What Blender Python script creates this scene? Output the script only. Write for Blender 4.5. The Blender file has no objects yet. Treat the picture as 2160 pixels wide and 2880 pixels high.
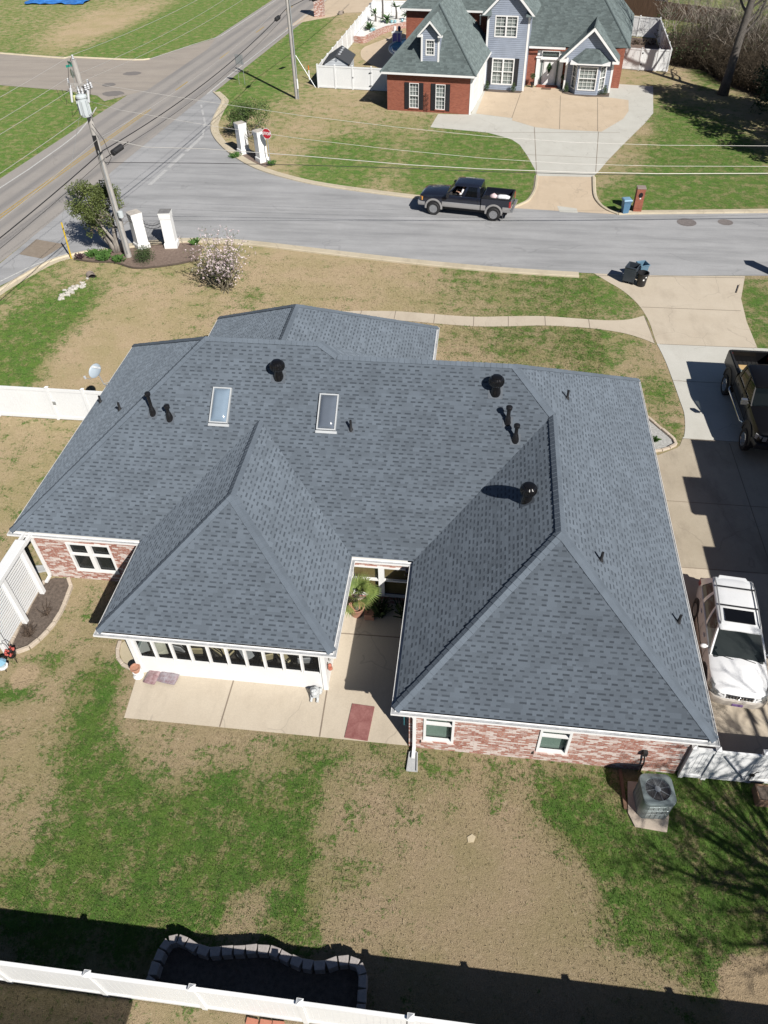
import bpy, math, random
from mathutils import Vector, Matrix
import numpy as np

sc = bpy.context.scene
COL = sc.collection
PI = math.pi
R = math.radians
V = Vector

# ---------------------------------------------------------------- camera (a drone about 21 m up)
CAM_H, PITCH, YAW, ROLL, FPX = 20.9186, 0.7732, -0.1391, -0.0275, 2088.985
_f = V((math.sin(YAW) * math.cos(PITCH), math.cos(YAW) * math.cos(PITCH), -math.sin(PITCH)))
_r = V((math.cos(YAW), -math.sin(YAW), 0))
_u = _r.cross(_f)
_c, _s = math.cos(ROLL), math.sin(ROLL)
_r, _u = _c * _r + _s * _u, -_s * _r + _c * _u
cam = bpy.data.cameras.new("camera")
camo = bpy.data.objects.new("camera", cam)
COL.objects.link(camo)
camo.matrix_world = Matrix(((_r.x, _u.x, -_f.x, 0), (_r.y, _u.y, -_f.y, 0), (_r.z, _u.z, -_f.z, CAM_H), (0, 0, 0, 1)))
cam.sensor_fit = 'VERTICAL'
cam.sensor_height = 24
cam.sensor_width = 18
cam.lens = FPX / 2880 * 24
cam.clip_start = 0.1
cam.clip_end = 3000
sc.camera = camo

# ---------------------------------------------------------------- sky and sun
SUN_EL = R(40.3)
SUN_H = V((0.637, -0.771))            # the side the sun stands on, in plan
SKY_STRENGTH, SUN_STRENGTH = 0.05, 5.0
w = bpy.data.worlds.new("World")
sc.world = w
w.use_nodes = True
nt = w.node_tree
nt.nodes.clear()
sky = nt.nodes.new('ShaderNodeTexSky')
sky.sky_type = 'NISHITA'
sky.sun_disc = False
sky.sun_elevation = SUN_EL
sky.air_density = .6          # a crisp clear day
sky.dust_density = .2
sky.sun_rotation = math.atan2(SUN_H.x, SUN_H.y)
bg = nt.nodes.new('ShaderNodeBackground')
bg.inputs[1].default_value = SKY_STRENGTH
wo = nt.nodes.new('ShaderNodeOutputWorld')
nt.links.new(sky.outputs[0], bg.inputs[0])
nt.links.new(bg.outputs[0], wo.inputs[0])
sl = bpy.data.lights.new("sun", 'SUN')
sl.energy = SUN_STRENGTH
sl.angle = R(0.53)
sl.color = (1.0, 0.955, 0.89)
so = bpy.data.objects.new("sun", sl)
COL.objects.link(so)
so.rotation_euler = V((SUN_H.x * math.cos(SUN_EL), SUN_H.y * math.cos(SUN_EL), math.sin(SUN_EL))).to_track_quat('Z', 'Y').to_euler()
so.location = (20, -20, 40)
sc.view_settings.view_transform = 'Standard'
sc.view_settings.look = 'None'
sc.view_settings.exposure = 0.30
sc.view_settings.gamma = 1.0
sc.cycles.use_denoising = True
sc.cycles.max_bounces = 8
sc.cycles.diffuse_bounces = 1
sc.cycles.transparent_max_bounces = 24

# ---------------------------------------------------------------- material helpers
def newmat(name):
    m = bpy.data.materials.new(name)
    m.use_nodes = True
    n = m.node_tree
    return m, n, n.nodes['Principled BSDF']

class NT:
    """short hand for building node graphs"""
    def __init__(s, n): s.n = n
    def node(s, t, **kw):
        x = s.n.nodes.new(t)
        for k, v in kw.items(): setattr(x, k, v)
        return x
    def put(s, sock, v):
        if hasattr(v, 'is_output'): s.n.links.new(v, sock)
        elif v is not None: sock.default_value = v
    def math(s, op, a, b=None, c=None, clamp=False):
        x = s.node('ShaderNodeMath', operation=op, use_clamp=clamp)
        for i, v in enumerate((a, b, c)):
            if v is not None: s.put(x.inputs[i], v)
        return x.outputs[0]
    def noise(s, vec, scale, detail=3, rough=.55, dim='3D'):
        x = s.node('ShaderNodeTexNoise', noise_dimensions=dim)
        s.put(x.inputs['Vector'], vec)
        x.inputs['Scale'].default_value = scale
        x.inputs['Detail'].default_value = detail
        x.inputs['Roughness'].default_value = rough
        return x.outputs['Fac']
    def mix(s, fac, a, b, mode='MIX'):
        x = s.node('ShaderNodeMix', data_type='RGBA', blend_type=mode)
        s.put(x.inputs[0], fac)
        for sock, v in ((x.inputs[6], a), (x.inputs[7], b)):
            s.put(sock, (*v, 1) if isinstance(v, tuple) and len(v) == 3 else v)
        return x.outputs[2]
    def range(s, v, a, b, c=0., d=1., smooth=False):
        x = s.node('ShaderNodeMapRange', interpolation_type='SMOOTHSTEP' if smooth else 'LINEAR')
        s.put(x.inputs[0], v)
        for i, q in enumerate((a, b, c, d)): s.put(x.inputs[i + 1], q)
        return x.outputs[0]
    def bump(s, h, strength, dist=.02):
        x = s.node('ShaderNodeBump')
        s.put(x.inputs['Height'], h)
        x.inputs['Strength'].default_value = strength
        x.inputs['Distance'].default_value = dist
        return x.outputs[0]
    def scale(s, vec, xyz):
        x = s.node('ShaderNodeVectorMath', operation='MULTIPLY')
        s.put(x.inputs[0], vec)
        x.inputs[1].default_value = xyz
        return x.outputs[0]
    def white(s, vec):
        x = s.node('ShaderNodeTexWhiteNoise', noise_dimensions='3D')
        s.put(x.inputs['Vector'], vec)
        return x.outputs['Value']
    def comb(s, a, b, c=0.):
        x = s.node('ShaderNodeCombineXYZ')
        for i, v in enumerate((a, b, c)): s.put(x.inputs[i], v)
        return x.outputs[0]

MATS = {}
def pmat(name, col, rough=.7, metal=0., var=.12, scale=2.5, fine=30., col2=None, bump=0., coat=0., spec=.5, stretch=None):
    """surface with uneven tone: col drifts towards col2 (or lighter / darker) with a coarse and a fine noise"""
    if name in MATS: return MATS[name]
    m, n, p = newmat(name)
    t = NT(n)
    vec = t.node('ShaderNodeTexCoord').outputs['Object']
    if stretch: vec = t.scale(vec, stretch)
    a = t.noise(vec, scale, 4, .6)
    b = t.noise(vec, fine, 2, .6)
    if col2 is None:
        lo = tuple(c * (1 - var) for c in col); hi = tuple(min(1, c * (1 + var)) for c in col)
    else: lo, hi = col, col2
    f = t.math('ADD', t.math('MULTIPLY', a, .65), t.math('MULTIPLY', b, .35))
    c = t.mix(t.range(f, .34, .66), lo, hi)
    t.put(p.inputs['Base Color'], c)
    p.inputs['Roughness'].default_value = rough
    p.inputs['Metallic'].default_value = metal
    p.inputs['Specular IOR Level'].default_value = spec
    if coat: p.inputs['Coat Weight'].default_value = coat; p.inputs['Coat Roughness'].default_value = .05
    if bump: t.put(p.inputs['Normal'], t.bump(b, bump, .01))
    MATS[name] = m
    return m

def glassmat(name, tint=(.02, .025, .03), see=.6, rough=.03):
    if name in MATS: return MATS[name]
    m, n, p = newmat(name)
    t = NT(n)
    p.inputs['Base Color'].default_value = (*tint, 1)
    p.inputs['Roughness'].default_value = rough
    p.inputs['Specular IOR Level'].default_value = .6
    tr = t.node('ShaderNodeBsdfTransparent')
    tr.inputs[0].default_value = (.72, .76, .75, 1)
    mx = t.node('ShaderNodeMixShader')
    mx.inputs[0].default_value = see
    n.links.new(p.outputs[0], mx.inputs[1]); n.links.new(tr.outputs[0], mx.inputs[2])
    n.links.new(mx.outputs[0], n.nodes['Material Output'].inputs[0])
    MATS[name] = m
    return m

def shingle_mat(name, base, dark, tone=.13, dash=True, contrast=1.):
    m, n, p = newmat(name)
    t = NT(n)
    uv = t.node('ShaderNodeUVMap').outputs[0]
    sep = t.node('ShaderNodeSeparateXYZ'); n.links.new(uv, sep.inputs[0])
    u, v = sep.outputs[0], sep.outputs[1]
    vr = t.math('DIVIDE', v, .143)
    row = t.math('FLOOR', vr); fv = t.math('FRACT', vr)
    ro = t.white(t.comb(row, 3.7))
    wob = t.math('MULTIPLY', t.math('SUBTRACT', t.noise(t.comb(t.math('MULTIPLY', u, 1.9), t.math('MULTIPLY', row, 7.3)), 1., 0), .5), .55)
    uu = t.math('ADD', t.math('DIVIDE', u, .30), t.math('ADD', t.math('MULTIPLY', ro, 9.), wob))
    cell = t.math('FLOOR', uu); fu = t.math('FRACT', uu)
    rnd = t.white(t.comb(cell, row, 1.3))
    rnd2 = t.white(t.comb(cell, row, 8.1))
    width = t.math('ADD', .38, t.math('MULTIPLY', rnd, .36))
    inu = t.math('MULTIPLY', t.range(fu, 0., .04), t.math('SUBTRACT', 1., t.range(t.math('SUBTRACT', fu, width), -.02, .02)))
    inv = t.math('MULTIPLY', t.range(fv, .0, .06), t.math('SUBTRACT', 1., t.range(fv, .36, .46)))
    on = t.math('MULTIPLY', t.math('MULTIPLY', inu, inv), t.math('GREATER_THAN', rnd2, .07))
    crisp = t.math('MULTIPLY', on, t.range(rnd2, 0, 1, .55, .95))
    obj = t.node('ShaderNodeTexCoord').outputs['Object']
    tab = t.math('MULTIPLY', t.math('SUBTRACT', t.white(t.comb(t.math('FLOOR', t.math('ADD', uu, t.math('GREATER_THAN', fu, width))), row, 5.)), .5), tone * 2)
    blot = t.math('MULTIPLY', t.math('SUBTRACT', t.noise(obj, .8, 4, .6), .5), .42)
    gran = t.math('MULTIPLY', t.math('SUBTRACT', t.noise(obj, 160, 2, .7), .5), .5)
    line = t.math('MULTIPLY', t.math('SUBTRACT', 1., t.range(fv, .0, .07)), -.10)
    k = t.math('ADD', t.math('ADD', t.math('ADD', t.math('ADD', 1., tab), blot), gran), line)
    c0 = t.mix(1., base, t.comb(k, k, k), 'MULTIPLY')
    c = t.mix(t.math('MULTIPLY', crisp, contrast), c0, dark)  # dark granule dashes, with the tabs' shadow lines painted in
    t.put(p.inputs['Base Color'], c)
    p.inputs['Roughness'].default_value = .92
    p.inputs['Diffuse Roughness'].default_value = 1.
    p.inputs['Specular IOR Level'].default_value = .25
    h = t.math('ADD', t.math('SUBTRACT', 1., fv), t.math('ADD', t.math('MULTIPLY', on, -1.), t.math('MULTIPLY', gran, .4)))
    t.put(p.inputs['Normal'], t.bump(h, .45, .008))
    MATS[name] = m
    return m

def brick_mat(name, c1, c2, mortar, whitewash=None, u=.21, h=.072):
    """bricks on any upright wall: runs along x or y, rows along z (object space is world space)"""
    m, n, p = newmat(name)
    t = NT(n)
    obj = t.node('ShaderNodeTexCoord').outputs['Object']
    sep = t.node('ShaderNodeSeparateXYZ'); n.links.new(obj, sep.inputs[0])
    run = t.math('ADD', sep.outputs[0], sep.outputs[1])
    zr = t.math('DIVIDE', sep.outputs[2], h)
    row = t.math('FLOOR', zr); fz = t.math('FRACT', zr)
    uu = t.math('ADD', t.math('DIVIDE', run, u), t.math('MULTIPLY', t.math('MODULO', t.math('ABSOLUTE', row), 2.), .5))
    cell = t.math('FLOOR', uu); fu = t.math('FRACT', uu)
    rnd = t.white(t.comb(cell, row, 2.2)); rnd2 = t.white(t.comb(cell, row, 9.2))
    mort = t.math('MAXIMUM', t.math('LESS_THAN', fz, .15), t.math('LESS_THAN', fu, .06))
    c = t.mix(rnd, c1, c2)
    grain = t.noise(obj, 26, 3, .7)
    c = t.mix(t.range(grain, .3, .75), t.mix(1., c, (.82, .82, .82), 'MULTIPLY'), t.mix(1., c, (1.15, 1.12, 1.1), 'MULTIPLY'))
    if whitewash:
        f = t.math('ADD', t.math('MULTIPLY', rnd2, .95), t.math('MULTIPLY', t.noise(obj, 3.5, 4, .65), .35))
        c = t.mix(t.range(f, .66, .92), c, whitewash)
        c = t.mix(t.math('MULTIPLY', t.range(t.noise(t.scale(obj, (1., 1., 1.6)), 9, 3, .7), .54, .64), .7), c, whitewash)
    c = t.mix(mort, c, mortar)
    t.put(p.inputs['Base Color'], c)
    p.inputs['Roughness'].default_value = .9
    t.put(p.inputs['Normal'], t.bump(t.math('ADD', t.math('SUBTRACT', 1., mort), t.math('MULTIPLY', grain, .5)), .6, .008))
    MATS[name] = m
    return m

def siding_mat(name, col, h=.155):
    m, n, p = newmat(name)
    t = NT(n)
    obj = t.node('ShaderNodeTexCoord').outputs['Object']
    sep = t.node('ShaderNodeSeparateXYZ'); n.links.new(obj, sep.inputs[0])
    fz = t.math('FRACT', t.math('DIVIDE', sep.outputs[2], h))
    k = t.noise(obj, 1.4, 3)
    c = t.mix(t.range(k, .3, .7), tuple(x * .9 for x in col), tuple(x * 1.08 for x in col))
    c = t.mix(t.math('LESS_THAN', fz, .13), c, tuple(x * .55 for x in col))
    t.put(p.inputs['Base Color'], c)
    p.inputs['Roughness'].default_value = .6
    t.put(p.inputs['Normal'], t.bump(t.math('SUBTRACT', 1., fz), .8, .02))
    MATS[name] = m
    return m

# ---------------------------------------------------------------- mesh helpers
class MB:
    """collects shapes; build() links them as one mesh object"""
    def __init__(s): s.v = []; s.f = []; s.m = []; s.uv = {}; s.attr = None
    def face(s, pts, mi=0, uv=None):
        i = len(s.v)
        s.v += [tuple(p) for p in pts]
        if uv is not None: s.uv[len(s.f)] = uv
        s.f.append(tuple(range(i, i + len(pts)))); s.m.append(mi)
    def box(s, x0, y0, z0, x1, y1, z1, mi=0, M=None):
        c = [(x, y, z) for z in (z0, z1) for y in (y0, y1) for x in (x0, x1)]
        if M is not None: c = [tuple(M @ V(p)) for p in c]
        i = len(s.v); s.v += c
        for q in ((0, 2, 3, 1), (4, 5, 7, 6), (0, 1, 5, 4), (1, 3, 7, 5), (3, 2, 6, 7), (2, 0, 4, 6)):
            s.f.append(tuple(i + k for k in q)); s.m.append(mi)
    def prism(s, poly, z0, z1, mi=0, M=None, side=None):
        n = len(poly); i = len(s.v)
        a = sum(poly[k][0] * poly[(k + 1) % n][1] - poly[(k + 1) % n][0] * poly[k][1] for k in range(n))
        if a < 0: poly = poly[::-1]
        c = [(p[0], p[1], z0) for p in poly] + [(p[0], p[1], z1) for p in poly]
        if M is not None: c = [tuple(M @ V(p)) for p in c]
        s.v += c
        s.f.append(tuple(i + k for k in range(n - 1, -1, -1))); s.m.append(mi)
        s.f.append(tuple(i + n + k for k in range(n))); s.m.append(mi)
        for k in range(n):
            k2 = (k + 1) % n
            s.f.append((i + k, i + k2, i + n + k2, i + n + k)); s.m.append(mi if side is None else side)
    def rings(s, rings, mi=0, cap=True, closed=True):
        i = len(s.v); n = len(rings[0])
        for r in rings: s.v += [tuple(p) for p in r]
        for a in range(len(rings) - 1):
            for k in range(n if closed else n - 1):
                k2 = (k + 1) % n
                s.f.append((i + a * n + k, i + a * n + k2, i + (a + 1) * n + k2, i + (a + 1) * n + k)); s.m.append(mi)
        if cap and closed:
            s.f.append(tuple(i + k for k in range(n - 1, -1, -1))); s.m.append(mi)
            e = i + (len(rings) - 1) * n
            s.f.append(tuple(e + k for k in range(n))); s.m.append(mi)
    def tube(s, pts, r, n=6, mi=0, cap=True):
        pts = [V(p) for p in pts]
        rr = r if isinstance(r, (list, tuple)) else [r] * len(pts)
        out = []; prev = None
        for k, p in enumerate(pts):
            d = (pts[min(k + 1, len(pts) - 1)] - pts[max(k - 1, 0)])
            d = d.normalized() if d.length > 1e-9 else V((0, 0, 1))
            if prev is None: a = d.orthogonal().normalized()
            else:
                a = prev - d * prev.dot(d)
                a = a.normalized() if a.length > 1e-6 else d.orthogonal().normalized()
            prev = a; b = d.cross(a)
            out.append([p + (a * math.cos(2 * PI * q / n) + b * math.sin(2 * PI * q / n)) * rr[k] for q in range(n)])
        s.rings(out, mi, cap)
    def lathe(s, prof, o=(0, 0, 0), n=16, mi=0, M=None):
        rg = []
        for r, z in prof:
            ring = [V((o[0] + r * math.cos(2 * PI * q / n), o[1] + r * math.sin(2 * PI * q / n), o[2] + z)) for q in range(n)]
            if M is not None: ring = [M @ p for p in ring]
            rg.append(ring)
        s.rings(rg, mi, True)
    def ball(s, c, r, n=10, mi=0):
        r = r if isinstance(r, (tuple, list)) else (r, r, r)
        m = max(4, n // 2)
        rg = []
        for a in range(m + 1):
            t_ = PI * a / m; q = max(1e-3, math.sin(t_))
            rg.append([(c[0] + r[0] * q * math.cos(2 * PI * k / n), c[1] + r[1] * q * math.sin(2 * PI * k / n), c[2] - r[2] * math.cos(t_)) for k in range(n)])
        s.rings(rg, mi, True)
    def build(s, name, mats, parent=None, smooth=False, bevel=0, seg=2):
        me = bpy.data.meshes.new(name)
        me.from_pydata(s.v, [], s.f)
        for m in (mats if isinstance(mats, (list, tuple)) else [mats]): me.materials.append(m)
        me.polygons.foreach_set('material_index', s.m)
        if s.uv:
            l = me.uv_layers.new(name='UVMap')
            for fi, uv in s.uv.items():
                for k, li in enumerate(me.polygons[fi].loop_indices): l.data[li].uv = uv[k]
        if smooth:
            me.polygons.foreach_set('use_smooth', [True] * len(s.f))
            if smooth != 'all': me.set_sharp_from_angle(angle=R(smooth if smooth is not True else 40))
        me.update()
        o = bpy.data.objects.new(name, me)
        COL.objects.link(o)
        if parent is not None: attach(o, parent)
        if bevel:
            b = o.modifiers.new('bevel', 'BEVEL'); b.width = bevel; b.segments = seg; b.limit_method = 'ANGLE'; b.angle_limit = R(40)
        return o

WORLD = {}
def attach(o, parent):
    o.parent = parent
    if parent.name in WORLD: o.matrix_parent_inverse = WORLD[parent.name].inverted()

def tag(o, label=None, cat=None, group=None, kind=None):
    for k, v in (('label', label), ('category', cat), ('group', group), ('kind', kind)):
        if v: o[k] = v
    return o
def thing(name, label, cat, loc=(0, 0, 0), group=None):
    """Empty at a thing's base; its parts are then built in world coordinates"""
    o = bpy.data.objects.new(name, None)
    o.empty_display_size = .3
    COL.objects.link(o)
    o.location = loc
    WORLD[o.name] = Matrix.Translation(V(loc))
    return tag(o, label, cat, group)
def proto(name, label, cat, group=None):
    """Empty at the origin; its parts are built round the origin and the thing is then placed"""
    o = bpy.data.objects.new(name, None)
    COL.objects.link(o)
    return tag(o, label, cat, group)
def place(o, loc, rz=0, s=1): o.location = loc; o.rotation_euler = (0, 0, rz); o.scale = (s, s, s); return o
def dup(o, loc, rz=0, s=None, label=None):
    kids = {}
    for x in bpy.data.objects:
        if x.parent: kids.setdefault(x.parent.name, []).append(x)
    def cp(src, par):
        c = src.copy(); COL.objects.link(c)
        if par is not None: c.parent = par
        for k in kids.get(src.name, []): cp(k, c)
        return c
    r = cp(o, None)
    r.location = loc; r.rotation_euler = (0, 0, rz)
    if s: r.scale = (s, s, s)
    if label: r['label'] = label
    return r
def structure(o): o['kind'] = 'structure'; return o
def smoothline(pts, n=6):
    """Catmull-Rom through the points"""
    P = [V((p[0], p[1], p[2] if len(p) > 2 else 0.)) for p in pts]; out = []
    for i in range(len(P) - 1):
        a, b, c, d = P[max(i - 1, 0)], P[i], P[i + 1], P[min(i + 2, len(P) - 1)]
        for k in range(n):
            t = k / n
            out.append(.5 * ((2 * b) + (-a + c) * t + (2 * a - 5 * b + 4 * c - d) * t * t + (-a + 3 * b - 3 * c + d) * t ** 3))
    out.append(P[-1])
    return out
rng = random.Random(7)
# ---------------------------------------------------------------- ground materials
def grass_mat():
    m, n, p = newmat('lawn_grass')
    t = NT(n)
    obj = t.node('ShaderNodeTexCoord').outputs['Object']
    at = t.node('ShaderNodeAttribute', attribute_name='green').outputs['Fac']
    n1 = t.noise(obj, 1.5, 6, .68); n2 = t.noise(obj, 7.5, 3, .6); n3 = t.noise(obj, .35, 4, .6)
    sep = t.node('ShaderNodeSeparateXYZ'); n.links.new(obj, sep.inputs[0])
    near = t.range(sep.outputs[1], 20, 60)
    n5 = t.noise(obj, 22, 3, .65)
    g = t.math('ADD', at, t.math('ADD', t.math('ADD', t.math('MULTIPLY', t.math('SUBTRACT', n1, .5), t.range(sep.outputs[1], 20, 60, 2.6, 2.)), t.math('MULTIPLY', t.math('SUBTRACT', n5, .5), t.range(sep.outputs[1], 20, 60, 1.3, .7))), t.math('MULTIPLY', t.math('SUBTRACT', n2, .5), t.range(sep.outputs[1], 20, 60, 1.6, .9))))
    gf = t.range(g, .27, .80, smooth=True)
    fib = t.noise(obj, 34, 4, .78)
    fib2 = t.noise(t.scale(obj, (2.2, .8, 1.)), 16, 3, .7)
    gf = t.math('MULTIPLY', gf, t.range(t.noise(obj, 34, 4, .78), .25, .6, .72, 1.))
    tan = t.mix(t.range(fib, .32, .7), (.225, .170, .105), (.51, .395, .262))
    tan = t.mix(t.range(fib2, .35, .72), t.mix(.35, tan, (.22, .175, .098)), t.mix(.3, tan, (.48, .395, .27)))
    tan = t.mix(t.math('MULTIPLY', t.range(n3, .40, .62), .5), tan, (.25, .225, .105))
    tan = t.mix(t.math('MULTIPLY', t.range(t.math('ADD', at, t.math('MULTIPLY', t.math('SUBTRACT', n3, .5), .5)), .22, .6), .65), tan, (.185, .19, .07))
    tan = t.mix(t.math('MULTIPLY', t.range(t.noise(obj, 5.5, 4, .7), .56, .7), .45), tan, (.52, .43, .30))
    gr = t.mix(t.range(fib, .3, .7), (.020, .066, .010), (.110, .262, .036))
    gr = t.mix(t.range(t.noise(obj, .9, 4, .6), .35, .65), gr, t.mix(.45, gr, (.13, .19, .035)))
    gr = t.mix(t.math('MULTIPLY', t.range(t.noise(obj, 3.4, 4, .65), .46, .66), .6), gr, (.022, .06, .014))
    gr = t.mix(t.math('MULTIPLY', t.range(fib2, .5, .75), .4), gr, (.3, .26, .13))
    bare = t.node('ShaderNodeAttribute', attribute_name='bare').outputs['Fac']
    bf = t.range(t.math('ADD', bare, t.math('ADD', t.math('MULTIPLY', t.math('SUBTRACT', n2, .5), .9), t.math('MULTIPLY', t.math('SUBTRACT', n1, .5), .7))), .42, .62, smooth=True)
    soil = t.mix(t.range(fib, .3, .72), (.26, .195, .115), (.52, .41, .275))
    soil = t.mix(t.math('MULTIPLY', t.range(n5, .55, .7), .5), soil, (.17, .12, .07))
    t.put(p.inputs['Base Color'], t.mix(bf, t.mix(gf, tan, gr), soil))
    p.inputs['Roughness'].default_value = .95
    p.inputs['Diffuse Roughness'].default_value = .6
    p.inputs['Specular IOR Level'].default_value = .15
    h = t.math('ADD', t.math('MULTIPLY', fib, 1.), t.math('ADD', t.math('MULTIPLY', n2, .8), t.math('MULTIPLY', gf, .5)))
    t.put(p.inputs['Normal'], t.bump(h, .85, .05))
    return m

def road_mat(name, c_mid, c_track, dark, tracks=True, sealer=False):
    m, n, p = newmat(name)
    t = NT(n)
    obj = t.node('ShaderNodeTexCoord').outputs['Object']
    uv = t.node('ShaderNodeUVMap').outputs[0]
    sep = t.node('ShaderNodeSeparateXYZ'); n.links.new(uv, sep.inputs[0])
    u = sep.outputs[0]
    c = t.mix(t.range(t.noise(obj, .5, 5, .65), .3, .7), c_mid, c_track)
    if tracks:
        # four wheel tracks polished by traffic
        au = t.math('ABSOLUTE', t.math('SUBTRACT', t.math('ABSOLUTE', u), 1.75))
        tr = t.math('SUBTRACT', 1., t.range(t.math('ABSOLUTE', t.math('SUBTRACT', au, .85)), .1, .6, smooth=True))
        wav = t.noise(t.comb(t.math('MULTIPLY', u, .8), t.math('MULTIPLY', sep.outputs[1], .06)), 2., 3)
        c = t.mix(t.math('MULTIPLY', tr, t.range(wav, .25, .7, .25, .85)), c, dark)
    else:
        s2 = t.noise(t.scale(obj, (.12, .9, 1.)), 1.1, 5, .65)
        c = t.mix(t.math('MULTIPLY', t.range(s2, .42, .68), .8), c, dark)
    c = t.mix(t.range(t.noise(obj, 45, 2, .7), .3, .7), t.mix(1., c, (.86, .86, .86), 'MULTIPLY'), t.mix(1., c, (1.13, 1.13, 1.13), 'MULTIPLY'))
    vor = t.node('ShaderNodeTexVoronoi', feature='DISTANCE_TO_EDGE')
    dis = t.node('ShaderNodeVectorMath', operation='ADD')
    n.links.new(obj, dis.inputs[0])
    nz = t.node('ShaderNodeTexNoise'); nz.inputs['Scale'].default_value = .5; n.links.new(obj, nz.inputs['Vector'])
    sc_ = t.node('ShaderNodeVectorMath', operation='SCALE'); sc_.inputs['Scale'].default_value = 3.; n.links.new(nz.outputs['Color'], sc_.inputs[0])
    n.links.new(sc_.outputs[0], dis.inputs[1]); n.links.new(dis.outputs[0], vor.inputs['Vector'])
    vor.inputs['Scale'].default_value = .11
    crack = t.math('MULTIPLY', t.math('LESS_THAN', vor.outputs['Distance'], .006), t.math('GREATER_THAN', t.noise(obj, .25, 2), .52))
    c = t.mix(t.math('MULTIPLY', crack, .16), c, (.10, .10, .10))
    t.put(p.inputs['Base Color'], c)
    p.inputs['Roughness'].default_value = .88
    p.inputs['Specular IOR Level'].default_value = .3
    t.put(p.inputs['Normal'], t.bump(t.noise(obj, 70, 2, .7), .3, .01))
    return m

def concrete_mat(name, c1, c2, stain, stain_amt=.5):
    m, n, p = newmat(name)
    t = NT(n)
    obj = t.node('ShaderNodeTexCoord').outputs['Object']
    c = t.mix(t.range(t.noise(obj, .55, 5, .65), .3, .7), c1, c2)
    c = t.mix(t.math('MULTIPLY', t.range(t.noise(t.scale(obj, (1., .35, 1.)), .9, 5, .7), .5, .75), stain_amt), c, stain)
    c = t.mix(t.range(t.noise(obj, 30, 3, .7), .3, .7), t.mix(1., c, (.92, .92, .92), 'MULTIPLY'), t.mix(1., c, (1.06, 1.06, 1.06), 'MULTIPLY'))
    vor = t.node('ShaderNodeTexVoronoi', feature='DISTANCE_TO_EDGE')
    nz = t.node('ShaderNodeTexNoise'); nz.inputs['Scale'].default_value = .9; n.links.new(obj, nz.inputs['Vector'])
    dis = t.node('ShaderNodeVectorMath', operation='ADD'); n.links.new(obj, dis.inputs[0]); n.links.new(nz.outputs['Color'], dis.inputs[1])
    n.links.new(dis.outputs[0], vor.inputs['Vector']); vor.inputs['Scale'].default_value = .33
    crack = t.math('MULTIPLY', t.math('LESS_THAN', vor.outputs['Distance'], .006), t.math('GREATER_THAN', t.noise(obj, .35, 2), .5))
    c = t.mix(t.math('MULTIPLY', crack, .22), c, (.16, .135, .11))
    t.put(p.inputs['Base Color'], c)
    p.inputs['Roughness'].default_value = .85
    t.put(p.inputs['Normal'], t.bump(t.noise(obj, 60, 2, .7), .2, .006))
    MATS[name] = m
    return m

GRASS = grass_mat()
ROAD_MAIN = road_mat('main_road_asphalt', (.305, .285, .265), (.345, .32, .295), (.215, .207, .203))
ROAD_SIDE = road_mat('side_street_asphalt', (.335, .337, .342), (.385, .387, .392), (.245, .248, .252), False)
ROAD_LEFT = road_mat('far_street_asphalt', (.335, .295, .255), (.375, .335, .29), (.29, .26, .23), False)
CONC = concrete_mat('tan_concrete', (.50, .43, .335), (.56, .49, .39), (.36, .305, .235))
CONC_PALE = concrete_mat('pale_concrete', (.50, .49, .44), (.56, .55, .50), (.42, .40, .35), .35)
CONC_TAN2 = concrete_mat('stained_tan_concrete', (.53, .425, .305), (.59, .48, .355), (.41, .33, .24), .5)
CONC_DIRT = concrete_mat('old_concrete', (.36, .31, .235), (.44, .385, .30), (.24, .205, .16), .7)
KERB = concrete_mat('kerb_concrete', (.50, .435, .315), (.57, .50, .38), (.30, .25, .18), .5)
PAINT_W = pmat('road_paint_white', (.52, .52, .50), .7, var=.2, scale=6, fine=20)
PAINT_Y = pmat('road_paint_yellow', (.42, .29, .08), .7, var=.25, scale=4, fine=20)
PAINT_WORN = pmat('road_paint_worn', (.36, .36, .36), .8, scale=5, fine=14, col2=(.52, .52, .51))
MULCH = pmat('dark_mulch', (.07, .055, .045), .95, scale=9, fine=40, col2=(.17, .135, .11), bump=.8)
MULCH_BR = pmat('brown_mulch', (.135, .095, .075), .95, scale=6, fine=40, col2=(.24, .18, .145), bump=.8)
DIRT = pmat('bare_dirt', (.26, .19, .11), .95, scale=4, fine=25, col2=(.42, .32, .20), bump=.8)
GRAVEL = pmat('white_gravel', (.62, .61, .58), .9, scale=12, fine=40, col2=(.85, .85, .82), bump=.8)

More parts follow.
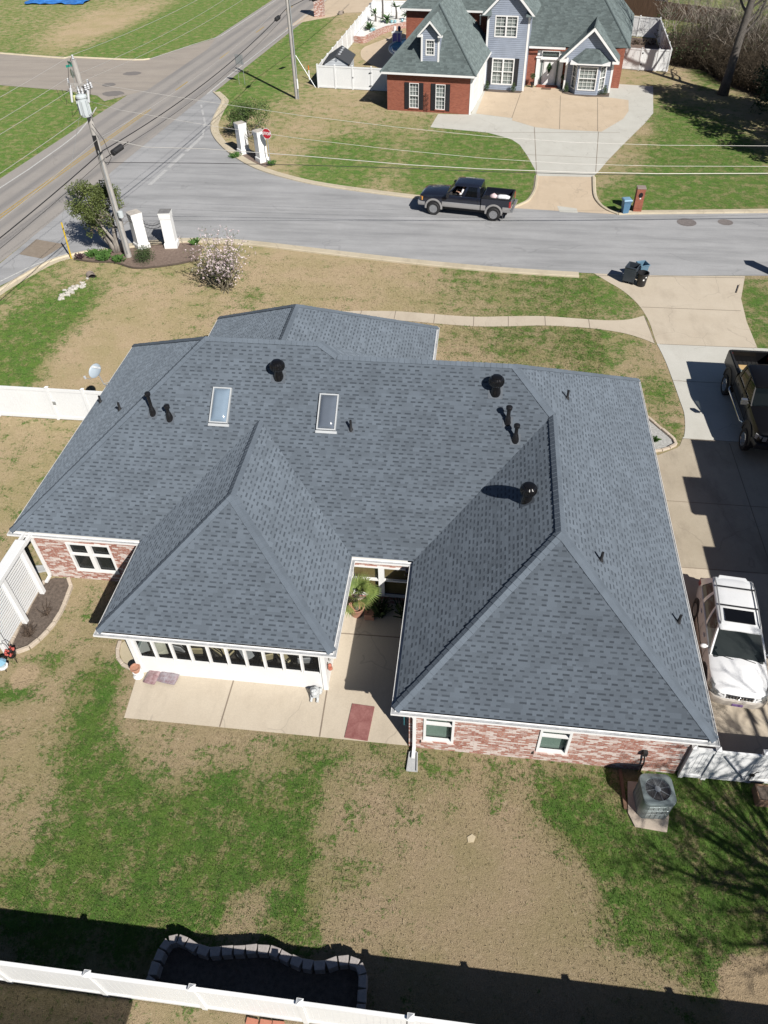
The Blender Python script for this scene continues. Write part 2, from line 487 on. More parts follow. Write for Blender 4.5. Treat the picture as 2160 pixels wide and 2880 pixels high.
# ---------------------------------------------------------------- the ground, one sheet with living grass where the photo shows it green
BLOBS = [(-7.9, 7.7, 1.4, 1.4, 1), (-11.3, 12.2, 0.8, 0.9, 1), (-11.1, 10.9, 0.8, 0.9, 1), (-10.5, 9.7, 0.9, 0.9, 1), (-9.6, 8.6, 1.2, 1.1, 1), (-6.6, 7.9, 1.1, 1.1, 1), (-5.6, 8.5, 1.0, 1.0, 0.9), (-6.4, 9.4, 0.7, 0.7, 0.6), (-4.4, 8.3, 0.8, 0.8, 0.9), (-3.7, 7.6, 0.6, 0.6, 0.9), (-10.0, 6.9, 1.0, 1.0, 0.8), (-10.7, 5.8, 1.1, 1.0, 0.8), (-9.0, 6.0, 1.4, 1.2, 1), (-6.0, 6.9, 1.1, 1.1, 1), (-4.7, 7.3, 0.6, 0.6, 0.8), (-3.5, 6.3, 0.6, 0.6, 1), (-3.6, 5.5, 0.6, 0.5, 0.9), (-6.3, 5.8, 1.0, 0.9, 0.8), (-7.5, 5.5, 1.1, 1.0, 0.8), (-9.9, 5.2, 1.0, 0.8, 0.7), (-4.0, 10.1, 0.8, 0.9, 0.35), (-3.6, 11.1, 1.1, 1.2, 0.35), (-0.7, 10.6, 1.7, 1.8, 0.3), (2.0, 10.3, 1.2, 1.3, 0.4), (4.0, 10.4, 1.1, 1.1, 0.6), (3.7, 9.6, 0.8, 0.8, 0.8), (4.3, 9.1, 0.8, 0.8, 0.7), (5.5, 8.6, 1.1, 1.1, 1), (7.1, 9.4, 1.6, 1.7, 1), (8.5, 10.2, 1.2, 1.2, 1), (6.2, 7.6, 1.2, 1.2, 0.9), (7.6, 7.9, 1.3, 1.3, 1), (8.7, 9.0, 1.0, 1.0, 1), (5.1, 7.7, 0.7, 0.7, 0.6), (4.6, 7.0, 0.6, 0.6, 0.5), (5.5, 6.7, 0.7, 0.6, 0.6), (6.8, 6.5, 0.7, 0.6, 0.8), (7.0, 5.9, 0.4, 0.4, 0.7), (7.2, 10.8, 0.9, 1.0, 0.7), (-2.0, 7.2, 0.2, 0.2, 0.6), (-3.8, 9.3, 0.5, 0.5, 0.7), (-2.4, 7.2, 0.5, 0.5, 0.3), (-14.0, 11.7, 0.6, 0.7, 0.8), (-13.3, 12.9, 0.5, 0.5, 0.5), (-23.9, 30.8, 1.5, 2.5, 1), (-23.0, 29.6, 1.4, 2.4, 1), (-23.6, 34.6, 2.1, 3.9, 0.5), (-23.3, 34.9, 1.3, 2.5, 0.8), (-22.7, 36.9, 1.1, 2.1, 0.7), (-22.6, 28.0, 0.9, 1.5, 1), (-27.0, 39.3, 1.4, 2.9, 0.5), (-25.5, 34.0, 1.6, 2.9, 0.3), (-0.7, 42.0, 1.9, 4.2, 0.35), (4.7, 40.7, 2.9, 6.2, 0.45), (8.0, 39.9, 1.6, 3.3, 0.4), (9.0, 30.7, 0.8, 1.3, 0.8), (9.2, 27.6, 0.5, 0.8, 0.8), (6.2, 33.5, 1.4, 2.6, 0.4), (2.0, 34.5, 1.4, 2.7, 0.3), (-12.6, 38.2, 0.7, 1.3, 0.5), (15.8, 40.0, 1.0, 2.1, 0.7), (15.0, 36.5, 1.0, 1.9, 0.5), (14.9, 58.6, 2.7, 7.4, 1), (18.5, 63.6, 3.2, 9.4, 1), (18.5, 57.1, 1.9, 5.3, 0.5), (11.6, 54.1, 1.9, 4.9, 0.8), (15.8, 71.4, 2.3, 7.5, 0.5), (9.3, 53.1, 1.3, 3.2, 0.8), (-12.3, 59.7, 2.2, 6.0, 0.7), (-9.0, 62.0, 3.0, 8.4, 0.5), (-18.0, 72.2, 2.6, 8.1, 0.2), (-1.7, 64.6, 3.8, 11.1, 0.6), (1.3, 62.6, 2.2, 6.3, 0.8), (-10.8, 55.1, 2.1, 5.3, 0.6), (2.0, 54.2, 1.6, 4.2, 0.7), (-3.8, 57.4, 2.4, 6.5, 0.6), (3.1, 57.8, 1.4, 3.7, 0.7), (-24.1, 80.7, 2.8, 9.7, 0.9), (-24.1, 95.5, 3.8, 14.0, 1), (-24.8, 89.5, 2.5, 9.5, 1), (-23.3, 104.6, 2.9, 12.2, 0.7), (-17.7, 89.7, 2.5, 9.4, 0.3), (-25.1, 77.5, 1.8, 6.0, 0.9), (-20.5, 79.3, 1.8, 6.2, 0.4), (-51.0, 104.0, 6.7, 14.0, -0.6), (-43.1, 91.8, 4.3, 14.0, 0.6), (-38.2, 101.8, 5.2, 14.0, 0.9), (-36.1, 114.9, 5.7, 14.0, 1), (-56.0, 99.0, 3.5, 14.0, 0.3), (-42.3, 70.9, 4.0, 12.3, 1), (-39.2, 61.2, 3.6, 9.8, 1), (-40.9, 73.8, 3.2, 10.1, 1), (-53.1, 88.5, 2.1, 7.7, 0.3), (-46.7, 112.0, 3.8, 14.0, -0.2), (-34.3, 93.1, 2.7, 10.2, 0.9), (-4.9, 41.7, 4.2, 9.0, -0.3), (-10.8, 43.1, 3.5, 7.6, -0.3), (-18.4, 35.1, 3.1, 5.9, -0.3), (-18.4, 31.8, 2.5, 4.4, -0.3), (2.0, 6.0, 3.0, 2.7, -0.5), (1.4, 8.2, 2.3, 2.2, -0.4), (-12.5, 10.1, 1.3, 1.3, -0.2), (-7.8, 11.2, 0.9, 0.9, -0.2)]
def axis(segs):
    out = []
    for a, b, st in segs:
        k = max(1, round((b - a) / st)); out += [a + (b - a) * i / k for i in range(k)]
    return out + [segs[-1][1]]
gx_ = axis([(-700, -200, 100), (-200, -80, 10), (-80, -30, 1.2), (-30, 18, .3), (18, 48, 1.2), (48, 120, 8), (120, 700, 100)])
gy_ = axis([(-300, -20, 40), (-20, 2, 2), (2, 46, .3), (46, 80, .6), (80, 130, 1.2), (130, 260, 15), (260, 1200, 120)])
X, Y = np.meshgrid(np.array(gx_), np.array(gy_))
A = np.full(X.shape, .22)
A[(Y > 33)] = .3
A[(Y > 52)] = .34
A[(X < -30) & (Y > 50)] = .58
A[(X > 20) & (Y > 80)] = .62
for bx, by, rx, ry, s in BLOBS:
    A += s * .62 * np.exp(-(((X - bx) / (rx * .95)) ** 2 + ((Y - by) / (ry * .95)) ** 2))
A = np.clip(A, -.1, .74) - np.where(Y > 48, .08, 0)
A_GREEN = A
ny, nx = X.shape
me = bpy.data.meshes.new('ground')
idx = np.arange(nx * ny).reshape(ny, nx)
F = np.stack([idx[:-1, :-1], idx[:-1, 1:], idx[1:, 1:], idx[1:, :-1]], -1).reshape(-1, 4)
me.from_pydata(np.stack([X.ravel(), Y.ravel(), np.zeros(X.size)], -1).tolist(), [], F.tolist())
BARE = [(8.6, 5.2, 1.4, 1.1, 1.5), (7.6, 5.9, .5, .6, .9), (8.9, 6.1, 1.0, .5, 1.2), (-13.95, 12.3, .5, .5, 1.3), (2.0, 2.2, .1, .1, 0), (7.7, 10.3, .35, .3, .5), (8.4, 9.8, .35, .25, .5), (-18.0, 43.2, .8, .8, .9), (-17.4, 57.6, 1.2, .7, .6), (-24.9, 41.2, .8, .5, .5), (-20.7, 40.9, .6, .4, .6), (-.8, 37.7, .1, .1, 0), (-9.2, 43.4, .5, .5, .5), (-7.6, 43.0, .5, .5, .5), (2.2, 66.8, .8, 1.5, .4), (13.2, 68.5, 1.2, 2.2, .55), (-26.0, 82, 1, 4, .3), (-19, 83, 1.5, 4, .45), (-46, 105, 5, 8, .35), (-53, 99, 4, 6, .3)]
BA = np.zeros(X.shape)
for bx, by, rx, ry, s in BARE: BA += s * np.exp(-(((X - bx) / rx) ** 2 + ((Y - by) / ry) ** 2) ** 1.5)
ba_ = me.attributes.new('bare', 'FLOAT', 'POINT')
ba_.data.foreach_set('value', BA.ravel().astype(np.float32))
at = me.attributes.new('green', 'FLOAT', 'POINT')
at.data.foreach_set('value', A.ravel().astype(np.float32))
me.materials.append(GRASS)
ground = bpy.data.objects.new('ground', me)
COL.objects.link(ground)
structure(ground)

# ---------------------------------------------------------------- roads
def strip(name, centre, hw0, hw1, z, mat, n=40):
    b = MB(); d = 0
    for (a, c) in zip(centre[:-1], centre[1:]):
        a, c = V((*a, 0)), V((*c, 0)); t = (c - a).normalized(); q = V((t.y, -t.x, 0)); L = (c - a).length
        k = max(1, int(L / 3))
        for i in range(k):
            p0, p1 = a.lerp(c, i / k), a.lerp(c, (i + 1) / k)
            up = V((0, 0, z))
            b.face([p0 - q * hw0 + up, p0 + q * hw1 + up, p1 + q * hw1 + up, p1 - q * hw0 + up], 0,
                   [(-hw0, d), (hw1, d), (hw1, d + L / k), (-hw0, d + L / k)])
            d += L / k
    return structure(b.build(name, mat))
def flat(name, poly, z, mat):
    b = MB(); n = len(poly)
    a = sum(poly[k][0] * poly[(k + 1) % n][1] - poly[(k + 1) % n][0] * poly[k][1] for k in range(n))
    if a < 0: poly = poly[::-1]
    from mathutils.geometry import tessellate_polygon
    for tri in tessellate_polygon([[V((p[0], p[1], 0)) for p in poly]]):
        q = [poly[i] for i in tri]
        if (q[1][0] - q[0][0]) * (q[2][1] - q[0][1]) - (q[2][0] - q[0][0]) * (q[1][1] - q[0][1]) < 0: q = q[::-1]
        b.face([(p[0], p[1], z) for p in q], 0, [(p[0], p[1]) for p in q])
    return structure(b.build(name, mat))
def band(name, line, wdt, z, mat, dashes=None, closed=False):
    """a flat painted or sawn line of a given width along a polyline"""
    b = MB(); P = [V((p[0], p[1], 0)) for p in line]; d = 0
    for a, c in zip(P[:-1], P[1:]):
        L = (c - a).length
        if L < 1e-6: continue
        t = (c - a) / L; q = V((t.y, -t.x, 0)) * wdt / 2; up = V((0, 0, z)); x = 0
        on, off = dashes if dashes else (L + 1, 0)
        while x < L:
            e = min(L, x + on)
            p0, p1 = a + t * x + up, a + t * e + up
            b.face([p0 - q, p0 + q, p1 + q, p1 - q], 0, [(0, 0), (1, 0), (1, 1), (0, 1)])
            x = e + off
    return structure(b.build(name, mat))
def road_c(y): return -33.14 + .0905 * (y - 47.8)
strip('main_road', [(road_c(-60), -60), (road_c(330), 330)], 4.1, 4.05, .010, ROAD_MAIN)
NEARK = smoothline([(-24.3, 43.05), (-23.4, 43.75), (-21.9, 44.55), (-19.87, 45.25), (-17.16, 45.5), (-14.26, 45.3), (-9.62, 44.5), (-5.2, 43.75), (-1.34, 43.2), (2.11, 42.85), (7.09, 42.6), (11.2, 42.66), (15.64, 43.0), (30, 44.2), (70, 48)], 5)
FARK = smoothline([(-26.4, 77.5), (-25.2, 75.6), (-24.67, 74.3), (-24.29, 70.97), (-23.72, 67.55), (-22.43, 64.42), (-20.13, 60.93), (-17.37, 57.99), (-14.02, 55.89), (-10.74, 54.6), (-4.6, 53.05), (2.22, 51.8)], 5)
FARK2 = smoothline([(9.3, 51.25), (11.07, 51.5), (19.13, 52.3), (70, 57.6)], 4)
CORN = smoothline([(-30.2, 22), (-28.9, 33), (-27.9, 37.2), (-27.3, 39.3), (-26.4, 41.5), (-25.3, 42.5), (-24.3, 43.05)], 4)
side = [(-29.9, 37), (-28.6, 37.2)] + [(p.x, p.y) for p in [V((-27.6, 39.3, 0)), V((-26.5, 41.6, 0)), V((-25.3, 42.6, 0))]]
side += [(p.x, p.y) for p in NEARK] + [(70, 58), ] + [(p.x, p.y) for p in reversed(FARK2)][1:] + [(p.x, p.y) for p in reversed(FARK)] + [(-26.9, 78.2), (-26.75, 80)]
flat('side_street', side, .014, ROAD_SIDE)
flat('far_street', [(-36.2, 74.2), (-37.6, 75.9), (-40.53, 77.2), (-49, 78.9), (-140, 96), (-140, 112), (-55.6, 91.3), (-46.7, 90.0), (-38.9, 89.0), (-37.2, 89.7), (-35.6, 93.2), (-32.4, 99.0), (-31.9, 94), (-33.3, 78)], .014, ROAD_LEFT)
Kmat = KERB
def kerb(line, side_=1, name='kerb', gutter=.38, mat=None, shift=0.):
    prof = [(-.10, -.02), (-.10, .085), (-.07, .105), (.06, .105), (.13, .03), (gutter, .019), (gutter, -.02)]
    b = MB(); rg = []
    P = [V((p[0], p[1], 0)) for p in line]
    for k, p in enumerate(P):
        t = (P[min(k + 1, len(P) - 1)] - P[max(k - 1, 0)]).normalized(); q = V((-t.y, t.x, 0)) * side_
        rg.append([p + q * (a + shift) + V((0, 0, z)) for a, z in prof])
    b.rings(rg, 0, True)
    return structure(b.build(name, mat or Kmat))
kerb(CORN, -1, gutter=.45, shift=-.1)
n1 = [p for p in NEARK if p.x < 7.0]; n2 = [p for p in NEARK if p.x > 15.7]
kerb(n1, 1, gutter=.62, shift=-.55); kerb(n2, 1, gutter=.62, shift=-.55)
kerb(FARK, 1, gutter=.6); kerb(FARK2, 1, gutter=.6)
kerb(smoothline([(-140, 112), (-55.6, 91.3), (-46.7, 90.0), (-38.75, 89.0), (-37.2, 89.5)], 3), -1, gutter=.25)
# road paint
band('centre_line', [(road_c(y) - .14, y) for y in (-40, 72)], .11, .020, PAINT_Y)
band('centre_line', [(road_c(y) + .14, y) for y in (-40, 72)], .11, .020, PAINT_Y)
band('centre_line', [(road_c(y), y) for y in (78, 200)], .13, .020, PAINT_Y, (3, 9))
def edge(y): return road_c(y) + 3.45
band('edge_line', [(edge(-40), -40), (edge(36), 36), (-28.4, 38.7), (-27.3, 41.0), (-25.7, 42.85)], .13, .024, PAINT_W)
band('edge_line', [(-26.9, 76.8), (edge(84), 84), (edge(250), 250)], .14, .024, PAINT_W)
band('edge_line', [(road_c(-40) - 3.35, -40), (-35.7, 52.9), (-35.3, 56.5), (-34.95, 62), (-34.9, 65), (-35.3, 68), (-36.2, 72.3)], .14, .024, PAINT_W)
band('edge_line', [(-37.2, 89.3), (-35.4, 93.3), (-34.2, 96), (-32.1, 100), (-30.9, 112), (road_c(250) - 3.35, 250)], .14, .024, PAINT_W, None)
band('stop_line', [(-24.55, 54.1), (-23.95, 62), (-23.75, 65.1)], .32, .024, PAINT_WORN, (3.1, .5))
band('stop_line', [(-23.8, 65.2), (-24.6, 68.5), (-26.5, 73.6)], .18, .024, PAINT_WORN, (1.6, .6))
# patched asphalt and covers in the road
PATCH = pmat('brown_asphalt_patch', (.22, .18, .14), .9, scale=3, fine=30, col2=(.29, .24, .19))
DARKP = pmat('dark_asphalt_patch', (.19, .175, .165), .9, scale=3, fine=30)
flat('road_patch', [(-29.0, 42.3), (-28.9, 44.5), (-26.6, 43.9), (-27.2, 41.8)], .019, PATCH)
for (cx, cy, a, b_) in ((-37.0, 83.7, 1.0, .8), (-37.9, 79.6, .7, .7), (-36.3, 76.6, 1.1, .9)):
    flat('road_patch', [(cx + a * math.cos(q * .42) * rng.uniform(.85, 1.1), cy + b_ * math.sin(q * .42) * rng.uniform(.85, 1.1)) for q in range(15)], .019, DARKP)
IRON = pmat('cast_iron', (.23, .205, .195), .7, .3, var=.3, scale=12)
for k, (cx, cy, r) in enumerate(((13.6, 50.3, .62), (16.1, 50.5, .48))):
    b = MB(); b.lathe([(r, .012), (r, .022), (r * .93, .026), (r * .9, .022), (.02, .024)], (cx, cy, 0), 24)
    for q in range(6): b.box(cx - r * .7, cy - r * .6 + q * r * .24, .02, cx + r * .7, cy - r * .6 + q * r * .24 + .03, .03)
    tag(b.build('manhole_cover', IRON, smooth=True), ('larger' if k == 0 else 'smaller') + ' round iron manhole cover in the grey street, ' + ('nearer the brick mailbox' if k == 0 else 'farther from the brick mailbox'), 'manhole cover', 'manhole covers in the street')

# ---------------------------------------------------------------- driveways, paths, patio
dl = smoothline([(7.0, 42.62), (7.72, 41.63), (8.49, 40.57), (9.16, 39.03), (9.5, 37.22), (9.58, 35.35), (9.79, 33.53), (9.9, 31.76), (9.98, 29.99), (10.0, 28.91), (9.78, 27.52), (9.4, 26.6), (8.42, 25.9), (6.9, 25.7)], 5)
dlp = [(p.x, p.y) for p in dl]
Yof = lambda y: [p for p in dlp if p[1] >= y]
flat('driveway', dlp + [(6.9, 11.25), (18, 11.25), (18, 26), (14.9, 30), (14.6, 34.7), (14.62, 35.8), (14.65, 37.7), (14.9, 40.2), (15.7, 42.95), (11.2, 42.62)], .010, CONC)
flat('driveway', [(9.6, 35.0)] + [p for p in dlp if 27.2 < p[1] < 34.9] + [(9.62, 27.17), (15.5, 27.1), (15.5, 35.03)], .016, CONC_PALE)
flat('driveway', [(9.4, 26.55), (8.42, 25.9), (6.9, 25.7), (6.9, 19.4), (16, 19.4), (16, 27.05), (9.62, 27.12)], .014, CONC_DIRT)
JOINT = pmat('dark_joint', (.24, .195, .15), .95)  # dark brown tone of the slab joints
for ln in ([(9.3, 38.78), (14.6, 38.81)], [(9.75, 34.98), (14.6, 35.03)], [(9.9, 31.68), (15, 31.66)], [(9.65, 27.15), (15.5, 27.1)], [(6.9, 23.0), (15, 23.0)], [(6.9, 19.4), (15, 19.4)], [(6.9, 14.2), (15, 14.2)], [(11.6, 11.3), (11.6, 27)], [(7.1, 42.3), (15.6, 42.72)]):
    band('joint', ln, .035, .021, JOINT)
wt = smoothline([(-9.5, 36.5), (-7.2, 36.93), (-4.28, 37.17), (-2.04, 37.03), (0.09, 36.94), (2.18, 37.17), (3.94, 37.32), (6.33, 37.19), (7.48, 37.18), (8.48, 37.38), (9.3, 37.85)], 4)
wb = smoothline([(-9.5, 35.5), (-7.2, 35.95), (-4.17, 36.18), (-2.13, 36.06), (0.12, 35.93), (2.02, 36.09), (3.99, 36.34), (6.26, 36.27), (7.84, 35.97), (8.82, 35.51), (9.5, 35.0)], 4)
flat('path', [(p.x, p.y) for p in wt] + [(p.x, p.y) for p in reversed(wb)], .018, CONC)
for x, a, b_ in ((-6.14, 35.9, 37.1), (-4.23, 36.15, 37.2), (-2.04, 36.05, 37.05), (.11, 35.9, 36.98), (1.98, 36.05, 37.18), (3.96, 36.3, 37.35), (6.3, 36.25, 37.22)):
    band('joint', [(x, a), (x, b_)], .035, .024, JOINT)
band('joint', [(9.35, 37.7), (9.5, 35.1)], .03, .024, JOINT)
flat('patio', [(-10.2, 12.8), (-10.04, 11.14), (-1.05, 11.17), (-1.05, 16.6), (-3.8, 16.6), (-3.8, 12.86), (-10.1, 12.86)], .02, CONC)
for ln in ([(-6.94, 12.85), (-6.93, 11.16)], [(-3.82, 12.83), (-3.76, 11.17)], [(-3.8, 15.1), (-1.05, 15.15)]):
    band('joint', ln, .045, .0255, JOINT)
# the far house's drive
flat('far_driveway', [(-4.66, 68.41), (-4.24, 72.0), (-1.37, 72.0), (-.4, 79.8), (3.3, 80.4), (12.6, 82.0), (15.6, 81.4), (14.52, 73.2), (13.44, 70.4), (11.07, 65), (9.54, 61.4), (8.79, 59.4), (8.15, 57.9), (4.03, 57.85), (3.97, 59.1), (3.44, 62), (2.87, 64.5), (2.25, 65.7), (1.64, 66.25), (.22, 67.3)], .010, CONC_PALE)
flat('far_driveway', [(-.9, 72.3), (2.3, 71.2), (2.26, 70.6), (2.92, 70.05), (4.2, 68.9), (6.12, 68.45), (9.64, 68.05), (11.77, 71.5), (12.47, 73.7), (12.82, 76.9), (11.2, 77.6), (7.3, 78.6), (6.6, 80.6), (3.3, 80.6), (-.2, 79.6)], .016, CONC_TAN2)
for ln in ([(4.14, 68.9), (4.05, 58)], [(9.39, 68.02), (8.44, 59.0)], [(.3, 67.35), (11.1, 67.9)], [(3.0, 62.3), (9.7, 61.9)]):
    band('joint', ln, .05, .014, JOINT)
for ln in ([(3.05, 78.3), (2.25, 71.2)], [(6.75, 78), (6.22, 68.5)], [(10.09, 77.4), (9.33, 68.1)]):
    band('joint', ln, .05, .0205, JOINT)
ap_l = smoothline([(4.05, 57.85), (3.87, 55.32), (3.4, 53.33), (2.85, 52.49), (2.22, 51.8)], 4)
ap_r = smoothline([(8.19, 57.9), (7.99, 54.48), (8.23, 52.87), (8.67, 51.9), (9.3, 51.25)], 4)
flat('far_driveway', [(p.x, p.y) for p in ap_l] + [(p.x, p.y) for p in reversed(ap_r)], .0175, CONC_TAN2)
kerb(ap_l, -1, gutter=.16); kerb(ap_r, 1, gutter=.16)
flat('far_driveway', [(5.3, 52.4), (6.6, 52.05), (6.63, 51.3), (5.42, 51.35)], .0225, CONC_PALE)
flat('far_driveway', [(-25.0, 103.5), (-23.6, 107.6), (-22.6, 108.6), (-20.6, 110.4), (-19.2, 112.9), (-15.4, 113.4), (-10, 113.6), (-10, 124), (-23.0, 124)], .012, CONC_TAN2)
DIRTP = [(7.1, 6.5), (7.3, 6.0), (7.2, 5.3), (7.4, 4.6), (9.5, 4.2), (9.6, 6.4), (8.3, 6.6)]
def ragged(pts, n=6, amp=.06):
    P = smoothline(list(pts) + [pts[0]], n)[:-1]; c = sum(P, V((0, 0, 0))) / len(P)
    return [((p.x - c.x) * (1 + q) + c.x, (p.y - c.y) * (1 + q) + c.y) for p in P for q in (rng.uniform(-amp, amp),)]

# ---------------------------------------------------------------- shared finishes
SH = shingle_mat('house_shingles', (.119, .143, .172), (.048, .059, .074), .115)
SH_CAP = pmat('ridge_cap_shingles', (.122, .147, .177), .92, scale=1.4, fine=70, var=.16, spec=.25, bump=.4)
BRICK = brick_mat('whitewashed_brick', (.30, .105, .075), (.42, .20, .15), (.46, .39, .34), (.64, .55, .51))
BRICK_RED = brick_mat('red_brick', (.25, .072, .042), (.34, .11, .066), (.30, .17, .13))
BRICK_WALL = brick_mat('garden_wall_brick', (.36, .15, .11), (.46, .22, .17), (.45, .36, .31), (.55, .42, .37))
WHITE = pmat('white_paint', (.80, .80, .79), .5, var=.05, scale=1.2, fine=20)
VINYL = pmat('white_vinyl', (.80, .81, .81), .42, var=.04, scale=.9, fine=12)
GUT_IN = pmat('dusty_gutter', (.27, .28, .29), .7, scale=3.5, fine=20, col2=(.50, .51, .52))
PANE = glassmat('dark_window_glass', (.02, .026, .028), .62)
PANE_SUN = glassmat('sunroom_glass', (.03, .035, .04), .82)
TAN_REFL = pmat('tan_reflection', (.62, .43, .17), .8, var=.1, scale=1.5)  # tan reflection in the courtyard panes, put into the colour of a sheet
BLIND_GR = pmat('grey_green_blind', (.40, .52, .45), .7, var=.1, scale=2)
CURTAIN = pmat('pale_curtain', (.74, .74, .72), .9, var=.12, scale=5, stretch=(6, 6, .4))
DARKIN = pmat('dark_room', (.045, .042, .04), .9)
BLACK = pmat('black_metal', (.014, .014, .016), .32, .2, var=.25, scale=6, spec=.5)
BLACKP = pmat('black_plastic', (.018, .018, .02), .5, var=.25, scale=6)
RUBBER = pmat('tyre_rubber', (.02, .02, .021), .8, var=.25, scale=14)
GALV = pmat('galvanised_steel', (.50, .52, .53), .42, .6, var=.14, scale=5)

def frame_M(p0, p1):
    """local axes of an upright wall: u along it (left to right from outside), w outward, z up"""
    d = V((p1[0] - p0[0], p1[1] - p0[1], 0)); L = d.length; d /= L
    n = V((d.y, -d.x, 0))
    return Matrix(((d.x, n.x, 0, p0[0]), (d.y, n.y, 0, p0[1]), (0, 0, 1, 0), (0, 0, 0, 1))), L
def wall(b, p0, p1, z0, z1, holes=(), reveal=.12, mi=0):
    M, L = frame_M(p0, p1)
    us = sorted({0., L} | {h[0] for h in holes} | {h[1] for h in holes}); zs = sorted({z0, z1} | {h[2] for h in holes} | {h[3] for h in holes})
    for a, c in zip(us[:-1], us[1:]):
        for e, g in zip(zs[:-1], zs[1:]):
            mu, mz = (a + c) / 2, (e + g) / 2
            if any(h[0] < mu < h[1] and h[2] < mz < h[3] for h in holes): continue
            b.face([M @ V((a, 0, e)), M @ V((c, 0, e)), M @ V((c, 0, g)), M @ V((a, 0, g))], mi)
    for h in holes:
        q = [(h[0], h[2]), (h[1], h[2]), (h[1], h[3]), (h[0], h[3])]
        for k in range(4):
            s, t_ = q[k], q[(k + 1) % 4]
            b.face([M @ V((s[0], 0, s[1])), M @ V((t_[0], 0, t_[1])), M @ V((t_[0], -reveal, t_[1])), M @ V((s[0], -reveal, s[1]))], mi)
def window(parent, p0, p1, z0, z1, cols=1, rails=1, fw=.06, mun=(0, 0), pane=None, frame=None, proud=.03, back=-.05, sill=None, backing=None, label=None, mull=None, split=.5):
    """one window: frame (with mullions and bars), pane as its sub-part"""
    M, L = frame_M(p0, p1); b = MB()
    def bx(u0, u1, a, c, w0=back, w1=proud, mi=0): b.box(u0, w0, a, u1, w1, c, mi, M)
    bx(0, L, z0, z0 + fw); bx(0, L, z1 - fw, z1); bx(0, fw, z0 + fw, z1 - fw); bx(L - fw, L, z0 + fw, z1 - fw)
    mw = mull or fw * 1.4
    for k in range(1, cols): bx(L * k / cols - mw / 2, L * k / cols + mw / 2, z0 + fw, z1 - fw, back, proud - .003)
    zr = z0 + (z1 - z0) * split
    cw = L / cols
    for k in range(cols):
        a, c = k * cw + (fw if k == 0 else mw / 2), (k + 1) * cw - (fw if k == cols - 1 else mw / 2)
        if rails: bx(a, c, zr - .03, zr + .03, back, proud - .006)
        for q in range(1, mun[0] + 1): bx(a + (c - a) * q / (mun[0] + 1) - .011, a + (c - a) * q / (mun[0] + 1) + .011, z0 + fw, z1 - fw, back - .004, back + .012)
        for q in range(1, mun[1] + 1):
            zz = z0 + (z1 - z0) * q / (mun[1] + 1)
            if abs(zz - zr) > .05: bx(a, c, zz - .011, zz + .011, back - .004, back + .010)
    o = b.build('window', frame or WHITE, parent)
    if label: o['label'] = label
    g = MB(); g.face([M @ V((fw * .5, back - .012, z0 + fw * .5)), M @ V((L - fw * .5, back - .012, z0 + fw * .5)), M @ V((L - fw * .5, back - .012, z1 - fw * .5)), M @ V((fw * .5, back - .012, z1 - fw * .5))])
    g.build('pane', pane or PANE, o)
    if sill is not None:
        s = MB(); s.box(-.05, -.02, z0 - .085, L + .05, .07, z0 - .004, 0, M); s.build('sill', sill, o)
    if backing is not None:
        for (u0, u1, a, c, mt) in backing:
            s = MB(); s.box(u0, -.16, a, u1, -.15, c, 0, M); s.build('pane_backing', mt, o)
    return o

# ---------------------------------------------------------------- the brick house under the drone
xL, xR, yN, yB, yJ = -15.672, 7.381, 16.332, 28.734, 27.982
x1, x2, yW, x3, yR = -10.895, -3.312, 12.482, -1.482, 10.783
PM, ZE = .7174, 2.418
gx0, gx1, gy = -12.373, -1.492, 31.542
E_ = .11
house = thing('brick_house', 'low brick house with a large grey shingle hip roof filling the middle of the photo', 'house', (-4, 20, 0))
LOOP = [(xL, yN), (x1, yN), (x1, yW), (x2, yW), (x2, yN), (x3, yN), (x3, yR), (xR, yR), (xR, yJ), (gx1, yJ), (gx1, gy), (gx0, gy), (gx0, yB), (xL, yB)]
def inset(loop, a):
    out = []; n = len(loop)
    for k in range(n):
        p, q, r = V(loop[k - 1]), V(loop[k]), V(loop[(k + 1) % n])
        d1, d2 = (q - p).normalized(), (r - q).normalized()
        out.append(q + V((-d1.y, d1.x)) * a + V((-d2.y, d2.x)) * a)
    return out
def Z(d): return ZE + .025 + PM * d
roofb = MB()
def plane(pts, eave, up):
    """pts 3D, eave a point on the eave line, up the plan direction of the upward slope: shingle courses run level"""
    up = V(up).normalized(); al = V((up.y, -up.x)); k = math.sqrt(1 + PM * PM)
    P = [V(p) for p in pts]
    a = sum(P[i].x * P[(i + 1) % len(P)].y - P[(i + 1) % len(P)].x * P[i].y for i in range(len(P)))
    if a < 0: P = P[::-1]
    roofb.face(P, 0, [((V(p[:2]) - V(eave)).dot(al) + 50, (V(p[:2]) - V(eave)).dot(up) * k + 20) for p in P])
def F3(x, y, d): return (x, y, Z(d))
dB, dJ = (yB - yN) / 2, (yJ - yN) / 2
RL0, RL1 = F3(xL + dB, yN + dB, dB), F3(-5.3, yN + dB, dB)
RR0, RR1 = F3(-4.6, yN + dJ, dJ), F3(xR - dJ, yN + dJ, dJ)
wS, wR, wG = (x2 - x1) / 2, (xR - x3) / 2, (gx1 - gx0) / 2
V1, AS = F3(x1 + wS, yN + wS, wS), F3(x1 + wS, yW + wS, wS)
V2, AR = F3(x3 + wR, yN + wR, wR), F3(x3 + wR, yR + wR, wR)
G = F3(gx0 + wG, gy - wG, wG); V3 = F3(gx0 + wG, yB - wG, wG)
plane([F3(xL + E_, yN + E_, E_), F3(x1 + E_, yN + E_, E_), V1, F3(x2 - E_, yN + E_, E_), F3(x3 + E_, yN + E_, E_), V2, RR1, RR0, RL1, RL0], (xL, yN), (0, 1))
plane([F3(xR - E_, yR + E_, E_), F3(xR - E_, yJ - E_, E_), RR1, V2, AR], (xR, yR), (-1, 0))
